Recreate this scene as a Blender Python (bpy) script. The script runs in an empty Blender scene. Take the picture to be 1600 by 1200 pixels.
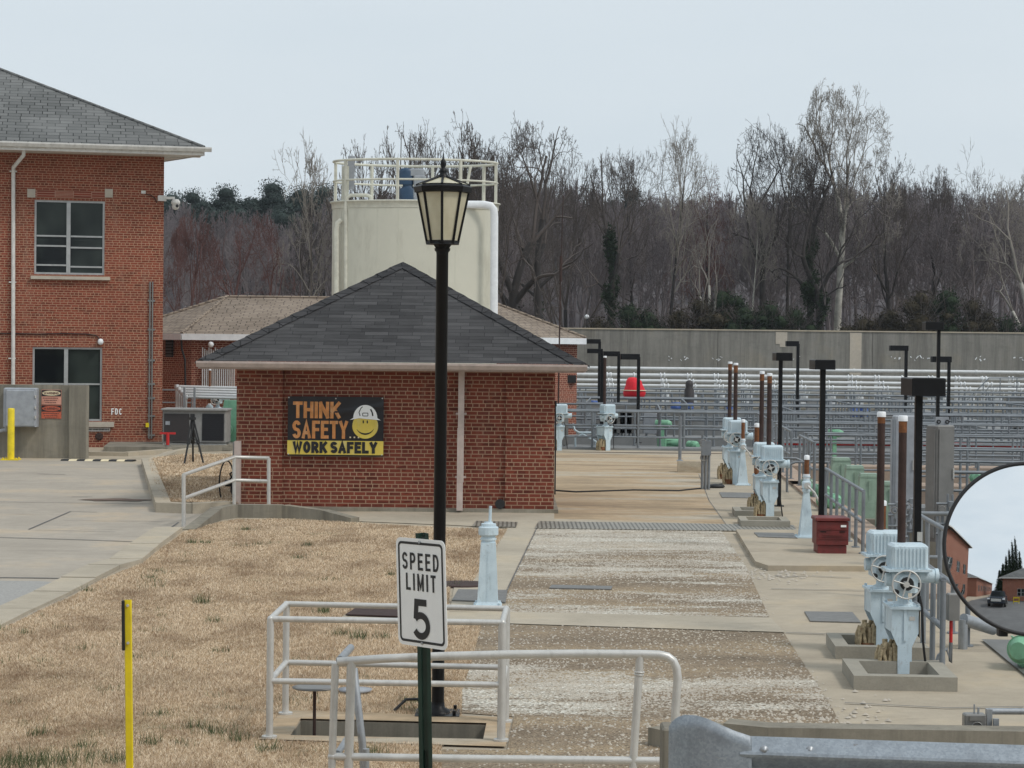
import bpy, math, random
import numpy as np
from mathutils import Vector, Matrix
from mathutils.geometry import tessellate_polygon
R = math.radians
PI = math.pi
random.seed(7)
scene = bpy.context.scene
col = scene.collection

# ------------------------------------------------------------------ camera
F = 3300.0
CAM = Vector((0, 0, 2.8))
PITCH = math.atan(50 / F)
ROLL = R(0.6)
_f = Vector((0, math.cos(PITCH), -math.sin(PITCH)))
_r0 = Vector((1, 0, 0))
_u0 = Vector((0, math.sin(PITCH), math.cos(PITCH)))
_rc = _r0 * math.cos(ROLL) + _u0 * math.sin(ROLL)
_uc = -_r0 * math.sin(ROLL) + _u0 * math.cos(ROLL)
cam_data = bpy.data.cameras.new('camera')
cam = bpy.data.objects.new('camera', cam_data)
col.objects.link(cam)
mw = Matrix((( _rc.x, _uc.x, -_f.x, CAM.x), (_rc.y, _uc.y, -_f.y, CAM.y), (_rc.z, _uc.z, -_f.z, CAM.z), (0, 0, 0, 1)))
cam.matrix_world = mw
cam_data.sensor_width = 36
cam_data.lens = F / 1600 * 36
cam_data.clip_end = 3000
scene.camera = cam

# ------------------------------------------------------------------ sky, sun, exposure
SUN_EL, SUN_AZ = R(50), R(120)
world = bpy.data.worlds.new('World')
scene.world = world
world.use_nodes = True
wn, wl = world.node_tree.nodes, world.node_tree.links
wn.clear()
wo = wn.new('ShaderNodeOutputWorld')
wb = wn.new('ShaderNodeBackground')
wb.inputs['Strength'].default_value = 0.10
sky = wn.new('ShaderNodeTexSky')
sky.sky_type = 'NISHITA'
sky.sun_disc = False
sky.sun_elevation = SUN_EL
sky.sun_rotation = SUN_AZ
sky.dust_density = 4
mixw = wn.new('ShaderNodeMix'); mixw.data_type = 'RGBA'
mixw.inputs[0].default_value = 0.93
tcw = wn.new('ShaderNodeTexCoord')
mpw = wn.new('ShaderNodeMapping'); mpw.inputs['Scale'].default_value = (1.5, 1.5, 5)
nzw = wn.new('ShaderNodeTexNoise'); nzw.inputs['Scale'].default_value = 1.6; nzw.inputs['Detail'].default_value = 5
rpw = wn.new('ShaderNodeValToRGB')
rpw.color_ramp.elements[0].position = 0.3; rpw.color_ramp.elements[0].color = (6.15, 6.95, 7.55, 1)
rpw.color_ramp.elements[1].position = 0.7; rpw.color_ramp.elements[1].color = (6.95, 7.6, 8.05, 1)
wl.new(tcw.outputs['Generated'], mpw.inputs['Vector']); wl.new(mpw.outputs[0], nzw.inputs['Vector'])
wl.new(nzw.outputs[0], rpw.inputs[0])
wl.new(sky.outputs[0], mixw.inputs[6]); wl.new(rpw.outputs[0], mixw.inputs[7])
wl.new(mixw.outputs[2], wb.inputs['Color']); wl.new(wb.outputs[0], wo.inputs[0])
sd = bpy.data.lights.new('sun', 'SUN')
sd.energy = 1.5; sd.angle = R(12); sd.color = (1, 0.96, 0.9)
so = bpy.data.objects.new('sun', sd); col.objects.link(so)
sdir = Vector((math.sin(SUN_AZ) * math.cos(SUN_EL), math.cos(SUN_AZ) * math.cos(SUN_EL), math.sin(SUN_EL)))
so.rotation_euler = (-sdir).to_track_quat('-Z', 'Y').to_euler()
so.location = sdir * 50
scene.view_settings.view_transform = 'Standard'
scene.view_settings.look = 'None'
scene.view_settings.exposure = 0.13
scene.view_settings.gamma = 1
scene.render.engine = 'CYCLES'
scene.cycles.max_bounces = 5
scene.cycles.use_denoising = True

# ------------------------------------------------------------------ placing helpers
def ray(px, py): return _f + _rc * ((px - 800) / F) - _uc * ((py - 600) / F)
def G(px, py, z=0.0):
    d = ray(px, py); t = (z - CAM.z) / d.z
    p = CAM + d * t; return Vector((p.x, p.y, z))
def P(px, py, Y):
    d = ray(px, py); return CAM + d * (Y / d.y)
PHI = math.atan(190 / F)
CP, SP = math.cos(PHI), math.sin(PHI)
def W(u, v, z=0.0): return Vector((u * CP + v * SP, -u * SP + v * CP, z))
def UV(p): return (p.x * CP - p.y * SP, p.x * SP + p.y * CP)

# ------------------------------------------------------------------ materials
MAT = {}
class NT:
    def __init__(s, name, rough=0.7, metal=0.0, spec=0.5):
        s.m = bpy.data.materials.new(name); s.m.use_nodes = True
        s.n = s.m.node_tree.nodes; s.l = s.m.node_tree.links
        s.b = s.n['Principled BSDF']
        s.b.inputs['Roughness'].default_value = rough
        s.b.inputs['Metallic'].default_value = metal
        s.b.inputs['Specular IOR Level'].default_value = spec
        MAT[name] = s.m
        s.tc = s.n.new('ShaderNodeTexCoord')
    def coord(s, kind='Object', scale=(1, 1, 1), rot=(0, 0, 0), loc=(0, 0, 0)):
        m = s.n.new('ShaderNodeMapping'); m.inputs['Scale'].default_value = scale
        m.inputs['Rotation'].default_value = rot; m.inputs['Location'].default_value = loc
        if kind == 'World':
            g = s.n.new('ShaderNodeNewGeometry'); s.l.new(g.outputs['Position'], m.inputs[0])
        else:
            s.l.new(s.tc.outputs[kind], m.inputs[0])
        return m.outputs[0]
    def noise(s, co, scale, detail=4, rough=0.6, out=0):
        t = s.n.new('ShaderNodeTexNoise'); t.inputs['Scale'].default_value = scale
        t.inputs['Detail'].default_value = detail; t.inputs['Roughness'].default_value = rough
        s.l.new(co, t.inputs['Vector']); return t.outputs[out]
    def ramp(s, fac, stops):
        r = s.n.new('ShaderNodeValToRGB'); e = r.color_ramp.elements
        while len(e) < len(stops): e.new(0.5)
        for i, (p, c) in enumerate(stops):
            e[i].position = p; e[i].color = tuple(c) + (1,) if len(c) == 3 else c
        s.l.new(fac, r.inputs[0]); return r.outputs[0]
    def val(s, fac, a, b, lo=0.0, hi=1.0):
        r = s.n.new('ShaderNodeMapRange'); r.inputs[1].default_value = a; r.inputs[2].default_value = b
        r.inputs[3].default_value = lo; r.inputs[4].default_value = hi
        s.l.new(fac, r.inputs[0]); return r.outputs[0]
    def mix(s, fac, a, b, mode='MIX'):
        m = s.n.new('ShaderNodeMix'); m.data_type = 'RGBA'; m.blend_type = mode
        for i, v in ((0, fac), (6, a), (7, b)):
            if isinstance(v, (int, float)): m.inputs[i].default_value = v
            elif isinstance(v, tuple): m.inputs[i].default_value = v + (1,) if len(v) == 3 else v
            else: s.l.new(v, m.inputs[i])
        return m.outputs[2]
    def color(s, c):
        if isinstance(c, tuple): s.b.inputs['Base Color'].default_value = c + (1,)
        else: s.l.new(c, s.b.inputs['Base Color'])
        return s
    def bump(s, h, strength=0.4, dist=0.01):
        b = s.n.new('ShaderNodeBump'); b.inputs['Strength'].default_value = strength
        b.inputs['Distance'].default_value = dist; s.l.new(h, b.inputs['Height'])
        s.l.new(b.outputs[0], s.b.inputs['Normal']); return s

def paint(name, c, rough=0.5, metal=0.0, var=0.18, scale=6, grime=None, spec=0.5):
    t = NT(name, rough, metal, spec); co = t.coord('World')
    n = t.noise(co, scale, 6, 0.65)
    d = tuple(x * (1 - var) for x in c); l = tuple(min(1, x * (1 + var * 0.6)) for x in c)
    cc = t.ramp(n, [(0.3, d), (0.7, l)])
    if grime:
        n2 = t.noise(t.coord('World', (1, 1, 0.25)), scale * 1.7, 6, 0.7)
        cc = t.mix(t.val(n2, 0.52, 0.72, 0, grime[1]), cc, grime[0])
    t.color(cc); t.bump(n, 0.15, 0.004)
    return t.m

def concrete(name, c, var=0.25, warm=(1.05, 0.98, 0.85), streak=False, rough=0.9):
    t = NT(name, rough, 0, 0.25); co = t.coord('World', (1, 1, 1))
    n1 = t.noise(co, 0.55, 6, 0.6); n2 = t.noise(co, 5, 8, 0.7); n3 = t.noise(co, 60, 3, 0.6)
    a = t.ramp(n1, [(0.3, tuple(x * (1 - var) for x in c)), (0.52, c), (0.72, tuple(x * w * (1 + var * .3) for x, w in zip(c, warm)))])
    b = t.mix(t.val(n2, 0.35, 0.75, 0, 0.55), a, tuple(x * 0.62 for x in c))
    b = t.mix(t.val(n3, 0.3, 0.7, 0, 0.35), b, tuple(x * 1.15 for x in c))
    n7 = t.noise(t.coord('World', (0.35, 1, 1), loc=(5, 2, 0)), 1.7, 8, 0.72)
    b = t.mix(t.val(n7, 0.55, 0.72, 0, 0.5), b, tuple(x * 0.5 for x in c))
    if streak:
        n4 = t.noise(t.coord('World', (1, 1, 0.06)), 2.2, 6, 0.75)
        b = t.mix(t.val(n4, 0.42, 0.66, 0, 0.75), b, tuple(x * 0.45 for x in c))
        n5 = t.noise(t.coord('World', (1, 1, 0.04), loc=(9, 3, 0)), 1.1, 5, 0.7)
        b = t.mix(t.val(n5, 0.6, 0.75, 0, 0.5), b, tuple(min(1, x * 1.5) for x in c))
    t.color(b); t.bump(n2, 0.4, 0.01)
    return t.m

def brick(name, c1, c2, mortar, msize=0.011, stain=0.35, bw=0.203, rh=0.0677):
    t = NT(name, 0.85, 0, 0.25); uv = t.coord('UV')
    b = t.n.new('ShaderNodeTexBrick'); t.l.new(uv, b.inputs['Vector'])
    b.inputs['Scale'].default_value = 1; b.inputs['Brick Width'].default_value = bw
    b.inputs['Row Height'].default_value = rh; b.inputs['Mortar Size'].default_value = msize
    b.inputs['Mortar Smooth'].default_value = 0.1; b.inputs['Bias'].default_value = -0.1
    b.offset = 0.5; b.squash = 0.55; b.squash_frequency = 3
    b.inputs['Color1'].default_value = c1 + (1,); b.inputs['Color2'].default_value = c2 + (1,)
    b.inputs['Mortar'].default_value = mortar + (1,)
    n = t.noise(t.coord('World'), 0.9, 6, 0.65)
    n2 = t.noise(t.coord('World'), 14, 4, 0.6)
    vo = t.n.new('ShaderNodeTexVoronoi'); vo.inputs['Scale'].default_value = 1; t.l.new(t.coord('UV', (1 / bw, 1 / rh, 1)), vo.inputs['Vector'])
    vs_ = t.n.new('ShaderNodeSeparateColor'); t.l.new(vo.outputs['Color'], vs_.inputs[0])
    c = t.mix(t.val(n, 0.35, 0.75, 0, stain), b.outputs['Color'], tuple(x * 0.55 for x in c1))
    c = t.mix(t.val(n2, 0.3, 0.8, 0, 0.3), c, tuple(min(1, x * 1.7) for x in c2))
    notm = t.val(b.outputs['Fac'], 0, 1, 1, 0)
    dk = t.n.new('ShaderNodeMath'); dk.operation = 'MULTIPLY'; t.l.new(t.val(vs_.outputs[0], 0.72, 0.95, 0, 0.7), dk.inputs[0]); t.l.new(notm, dk.inputs[1])
    c = t.mix(dk.outputs[0], c, tuple(x * .38 for x in c1))
    n4 = t.noise(t.coord('World', (1.6, 1.6, 0.22), loc=(3, 7, 1)), 1.3, 6, 0.72)
    c = t.mix(t.val(n4, 0.56, 0.76, 0, 0.4), c, tuple(0.6 * m + 0.06 for m in mortar))
    t.color(c); inv = t.val(b.outputs['Fac'], 0, 1, 1, 0); t.bump(inv, 0.6, 0.008)
    return t.m

def shingle(name, c1, c2, joint, bw, rh, msize, var=0.5, lichen=None):
    t = NT(name, 0.9, 0, 0.2); uv = t.coord('UV')
    b = t.n.new('ShaderNodeTexBrick'); t.l.new(uv, b.inputs['Vector'])
    b.inputs['Scale'].default_value = 1; b.inputs['Brick Width'].default_value = bw
    b.inputs['Row Height'].default_value = rh; b.inputs['Mortar Size'].default_value = msize
    b.inputs['Mortar Smooth'].default_value = 0.3; b.inputs['Bias'].default_value = 0
    b.offset = 0.37; b.offset_frequency = 2; b.squash = 1.5; b.squash_frequency = 3
    b.inputs['Color1'].default_value = c1 + (1,); b.inputs['Color2'].default_value = c2 + (1,)
    b.inputs['Mortar'].default_value = joint + (1,)
    n = t.noise(t.coord('UV', (0.5, 4, 1)), 2.0, 5, 0.7)
    c = t.mix(t.val(n, 0.35, 0.65, 0, var), b.outputs['Color'], tuple(x * 0.5 for x in c1))
    n3 = t.noise(t.coord('World'), 0.6, 5, 0.6)
    c = t.mix(t.val(n3, 0.45, 0.75, 0, 0.35), c, tuple(min(1, x * 1.35) for x in c2))
    if lichen: c = t.mix(t.val(t.noise(t.coord('World'), 3, 6, .7), 0.5, 0.75, 0, 0.5), c, lichen)
    t.color(c)
    # each course overlaps the one below: saw-tooth height along the slope
    sx = t.n.new('ShaderNodeSeparateXYZ'); t.l.new(uv, sx.inputs[0])
    d = t.n.new('ShaderNodeMath'); d.operation = 'DIVIDE'; d.inputs[1].default_value = rh; t.l.new(sx.outputs[1], d.inputs[0])
    fr = t.n.new('ShaderNodeMath'); fr.operation = 'FRACT'; t.l.new(d.outputs[0], fr.inputs[0])
    sb = t.n.new('ShaderNodeMath'); sb.operation = 'SUBTRACT'; sb.inputs[0].default_value = 1; t.l.new(fr.outputs[0], sb.inputs[1])
    t.bump(sb.outputs[0], 0.8, 0.012)
    return t.m

brick('brick_orange', (0.265, 0.066, 0.037), (0.16, 0.040, 0.025), (0.45, 0.29, 0.19), 0.0088, 0.3)
brick('brick_dark', (0.205, 0.048, 0.028), (0.125, 0.033, 0.022), (0.40, 0.27, 0.18), 0.0080, 0.3)
brick('brick_far', (0.26, 0.065, 0.040), (0.15, 0.038, 0.028), (0.50, 0.31, 0.22), 0.012, 0.25)
brick('soldier_brick', (0.26, 0.060, 0.034), (0.17, 0.040, 0.026), (0.42, 0.26, 0.19), 0.010, 0.2, 0.0677, 0.5)
shingle('slate', (0.120, 0.123, 0.121), (0.185, 0.187, 0.183), (0.014, 0.015, 0.015), 0.36, 0.25, 0.014, 0.25)
shingle('dark_shingle', (0.040, 0.039, 0.040), (0.086, 0.084, 0.085), (0.016, 0.016, 0.018), 0.42, 0.125, 0.006, 0.5)
shingle('cap_shingle', (0.036, 0.036, 0.038), (0.062, 0.060, 0.062), (0.012, 0.012, 0.013), 0.5, 0.2, 0.012, 0.3)
shingle('brown_shingle', (0.25, 0.20, 0.155), (0.33, 0.27, 0.215), (0.075, 0.058, 0.05), 0.30, 0.15, 0.020, 0.4)
concrete('concrete', (0.43, 0.37, 0.285), 0.30)
concrete('drive_concrete', (0.405, 0.36, 0.30), 0.24, (1.25, 1.1, 0.90))
concrete('kerb_concrete', (0.45, 0.395, 0.31), 0.28)
concrete('old_concrete', (0.29, 0.265, 0.215), 0.3, streak=True)
concrete('wall_concrete', (0.265, 0.255, 0.23), 0.2, streak=True)
concrete('pale_stone', (0.50, 0.45, 0.38), 0.15)
concrete('pinkish_concrete', (0.42, 0.32, 0.25), 0.2)
concrete('far_ground', (0.25, 0.255, 0.255), 0.3, (1, 1, 1))
concrete('pit_concrete', (0.36, 0.335, 0.28), 0.3)
paint('white_trim', (0.66, 0.65, 0.62), 0.5, grime=((0.3, 0.28, 0.25), 0.4))
paint('pink_trim', (0.50, 0.41, 0.37), 0.55, grime=((0.3, 0.24, 0.2), 0.4))
paint('bright_white', (0.80, 0.82, 0.84), 0.5, var=0.1)
paint('cream_tank', (0.61, 0.595, 0.50), 0.5, var=0.06, scale=1.2, grime=((0.36, 0.34, 0.27), 0.5))
paint('cream_rail', (0.62, 0.61, 0.52), 0.5, grime=((0.3, 0.25, 0.2), 0.3))
paint('black_metal', (0.006, 0.006, 0.007), 0.42, var=0.3, spec=0.25)
paint('black_plastic', (0.015, 0.015, 0.016), 0.6)
paint('dark_grille', (0.006, 0.006, 0.010), 0.5)
paint('yellow_paint', (0.80, 0.62, 0.015), 0.4, grime=((0.35, 0.27, 0.05), 0.3))
paint('red_paint', (0.55, 0.02, 0.02), 0.45)
paint('maroon_paint', (0.15, 0.02, 0.018), 0.5, var=0.35, grime=((0.05, 0.02, 0.018), 0.5))
paint('red_cloth', (0.70, 0.015, 0.03), 0.8)
paint('blue_plastic', (0.04, 0.10, 0.34), 0.4)
paint('motor_blue', (0.02, 0.055, 0.11), 0.45)
paint('green_paint', (0.21, 0.46, 0.29), 0.45, grime=((0.1, 0.15, 0.1), 0.4))
paint('sage_paint', (0.27, 0.37, 0.285), 0.5, grime=((0.1, 0.12, 0.08), 0.45))
paint('post_green', (0.012, 0.035, 0.025), 0.45, var=0.3)
paint('rust', (0.20, 0.075, 0.025), 0.85, var=0.5, scale=18, grime=((0.05, 0.02, 0.015), 0.7))
paint('rust_dark', (0.045, 0.022, 0.017), 0.8, var=0.4, scale=10)
paint('cable_grime', (0.46, 0.37, 0.23), 0.9, var=0.6, scale=34, grime=((0.22, 0.12, 0.05), 0.7))
paint('galvanized', (0.36, 0.38, 0.40), 0.45, 0.55, var=0.16, scale=20, grime=((0.25, 0.25, 0.24), 0.4))
paint('aluminium', (0.60, 0.59, 0.56), 0.42, 0.35, var=0.10, scale=12, grime=((0.30, 0.29, 0.27), 0.4))
paint('grey_rail', (0.23, 0.25, 0.27), 0.5, 0.3, var=0.22, scale=4, grime=((0.13, 0.13, 0.13), 0.4))
paint('pipe_silver', (0.66, 0.67, 0.67), 0.35, 0.3, var=0.12, scale=3)
paint('cabinet_grey', (0.33, 0.35, 0.38), 0.45)
paint('steel_cabinet', (0.24, 0.235, 0.225), 0.4, 0.4, var=0.2, scale=3)
paint('dark_panel', (0.036, 0.030, 0.030), 0.6)
paint('unit_grey', (0.26, 0.255, 0.245), 0.5)
paint('window_metal', (0.42, 0.43, 0.43), 0.4, 0.3)
paint('sign_white', (0.88, 0.89, 0.88), 0.4, var=0.04)
paint('sign_black', (0.012, 0.012, 0.014), 0.5)
paint('sign_pink', (0.62, 0.30, 0.22), 0.6)
paint('sign_cream', (0.72, 0.62, 0.42), 0.6)
paint('sign_orange', (0.55, 0.12, 0.06), 0.6, var=0.3)
paint('sign_text', (0.14, 0.05, 0.04), 0.6)
paint('banner_orange', (0.66, 0.27, 0.08), 0.6, var=0.35, scale=9, grime=((0.60, 0.42, 0.24), 0.8))
paint('banner_yellow', (0.72, 0.55, 0.09), 0.6, var=0.15, scale=3, grime=((0.66, 0.60, 0.33), 0.8))
paint('bark', (0.105, 0.088, 0.075), 0.95, var=0.4, scale=2)
paint('bark_dark', (0.034, 0.029, 0.027), 0.95, var=0.4, scale=2)
paint('twig', (0.095, 0.078, 0.070), 0.95, var=0.3, scale=0.3)
paint('twig_dark', (0.060, 0.050, 0.047), 0.95, var=0.3, scale=0.3)
paint('twig_red', (0.125, 0.062, 0.056), 0.95, var=0.3, scale=0.3)
paint('twig_pale', (0.26, 0.235, 0.205), 0.95, var=0.3, scale=0.3)
paint('white_bark', (0.46, 0.44, 0.39), 0.9, var=0.5, scale=1.5, grime=((0.13, 0.12, 0.1), 0.9))
paint('wood_mass', (0.175, 0.150, 0.155), 0.95, var=0.35, scale=0.08)
paint('ivy_leaf', (0.030, 0.046, 0.024), 0.8, var=0.5, scale=2, spec=0.1)
paint('bush_leaf', (0.034, 0.050, 0.028), 0.85, var=0.5, scale=1.2, spec=0.1)
paint('brown_bush', (0.055, 0.046, 0.030), 0.85, var=0.5, scale=1.2, spec=0.1)
paint('pine_leaf', (0.052, 0.070, 0.064), 0.9, var=0.45, scale=0.4, spec=0.1)
paint('hill_floor', (0.088, 0.076, 0.080), 0.98, var=0.35, scale=0.35)
paint('stain_brown', (0.17, 0.115, 0.085), 0.9, var=0.4, scale=5)
paint('tyre_rubber', (0.02, 0.02, 0.02), 0.8)
paint('car_paint', (0.02, 0.028, 0.04), 0.25)
paint('cone_orange', (0.6, 0.13, 0.03), 0.5)
paint('pale_asphalt', (0.34, 0.33, 0.31), 0.95, var=0.3, scale=45)
paint('asphalt', (0.13, 0.13, 0.13), 0.9, var=0.2, scale=1)
paint('plate_metal', (0.19, 0.185, 0.175), 0.55, 0.3, var=0.25, scale=15)
paint('dark_water', (0.06, 0.066, 0.065), 0.95, var=0.3, scale=1, spec=0.0)

t = NT('valve_blue', 0.5, 0, 0.5); co = t.coord('World')
n1 = t.noise(co, 7, 6, .65); n2 = t.noise(t.coord('World', (1, 1, .3)), 13, 6, .72); n3 = t.noise(t.coord('World', (1, 1, .2), loc=(3, 1, 4)), 9, 6, .75); n4 = t.noise(co, 55, 3, .7)
c = t.ramp(n1, [(0.3, (0.50, 0.61, 0.67)), (0.7, (0.61, 0.72, 0.775))])
c = t.mix(t.val(n2, 0.54, 0.72, 0, 0.5), c, (0.22, 0.26, 0.27)); c = t.mix(t.val(n3, 0.63, 0.74, 0, 0.6), c, (0.20, 0.10, 0.045)); c = t.mix(t.val(n4, 0.66, 0.72, 0, 0.6), c, (0.12, 0.10, 0.08))
t.color(c); t.bump(n4, 0.2, .004)
t = NT('glass_dark', 0.05, 0, 0.22)
n = t.noise(t.coord('World', (1, 1, 0.6)), 0.9, 2, 0.5); t.color(t.ramp(n, [(0.4, (0.006, 0.008, 0.009)), (0.65, (0.035, 0.045, 0.04))]))
t = NT('lamp_glass', 0.35, 0, 0.5)
n = t.noise(t.coord('World', (1, 1, 0.5)), 9, 5, 0.6)
sz = t.n.new('ShaderNodeSeparateXYZ'); t.l.new(t.coord('World'), sz.inputs[0])
t.color(t.ramp(n, [(0.3, (0.60, 0.54, 0.37)), (0.7, (0.78, 0.73, 0.55))]))
t.b.inputs['Transmission Weight'].default_value = 0.25
t = NT('mirror', 0.015, 1.0, 0.5); t.color((0.93, 0.95, 0.96))

t = NT('galv_flare', 0.48, 0.35, 0.5); co = t.coord('World'); v = t.n.new('ShaderNodeTexVoronoi'); v.inputs['Scale'].default_value = 95; t.l.new(co, v.inputs['Vector'])
sp = t.n.new('ShaderNodeSeparateColor'); t.l.new(v.outputs['Color'], sp.inputs[0]); n1 = t.noise(co, 7, 7, .7); n2 = t.noise(t.coord('World', (1, 1, 3)), 22, 6, .75)
c = t.ramp(sp.outputs[0], [(0.0, (0.26, 0.295, 0.33)), (1.0, (0.34, 0.38, 0.42))]); c = t.mix(t.val(n1, .45, .7, 0, .6), c, (0.17, 0.19, 0.21)); c = t.mix(t.val(n2, .6, .72, 0, .6), c, (0.42, 0.43, 0.42)); c = t.mix(t.val(n2, .36, .28, 0, .6), c, (0.14, 0.10, 0.07))
t.color(c); t.bump(n1, .25, .004)
# dry lawn soil and blades
t = NT('lawn_soil', 0.95, 0, 0.1); co = t.coord('World', (1, 0.55, 1))
n1 = t.noise(co, 1.1, 7, 0.65); n2 = t.noise(co, 14, 6, 0.75)
c = t.ramp(n1, [(0.3, (0.27, 0.19, 0.12)), (0.48, (0.46, 0.35, 0.22)), (0.66, (0.58, 0.46, 0.31))])
c = t.mix(t.val(n2, 0.4, 0.65, 0, 0.7), c, (0.22, 0.155, 0.095))
t.color(c); t.bump(n2, 0.7, 0.02)
t = NT('straw', 0.85, 0, 0.15)
at = t.n.new('ShaderNodeAttribute'); at.attribute_name = 'tint'
n1 = t.noise(t.coord('World', (1, 0.55, 1)), 1.1, 7, 0.65)
n5 = t.noise(t.coord('World', (1, 0.5, 1), loc=(8, 1, 0)), 3.2, 6, 0.7)
c = t.ramp(at.outputs['Fac'], [(0.0, (0.22, 0.14, 0.09)), (0.25, (0.50, 0.37, 0.25)), (0.7, (0.78, 0.63, 0.45)), (1.0, (0.90, 0.80, 0.64))])
c = t.mix(t.val(n1, 0.52, 0.34, 0, 0.6), c, (0.27, 0.175, 0.105)); c = t.mix(t.val(n5, 0.55, 0.7, 0, 0.5), c, (0.30, 0.20, 0.13)); c = t.mix(t.val(n5, 0.42, 0.3, 0, 0.4), c, (0.74, 0.62, 0.45))
n3 = t.noise(t.coord('World', loc=(30, 5, 0)), 0.9, 5, 0.6)
c = t.mix(t.val(n3, 0.62, 0.75, 0, 0.35), c, (0.12, 0.135, 0.055))
t.color(c)
paint('green_blade', (0.085, 0.115, 0.045), 0.8, var=0.4, scale=5)

# gravel strip: crushed pale stone lying in bands on brown chip-seal; bands given as (metres along the track, amount of stone)
def gravel(name, y0, y1, bands, slant, off):
    t = NT(name, 0.95, 0, 0.15)
    g = t.n.new('ShaderNodeNewGeometry'); sx = t.n.new('ShaderNodeSeparateXYZ'); t.l.new(g.outputs['Position'], sx.inputs[0])
    def math_(op, a, b, c=None):
        m = t.n.new('ShaderNodeMath'); m.operation = op
        for i, v in enumerate((a, b, c)):
            if v is None: continue
            if isinstance(v, (int, float)): m.inputs[i].default_value = v
            else: t.l.new(v, m.inputs[i])
        return m.outputs[0]
    warp = t.noise(t.coord('World', (0.5, 0.8, 1), loc=(off, off, 0)), 0.9, 5, 0.65)
    yy = math_('ADD', math_('MULTIPLY_ADD', sx.outputs[0], slant, sx.outputs[1]), math_('MULTIPLY_ADD', warp, 4.4, -2.2))
    f = t.val(yy, y0, y1)
    band = t.ramp(f, [((p - y0) / (y1 - y0), (v, v, v)) for p, v in bands])
    patch = t.noise(t.coord('World', (0.30, 1, 1), loc=(off, 0, 0)), 1.6, 8, 0.72)
    v = t.n.new('ShaderNodeTexVoronoi'); v.inputs['Scale'].default_value = 50; t.l.new(t.coord('World'), v.inputs['Vector'])
    sp = t.n.new('ShaderNodeSeparateColor'); t.l.new(v.outputs['Color'], sp.inputs[0])
    tot = math_('ADD', math_('MULTIPLY_ADD', patch, 2.4, -1.2), math_('MULTIPLY_ADD', sp.outputs[0], 0.36, band))
    mask = t.val(tot, 0.54, 0.80)
    n2 = t.noise(t.coord('World', (0.35, 1, 1), loc=(4, 8, 0)), 0.8, 5, 0.6)
    n6 = t.noise(t.coord('World', (0.5, 1, 1)), 12, 6, 0.75)
    base = t.ramp(n2, [(0.32, (0.175, 0.135, 0.095)), (0.5, (0.28, 0.215, 0.15)), (0.66, (0.44, 0.335, 0.215))])
    base = t.mix(t.val(sp.outputs[1], 0.3, 1, 0, 0.6), base, (0.40, 0.335, 0.25))
    base = t.mix(t.val(sp.outputs[2], 0.65, 1, 0, 0.75), base, (0.075, 0.058, 0.042))
    base = t.mix(t.val(n6, 0.5, 0.75, 0, 0.5), base, (0.11, 0.085, 0.06))
    white = t.ramp(sp.outputs[1], [(0.0, (0.22, 0.195, 0.155)), (0.3, (0.54, 0.50, 0.42)), (1.0, (0.80, 0.77, 0.69))])
    t.color(t.mix(mask, base, white)); t.bump(v.outputs['Distance'], 0.8, 0.02)
gravel('gravel_pale', 20, 36, ((21.0, .55), (22.4, .55), (23.6, .12), (24.3, .45), (24.9, .05), (26.0, .10), (26.6, .50), (29, .32), (30, .50), (34, .55)), 0.0, 11.3)
gravel('gravel_brown', 13, 24, ((14, .02), (15.2, -.0), (16.3, .12), (17.3, .42), (18.5, .46), (19.1, .10), (20, .0), (21.4, .05), (23, .2)), 0.35, 2.7)
t = NT('tan_pavement', 0.95, 0, 0.15); co = t.coord('World', (0.3, 1, 1))
n1 = t.noise(co, 0.7, 6, 0.65); n2 = t.noise(t.coord('World', (0.5, 1, 1)), 9, 6, 0.7)
c = t.ramp(n1, [(0.32, (0.24, 0.185, 0.13)), (0.43, (0.38, 0.29, 0.19)), (0.5, (0.48, 0.36, 0.235)), (0.58, (0.46, 0.40, 0.31)), (0.7, (0.55, 0.50, 0.41))])
c = t.mix(t.val(n2, 0.4, 0.75, 0, 0.5), c, (0.16, 0.125, 0.09)); t.color(c); t.bump(n2, 0.4, 0.01)

def slats(name, c, gap, step, axis=0, duty=0.45, rough=0.5):
    t = NT(name, rough, 0.3, 0.4)
    sx = t.n.new('ShaderNodeSeparateXYZ'); t.l.new(t.coord('UV'), sx.inputs[0])
    d = t.n.new('ShaderNodeMath'); d.operation = 'DIVIDE'; d.inputs[1].default_value = step; t.l.new(sx.outputs[axis], d.inputs[0])
    fr = t.n.new('ShaderNodeMath'); fr.operation = 'FRACT'; t.l.new(d.outputs[0], fr.inputs[0])
    g = t.n.new('ShaderNodeMath'); g.operation = 'GREATER_THAN'; g.inputs[1].default_value = duty; t.l.new(fr.outputs[0], g.inputs[0])
    n = t.noise(t.coord('World'), 3, 4)
    t.color(t.mix(g.outputs[0], gap, t.ramp(n, [(0.3, tuple(x * .7 for x in c)), (0.7, c)])))
slats('drain_grate', (0.36, 0.34, 0.29), (0.13, 0.12, 0.10), 0.07, 0, 0.4)
slats('floor_grate', (0.34, 0.33, 0.30), (0.05, 0.05, 0.05), 0.055, 1, 0.5)
slats('louver_metal', (0.10, 0.10, 0.10), (0.01, 0.01, 0.01), 0.1, 1, 0.5)

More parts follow.
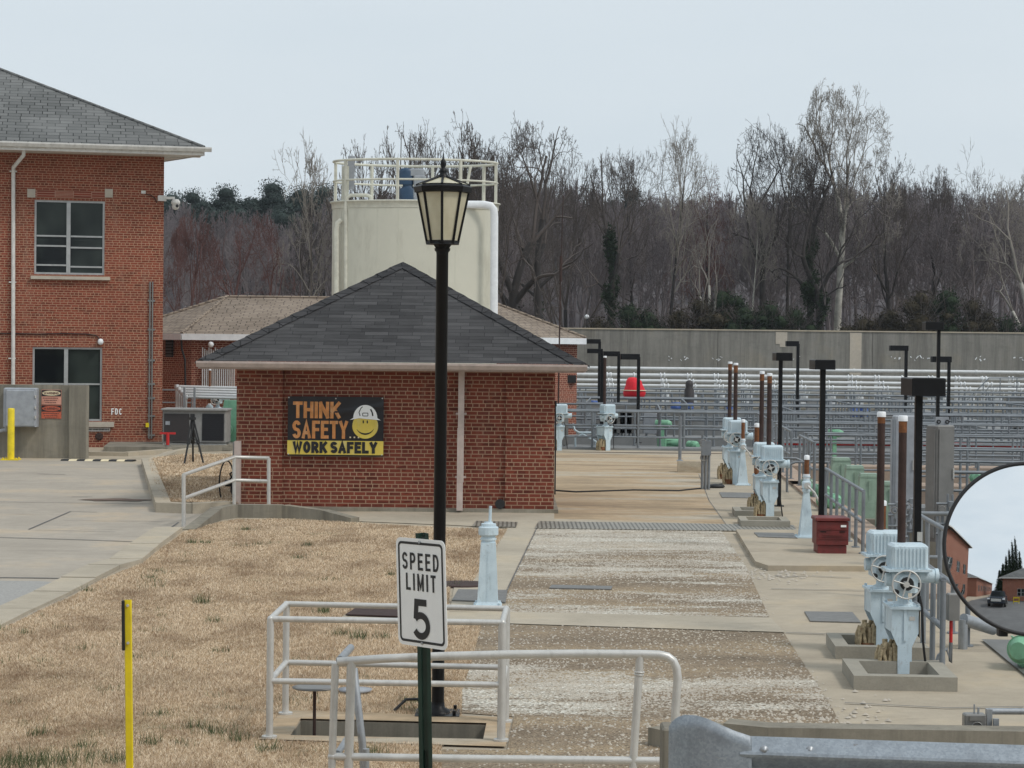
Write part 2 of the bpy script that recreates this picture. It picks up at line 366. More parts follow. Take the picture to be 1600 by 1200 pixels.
# ------------------------------------------------------------------ mesh builder
class MB:
    """collects shapes; build() links them as ONE mesh object (coordinates relative to the thing it belongs to)"""
    def __init__(s): s.v = []; s.f = []; s.sm = []
    def add(s, vs, fs, smooth=False):
        o = len(s.v); s.v += [tuple(x) for x in vs]
        for f in fs: s.f.append(tuple(i + o for i in f)); s.sm.append(smooth)
        return s
    def box(s, c, d, rz=0, rx=0, ry=0):
        hx, hy, hz = d[0] / 2, d[1] / 2, d[2] / 2
        m = Matrix.Translation(c) @ Matrix.Rotation(rz, 4, 'Z') @ Matrix.Rotation(ry, 4, 'Y') @ Matrix.Rotation(rx, 4, 'X')
        vs = [m @ Vector((x, y, z)) for z in (-hz, hz) for x, y in ((-hx, -hy), (hx, -hy), (hx, hy), (-hx, hy))]
        return s.add(vs, [(0, 3, 2, 1), (4, 5, 6, 7), (0, 1, 5, 4), (1, 2, 6, 5), (2, 3, 7, 6), (3, 0, 4, 7)])
    def bbox(s, c, d, b=0.01, rz=0):
        """box with chamfered upright and top edges"""
        hx, hy, hz = d[0] / 2, d[1] / 2, d[2] / 2
        def ring(x, y, k):
            return [(-x + k, -y), (x - k, -y), (x, -y + k), (x, y - k), (x - k, y), (-x + k, y), (-x, y - k), (-x, -y + k)]
        rot = Matrix.Rotation(rz, 3, 'Z'); vs = []
        for z, r in ((-hz, ring(hx, hy, b)), (hz - b, ring(hx, hy, b)), (hz, ring(hx - b, hy - b, b * .6))):
            vs += [Vector(c) + rot @ Vector((x, y, z)) for x, y in r]
        fs = [tuple(range(7, -1, -1)), tuple(range(16, 24))]
        for L in (0, 8):
            fs += [(L + i, L + (i + 1) % 8, L + 8 + (i + 1) % 8, L + 8 + i) for i in range(8)]
        return s.add(vs, fs)
    def cyl(s, p0, p1, r, r1=None, n=12, caps=True):
        p0, p1 = Vector(p0), Vector(p1); r1 = r if r1 is None else r1
        d = (p1 - p0).normalized(); a = d.orthogonal().normalized(); b = d.cross(a)
        vs = []
        for p, rr in ((p0, r), (p1, r1)):
            vs += [p + (a * math.cos(2 * PI * i / n) + b * math.sin(2 * PI * i / n)) * rr for i in range(n)]
        s.add(vs, [(i, (i + 1) % n, n + (i + 1) % n, n + i) for i in range(n)], True)
        if caps: s.add(vs, [tuple(range(n - 1, -1, -1)), tuple(range(n, 2 * n))])
        return s
    def tube(s, pts, r, n=10, closed=False):
        pts = [Vector(p) for p in pts]; N = len(pts); vs = []; a = None
        for i, p in enumerate(pts):
            if closed: d = (pts[(i + 1) % N] - pts[i - 1]).normalized()
            else: d = (pts[min(i + 1, N - 1)] - pts[max(i - 1, 0)]).normalized()
            a = d.orthogonal().normalized() if a is None else (a - d * a.dot(d)).normalized()
            b = d.cross(a)
            rr = r[i] if isinstance(r, (list, tuple)) else r
            vs += [p + (a * math.cos(2 * PI * k / n) + b * math.sin(2 * PI * k / n)) * rr for k in range(n)]
        fs = []
        for i in range(N if closed else N - 1):
            j = (i + 1) % N
            fs += [(i * n + k, i * n + (k + 1) % n, j * n + (k + 1) % n, j * n + k) for k in range(n)]
        s.add(vs, fs, True)
        if not closed: s.add(vs, [tuple(range(n - 1, -1, -1)), tuple(range((N - 1) * n, N * n))])
        return s
    def lathe(s, prof, c=(0, 0, 0), n=20, smooth=True, a0=0):
        vs = []; c = Vector(c)
        for r, z in prof:
            vs += [c + Vector((r * math.cos(a0 + 2 * PI * k / n), r * math.sin(a0 + 2 * PI * k / n), z)) for k in range(n)]
        fs = []
        for i in range(len(prof) - 1):
            fs += [(i * n + k, i * n + (k + 1) % n, (i + 1) * n + (k + 1) % n, (i + 1) * n + k) for k in range(n)]
        s.add(vs, fs, smooth)
        L = (len(prof) - 1) * n
        return s.add(vs, [tuple(range(n - 1, -1, -1)), tuple(range(L, L + n))])
    def prism(s, pts, z0, z1):
        """pts (x, y) counter-clockwise, extruded upwards"""
        n = len(pts); a = sum(pts[i][0] * pts[(i + 1) % n][1] - pts[(i + 1) % n][0] * pts[i][1] for i in range(n))
        if a < 0: pts = pts[::-1]
        vs = [(p[0], p[1], z0) for p in pts] + [(p[0], p[1], z1) for p in pts]
        return s.add(vs, [tuple(range(n - 1, -1, -1)), tuple(range(n, 2 * n))] + [(i, (i + 1) % n, n + (i + 1) % n, n + i) for i in range(n)])
    def plate(s, pts, y0, y1):
        """outline in x-z, thickness along y from y0 (front) to y1"""
        n = len(pts); a = sum(pts[i][0] * pts[(i + 1) % n][1] - pts[(i + 1) % n][0] * pts[i][1] for i in range(n))
        if a < 0: pts = pts[::-1]
        vs = [(p[0], y0, p[1]) for p in pts] + [(p[0], y1, p[1]) for p in pts]
        return s.add(vs, [tuple(range(n)), tuple(range(2 * n - 1, n - 1, -1))] + [(i, n + i, n + (i + 1) % n, (i + 1) % n) for i in range(n)])
    def torus(s, c, rad, r, axis=(0, 1, 0), n=28, m=8):
        ax = Vector(axis).normalized(); a = ax.orthogonal().normalized(); b = ax.cross(a); c = Vector(c)
        return s.tube([c + (a * math.cos(2 * PI * i / n) + b * math.sin(2 * PI * i / n)) * rad for i in range(n)], r, m, True)
    def xf(s, m):
        s.v = [tuple(m @ Vector(v)) for v in s.v]; return s
    def build(s, name, mat, parent=None, world=True):
        me = bpy.data.meshes.new(name)
        off = parent_loc(parent) if world else Vector((0, 0, 0))
        me.from_pydata([tuple(Vector(v) - off) for v in s.v], [], s.f)
        me.polygons.foreach_set('use_smooth', s.sm)
        finish(me)
        o = bpy.data.objects.new(name, me); col.objects.link(o)
        me.materials.append(MAT[mat])
        if parent: o.parent = parent
        return o
def parent_loc(p):
    l = Vector((0, 0, 0))
    while p is not None: l = l + p.location; p = p.parent
    return l
def finish(me):
    me.update()
    nl = len(me.loops)
    if nl == 0: return
    co = np.empty(len(me.vertices) * 3); me.vertices.foreach_get('co', co); co = co.reshape(-1, 3)
    vi = np.empty(nl, dtype=np.int32); me.loops.foreach_get('vertex_index', vi)
    nf = len(me.polygons); nr = np.empty(nf * 3); me.polygons.foreach_get('normal', nr); nr = nr.reshape(-1, 3)
    lt = np.empty(nf, dtype=np.int32); me.polygons.foreach_get('loop_total', lt)
    n = np.repeat(nr, lt, axis=0); p = co[vi]
    t = np.stack([-n[:, 1], n[:, 0], np.zeros(nl)], 1); L = np.linalg.norm(t, axis=1)
    flat = L < 0.02; t[flat] = (1, 0, 0); L[flat] = 1; t /= L[:, None]
    b = np.cross(n, t)
    uv = np.stack([(p * t).sum(1), (p * b).sum(1)], 1)
    l = me.uv_layers.new(name='UVMap'); l.data.foreach_set('uv', uv.ravel())
def tag(o, label=None, cat=None, group=None, kind=None):
    if label: o['label'] = label
    if cat: o['category'] = cat
    if group: o['group'] = group
    if kind: o['kind'] = kind
    return o
def thing(name, label, cat, loc=(0, 0, 0), group=None, rz=0):
    o = bpy.data.objects.new(name, None); col.objects.link(o)
    o.location = loc; o.rotation_euler = (0, 0, rz); o.empty_display_size = 0.2
    return tag(o, label, cat, group)
def copy_thing(src, loc, label, rz=0, sc=1.0, group=None):
    def rec(o, par):
        c = o.copy(); col.objects.link(c); c.parent = par
        for ch in o.children: rec(ch, c)
        return c
    c = rec(src, None); c.location = loc; c.rotation_euler = (0, 0, rz); c.scale = (sc, sc, sc)
    c['label'] = label
    if group: c['group'] = group
    return c
def ground_poly(name, loops, z, mat, kind='structure', parent=None):
    """flat sheet, first loop outline, others holes"""
    lp = [[Vector((p[0], p[1], 0)) for p in l] for l in loops]
    tris = tessellate_polygon(lp); flat = [p for l in lp for p in l]
    fs = []
    for t in tris:
        a, b, c = (flat[i] for i in t)
        if (b - a).cross(c - a).z < 0: t = (t[0], t[2], t[1])
        fs.append(tuple(t))
    m = MB(); m.add([(p.x, p.y, z) for p in flat], fs); o = m.build(name, mat, parent)
    if kind: o['kind'] = kind
    return o
def arc_(cx, cy, rx, ry, a0, a1, n=7): return [(cx + rx * math.cos(R(a0 + (a1 - a0) * i / n)), cy + ry * math.sin(R(a0 + (a1 - a0) * i / n))) for i in range(n + 1)]
GLYPH = {   # strokes on a unit box, width factor
 'I': (.0, [[(.5, 0), (.5, 1)]]), 'L': (.85, [[(0, 1), (0, 0), (1, 0)]]), 'T': (.95, [[(0, 1), (1, 1)], [(.5, 1), (.5, 0)]]), 'E': (.85, [[(1, 1), (0, 1), (0, 0), (1, 0)], [(0, .52), (.85, .52)]]),
 'F': (.85, [[(1, 1), (0, 1), (0, 0)], [(0, .5), (.85, .5)]]), 'H': (1, [[(0, 0), (0, 1)], [(1, 0), (1, 1)], [(0, .52), (1, .52)]]), 'N': (1.05, [[(0, 0), (0, 1)], [(1, 0), (1, 1)], [(0, 1), (1, 0)]]),
 'M': (1.35, [[(0, 0), (0, 1)], [(1, 0), (1, 1)], [(0, 1), (.5, .12), (1, 1)]]), 'K': (1.05, [[(0, 0), (0, 1)], [(1, 1), (.08, .42)], [(.35, .6), (1, 0)]]), 'A': (1.1, [[(0, 0), (.5, 1), (1, 0)], [(.2, .28), (.8, .28)]]),
 'W': (1.5, [[(0, 1), (.25, 0), (.5, .95), (.75, 0), (1, 1)]]), 'Y': (1.05, [[(0, 1), (.5, .45), (1, 1)], [(.5, .45), (.5, 0)]]), 'P': (.95, [[(0, 0), (0, 1), (.55, 1)] + arc_(.55, .73, .45, .27, 90, -90) + [(0, .46)]]),
 'R': (1, [[(0, 0), (0, 1), (.55, 1)] + arc_(.55, .73, .42, .27, 90, -90) + [(0, .46)], [(.5, .46), (1, 0)]]), 'D': (1, [[(0, 0), (0, 1), (.45, 1)] + arc_(.45, .5, .55, .5, 90, -90, 12) + [(0, 0)]]),
 'O': (1, [arc_(.5, .5, .5, .5, 90, 450, 20)]), 'C': (1, [arc_(.5, .5, .5, .5, 40, 320, 16)]), 'G': (1, [arc_(.5, .5, .5, .5, 40, 345, 16) + [(1, .45), (.6, .45)]]),
 'S': (.95, [arc_(.5, .75, .5, .25, 15, 270, 12) + arc_(.5, .25, .5, .25, 90, -165, 12)[0:]]), '5': (1, [[(.92, 1), (.14, 1), (.06, .50)], arc_(.46, .31, .54, .31, 142, -150, 20)])}
def stroke_text(body, x0, x1, z0, z1, y, w, gap=.38, depth=.002, surf=None, aspect=None):
    """bold condensed capitals made of flat ribbons; w = stroke width in metres"""
    H = z1 - z0 - w; tot = 0; adv = []
    for ch in body:
        g = .55 if ch == ' ' else GLYPH[ch][0]; adv.append(g); tot += g
    L = x1 - x0; ng = len(body) - 1
    u = (L - w * len(body.replace(' ', '')) - gap * w * 2.0 * ng) / max(tot, .001) if tot else 0
    m = MB(); x = x0; k = 0
    for ch, g in zip(body, adv):
        if ch != ' ':
            for st in GLYPH[ch][1]:
                pts = [Vector((x + w / 2 + p[0] * g * u, z0 + w / 2 + p[1] * H)) for p in st]; q = []
                for i, p in enumerate(pts):
                    a = pts[max(i - 1, 0)]; b = pts[min(i + 1, len(pts) - 1)]; d0 = (p - a); d1 = (b - p)
                    if d0.length < 1e-6: d0 = d1
                    if d1.length < 1e-6: d1 = d0
                    d0 = d0.normalized(); d1 = d1.normalized(); nn = Vector((-(d0 + d1).y, (d0 + d1).x))
                    nn = nn.normalized() if nn.length > .05 else Vector((-d0.y, d0.x)); c = max(.45, nn.dot(Vector((-d0.y, d0.x)))); off = nn * (w / 2 / c)
                    if i == 0: p = p - d1 * w / 2 * (ch not in 'SC5G')
                    if i == len(pts) - 1: p = p + d0 * w / 2 * (ch not in 'SC5G')
                    q.append((p - off, p + off))
                yy = y - depth - .0004 * (k % 3); k += 1; vs = []
                for a, b in q: vs += [(a.x, yy + (surf(a.x, a.y) if surf else 0), a.y), (b.x, yy + (surf(b.x, b.y) if surf else 0), b.y)]
                m.add(vs, [(2 * i, 2 * i + 2, 2 * i + 3, 2 * i + 1) for i in range(len(q) - 1)])
            x += g * u + w + gap * w * 2.0
        else: x += g * u
    return m

# ================================================================== ground
def XY(p): return Vector((p[0], p[1], 0))
pitC = [G(454, 1152), G(470, 1126), G(760, 1133), G(755, 1158)]
FAR = 420
ln = lambda v, u=3.4: W(u, v)
basin_loop = [W(3.4, 24.6), W(60, 24.6), W(60, 112), W(-4.5, 112), W(-2.6, 61.2), W(3.4, 61.2)]
ground_poly('ground', [[Vector((-300, -80, 0)), Vector((300, -80, 0)), Vector((300, FAR, 0)), Vector((-300, FAR, 0))], basin_loop, pitC], 0, 'concrete')
ground_poly('water', [basin_loop], -1.1, 'dark_water')
m = MB(); n = len(basin_loop); m.add([(p.x, p.y, 0) for p in basin_loop] + [(p.x, p.y, -1.12) for p in basin_loop], [(i, (i + 1) % n, n + (i + 1) % n, n + i) for i in range(n)]); tag(m.build('basin_side', 'old_concrete'), kind='structure')
# pit floor and its concrete sides
m = MB(); n = 4; c = [XY(p) for p in pitC]
m.add([(p.x, p.y, 0) for p in c] + [(p.x, p.y, -0.55) for p in c], [(i, (i + 1) % 4, 4 + (i + 1) % 4, 4 + i) for i in range(4)] + [(4, 5, 6, 7)])
o = m.build('pit', 'old_concrete'); o['kind'] = 'structure'

drive = [G(-900, 1010), G(-60, 1010), G(0, 985), G(110, 930), G(187, 889), G(235, 852), G(285, 829), G(345, 803), G(243, 801), G(221, 726), G(100, 718), G(-900, 712)]
ground_poly('driveway', [[G(-900, 1400)] + drive], 0.004, 'drive_concrete')
ground_poly('asphalt_road', [[G(-500, 1000), G(-100, 1000), G(0, 974), G(60, 943), G(108, 911), G(60, 909), G(-100, 907), G(-500, 905)]], 0.008, 'pale_asphalt')
m = MB()   # joints and trench across the drive
def crack(pts, w, mb=m, z=0.012):
    for a, b in zip(pts, pts[1:]):
        a, b = G(*a), G(*b); d = (b - a).normalized(); nn = Vector((-d.y, d.x, 0)) * w / 2
        vs = [a - nn, b - nn, b + nn, a + nn]
        mb.add([(v.x, v.y, z) for v in vs], [(0, 1, 2, 3)])
crack([(-60, 784), (90, 786), (235, 788)], 0.035)
crack([(-60, 839), (120, 844), (228, 848)], 0.05)
crack([(-60, 903), (40, 904), (112, 905)], 0.06)
crack([(45, 828), (110, 800), (152, 801)], 0.03); crack([(55, 829), (180, 832)], 0.02); crack([(100, 814), (255, 816)], 0.02)
crack([(258, 832), (279, 817)], 0.03)
crack([(58, 741), (102, 742)], 0.05); crack([(112, 777), (144, 777)], 0.05)
crack([(1205, 921), (1400, 925), (1600, 930)], .03); crack([(1228, 990), (1290, 992)], .03); crack([(1092, 742), (1108, 783), (1137, 824)], .012)
crack([(1210, 900), (1226, 903), (1260, 901), (1330, 904)], .03); crack([(1320, 1100), (1480, 1108), (1600, 1106)], .025); crack([(839, 826), (792, 924)], .014)
o = m.build('pavement_joint', 'asphalt'); tag(o, kind='structure')
m = MB(); 
for (cx, cy, a, b2) in ((180, 782, 0.62, .30),):
    g = G(cx, cy); m.add([(g.x + a * math.cos(k / 9 * PI) * (1 + .2 * math.sin(k * 2.1)), g.y + b2 * math.sin(k / 9 * PI) * (1 + .3 * math.sin(k * 1.7)), 0.0165) for k in range(18)], [tuple(range(18))])
o = m.build('ground_stain', 'stain_brown'); tag(o, kind='structure')
ground_poly('far_yard', [[W(-12, 112.5), W(70, 112.5), W(70, 136), W(-12, 136)]], 0.004, 'old_concrete')

# gravel track
A = [G(839, 825), G(1127, 830), G(1165, 885), G(1202, 965), G(800, 958), G(741, 960), G(790, 925)]
ground_poly('gravel_track', [A], 0.006, 'gravel_pale')
B = [G(752, 975), G(1225, 990), G(1300, 1106), G(1318, 1144), G(1060, 1140), G(1060, 1230), G(690, 1230), G(690, 1172), G(792, 1173), G(803, 1121), G(722, 1115), G(722, 1080)]
ground_poly('gravel_path', [B], 0.006, 'gravel_brown')
C = [G(866, 708), G(1062, 712), G(1092, 742), G(1107, 783), G(1136, 824), G(864, 815)]
ground_poly('tan_path', [C], 0.006, 'tan_pavement')
SLAB = 0.07
# slightly raised slab with a broken front edge, right of the track
m = MB(); pts = [G(1180, 885), G(1200, 892), G(1352, 893), G(1365, 873), G(1312, 835), G(1150, 834)]
m.add([(p.x, p.y, -.02) for p in pts] + [(p.x, p.y, z) for p, z in zip(pts, (SLAB,) * 6)], [(5, 4, 3, 2, 1, 0)[::-1][::-1], (6, 7, 8, 9, 10, 11)] + [(i, (i + 1) % 6, 6 + (i + 1) % 6, 6 + i) for i in range(6)]); o = m.build('raised_slab', 'concrete'); tag(o, kind='structure')

def kerb(name, pts, w, h, mat='kerb_concrete', side=1, z0=-0.05):
    """kerb stones along a line of ground points, width to one side"""
    p = [XY(q) for q in pts]; L = []
    for i, q in enumerate(p):
        d = Vector((0, 0, 0))
        if i > 0: d += (q - p[i - 1]).normalized()
        if i < len(p) - 1: d += (p[i + 1] - q).normalized()
        d.normalize(); L.append(q + Vector((-d.y, d.x, 0)) * w * side)
    m = MB()
    for i in range(len(p) - 1):
        a, b, c2, d2 = p[i], p[i + 1], L[i + 1], L[i]
        e = (b - a).normalized() * 0.006
        m.prism([(v.x, v.y) for v in (a + e, b - e, c2 - e, d2 + e)], z0, h + 0.004 * (i % 2))
    o = m.build(name, mat); o['kind'] = 'structure'; return o
kerb('kerb', [G(-60, 1010), G(0, 983), G(50, 957), G(110, 929), G(150, 908)], 0.42, 0.035)
kerb('kerb', [G(150, 908), G(187, 889), G(222, 880)], 0.42, 0.05)
kerb('kerb', [G(222, 880), G(250, 856), G(285, 830)], 0.42, 0.06)
isl = [G(221, 727), G(232, 765), G(243, 801)]
kerb('kerb', isl, 0.26, 0.17, side=1)
kerb('kerb', [G(243, 801), G(300, 803), G(366, 800)], 0.30, 0.17, side=1)
kerb('kerb', [G(222, 727), G(262, 712), G(330, 700), G(368, 698)], 0.25, 0.12, side=-1)
kerb('kerb', [G(135, 712), G(200, 713), G(270, 708)], 0.3, 0.10, side=1)
m = MB(); pts = [G(162, 707), G(262, 708), G(400, 703), G(400, 692), G(262, 694), G(175, 696)]
m.prism([(p.x, p.y) for p in pts], -0.02, 0.16); tag(m.build('pavement', 'old_concrete'), kind='structure')
# sloping cheek wall of the ramp in front of the pump house
m = MB(); a, b, c2, d2 = G(305, 830), G(346, 806), G(372, 803), G(548, 812)
def wallstrip(mb, pts, hs, w):
    for i in range(len(pts) - 1):
        p, q = XY(pts[i]), XY(pts[i + 1]); d = (q - p).normalized(); nn = Vector((-d.y, d.x, 0)) * w
        vs = [(p.x, p.y, -.05), (q.x, q.y, -.05), (q.x + nn.x, q.y + nn.y, -.05), (p.x + nn.x, p.y + nn.y, -.05),
              (p.x, p.y, hs[i]), (q.x, q.y, hs[i + 1]), (q.x + nn.x, q.y + nn.y, hs[i + 1]), (p.x + nn.x, p.y + nn.y, hs[i])]
        mb.add(vs, [(0, 3, 2, 1), (4, 5, 6, 7), (0, 1, 5, 4), (1, 2, 6, 5), (2, 3, 7, 6), (3, 0, 4, 7)])
wallstrip(m, [G(305, 829), G(348, 812), G(372, 809), G(440, 810), G(500, 813), G(548, 817)], [0.02, .20, .22, .22, .17, .08], 0.2)
tag(m.build('ramp_kerb', 'old_concrete'), kind='structure')
ground_poly('pavement', [[G(548, 815), G(700, 821), G(793, 826), G(835, 826), G(866, 815), G(866, 800), G(372, 800)]], 0.010, 'kerb_concrete')
ground_poly('footpath', [[G(793, 826), G(837, 826), G(790, 925), G(745, 958), G(703, 957), G(710, 915), G(737, 912)]], 0.012, 'kerb_concrete')
ground_poly('pavement', [[G(530, 967), G(560, 950), G(700, 955), G(800, 957), G(1204, 966), G(1226, 989), G(752, 974)]], 0.009, 'kerb_concrete')
# pit apron
ap = [G(405, 1158), G(440, 1112), G(800, 1124), G(790, 1170)]
ground_poly('pit_apron', [ap, pitC], 0.016, 'tan_pavement')
# island of dry grass soil
isl_in = [G(232, 727), G(240, 765), G(256, 797), G(372, 799), G(372, 719), G(290, 719)]
ground_poly('lawn', [isl_in], 0.15, 'lawn_soil')

# ------------------------------------------------------------------ lawn
lawn_px = [(-200, 1075), (-60, 1015), (0, 986), (60, 957), (110, 935), (150, 913), (187, 895), (222, 882), (250, 860), (288, 832), (320, 822), (372, 812), (450, 812), (550, 818), (700, 826), (793, 828), (766, 870), (737, 913), (703, 915), (701, 950), (560, 950), (528, 968), (752, 978), (735, 1040), (722, 1080), (721, 1121), (440, 1112), (405, 1158), (690, 1167), (690, 1230), (690, 1420), (-260, 1420)]
lawn_xy = [XY(G(*p)) for p in lawn_px]
ap_xy = [XY(p) for p in ap]
def inside(x, y, poly):
    r = np.zeros(len(x), bool); n = len(poly); j = n - 1
    for i in range(n):
        xi, yi, xj, yj = poly[i].x, poly[i].y, poly[j].x, poly[j].y
        if yi != yj:
            r ^= ((yi > y) != (yj > y)) & (x < (xj - xi) * (y - yi) / (yj - yi) + xi)
        j = i
    return r
ground_poly('lawn', [lawn_xy], 0.008, 'lawn_soil')
def blades(name, polys, holes, dens, hmin, hmax, wid, z, mat, seed, lay=0.9, clumps=None, label=None, cat=None):
    rg = np.random.default_rng(seed); X = []; Y = []
    if clumps is None:
        for poly in polys:
            x0, x1 = min(p.x for p in poly), max(p.x for p in poly); y0, y1 = min(p.y for p in poly), max(p.y for p in poly)
            N = int((x1 - x0) * (y1 - y0) * dens); x = rg.uniform(x0, x1, N); y = rg.uniform(y0, y1, N)
            k = inside(x, y, poly) & (rg.random(N) < np.clip(17.0 / y, 0.25, 1) ** 1.2)
            k &= np.abs(x / np.maximum(y, 1)) < 0.27
            for h in holes: k &= ~inside(x, y, h)
            X.append(x[k]); Y.append(y[k])
        X = np.concatenate(X); Y = np.concatenate(Y); S = np.ones(len(X))
    else:
        S = []
        for cx, cy, rad, num, s in clumps:
            X.append(rg.normal(cx, rad, num)); Y.append(rg.normal(cy, rad, num)); S.append(np.full(num, s))
        X = np.concatenate(X); Y = np.concatenate(Y); S = np.concatenate(S)
    N = len(X); far = np.clip(Y / 17.0, 0.9, 2.2)
    lf = .5 + .5 * np.sin(X * 1.9 + 1.3 * np.sin(Y * 1.3)) * np.sin(Y * 1.5 + 1.1 * np.sin(X * 2.1 + 2)); h = rg.uniform(hmin, hmax, N) * S * (.7 + .7 * lf); az = rg.uniform(0, 2 * PI, N); ln_ = np.abs(rg.normal(0, lay, N)) * h
    w = wid * far * rg.uniform(0.6, 1.3, N); pa = rg.uniform(-0.9, 0.9, N)
    dx, dy = np.cos(az) * ln_, np.sin(az) * ln_; wx, wy = np.cos(pa) * w / 2, np.sin(pa) * w / 2
    hz = h * np.where(ln_ > h, 0.45, 0.8)
    v = np.empty((N, 3, 3)); v[:, 0] = np.stack([X - wx, Y - wy, np.full(N, z)], 1); v[:, 1] = np.stack([X + wx, Y + wy, np.full(N, z)], 1)
    v[:, 2] = np.stack([X + dx, Y + dy, z + hz], 1)
    me = np_mesh(name, v.reshape(-1, 3), 3, N)
    a = me.attributes.new('tint', 'FLOAT', 'POINT'); a.data.foreach_set('value', np.repeat(rg.random(N), 3))
    me.materials.append(MAT[mat]); o = bpy.data.objects.new(name, me); col.objects.link(o)
    return tag(o, label, cat, kind='stuff')
def np_mesh(name, v, k, nf, smooth=False, idx=None):
    me = bpy.data.meshes.new(name); me.vertices.add(len(v)); me.vertices.foreach_set('co', np.ascontiguousarray(v, dtype=np.float32).ravel())
    idx = np.arange(nf * k, dtype=np.int32) if idx is None else idx.astype(np.int32).ravel()
    me.loops.add(nf * k); me.loops.foreach_set('vertex_index', idx)
    me.polygons.add(nf); me.polygons.foreach_set('loop_start', np.arange(0, nf * k, k, dtype=np.int32))
    me.polygons.foreach_set('loop_total', np.full(nf, k, dtype=np.int32))
    if smooth: me.polygons.foreach_set('use_smooth', np.ones(nf, bool))
    me.update(calc_edges=True); return me
blades('dry_grass', [lawn_xy], [ap_xy], 11000, 0.012, 0.036, 0.0050, 0.008, 'straw', 3, 1.1, label='straw coloured winter grass covering the lawn between drive and gravel', cat='grass')
blades('dry_grass', [[XY(p) for p in isl_in]], [], 3500, 0.02, 0.05, 0.008, 0.15, 'straw', 4, 1.1, label='straw coloured grass inside the raised concrete kerb left of the pump house', cat='grass')
rnd = random.Random(5); cl = []
for px, py, s, nn in ((315, 945, 1.5, 60), (335, 975, 1, 40), (345, 1020, 1.4, 30), (235, 905, 1, 40), (300, 850, 1.3, 50), (320, 850, 1, 40), (385, 830, 1, 60), (480, 855, 1, 40), (560, 1000, 1.3, 70), (505, 960, 1.4, 60), (530, 995, 1, 50), (140, 925, 1.2, 30),
                      (60, 1150, 1.6, 50), (130, 1170, 1.5, 50), (230, 1165, 1.7, 50), (330, 1150, 1.6, 60), (300, 1140, 1.3, 60), (370, 1160, 1.5, 60), (420, 1175, 1.5, 60), (20, 1195, 1.4, 250), (60, 1200, 1.4, 250), (110, 1190, 1.3, 180), (180, 1195, 1.5, 70), (430, 1130, 1.3, 30), (610, 900, 1, 40), (600, 1000, 1.1, 40), (250, 1120, 1.2, 40), (640, 1100, 1.2, 60), (580, 1180, 1.3, 70)):
    g = G(px, py); cl.append((g.x, g.y, 0.05 if nn < 100 else .16, nn, s))
for _ in range(70):
    g = G(rnd.uniform(0, 700), rnd.uniform(850, 1190))
    cl.append((g.x, g.y, rnd.uniform(.03, .12), rnd.randint(10, 35), rnd.uniform(.6, 1.1)))
mk = [c for c in cl if inside(np.array([c[0]]), np.array([c[1]]), lawn_xy)[0] and not inside(np.array([c[0]]), np.array([c[1]]), ap_xy)[0]]
blades('green_tufts', None, None, 0, 0.04, 0.10, 0.005, 0.008, 'green_blade', 6, 0.45, clumps=mk, label='scattered green weed tufts growing through the straw coloured lawn', cat='grass')

# loose pale chips lying on the track
rg = np.random.default_rng(9); V = []; Fx = []
def chips(poly, N, seed, cen=None):
    rg = np.random.default_rng(seed)
    poly = [XY(p) for p in poly]
    x0, x1 = min(p.x for p in poly), max(p.x for p in poly); y0, y1 = min(p.y for p in poly), max(p.y for p in poly)
    x = rg.uniform(x0, x1, N); y = rg.uniform(y0, y1, N)
    if cen is not None: x = rg.normal(cen.x, .35, N); y = rg.normal(cen.y, .5, N)
    k = inside(x, y, poly); x, y = x[k], y[k]; n = len(x)
    s = rg.uniform(0.005, 0.016, n) * (2.0 if cen is not None else 1); base = np.array([(1, 0, 0), (0, 1, 0), (-1, 0, 0), (0, -1, 0), (0.1, 0.1, 0.8)])
    v = np.empty((n, 5, 3)); an = rg.uniform(0, 6.28, n)
    for i, b in enumerate(base):
        q = rg.uniform(0.6, 1.3, n)
        v[:, i, 0] = x + s * q * (b[0] * np.cos(an) - b[1] * np.sin(an)); v[:, i, 1] = y + s * q * (b[0] * np.sin(an) + b[1] * np.cos(an)); v[:, i, 2] = 0.006 + s * b[2] * q
    f = np.array([(0, 1, 4), (1, 2, 4), (2, 3, 4), (3, 0, 4)])
    idx = (np.arange(n)[:, None, None] * 5 + f[None]).reshape(-1, 3)
    return v.reshape(-1, 3), idx
def band_p(y, bands): return np.interp(y, [b[0] for b in bands], [b[1] for b in bands])
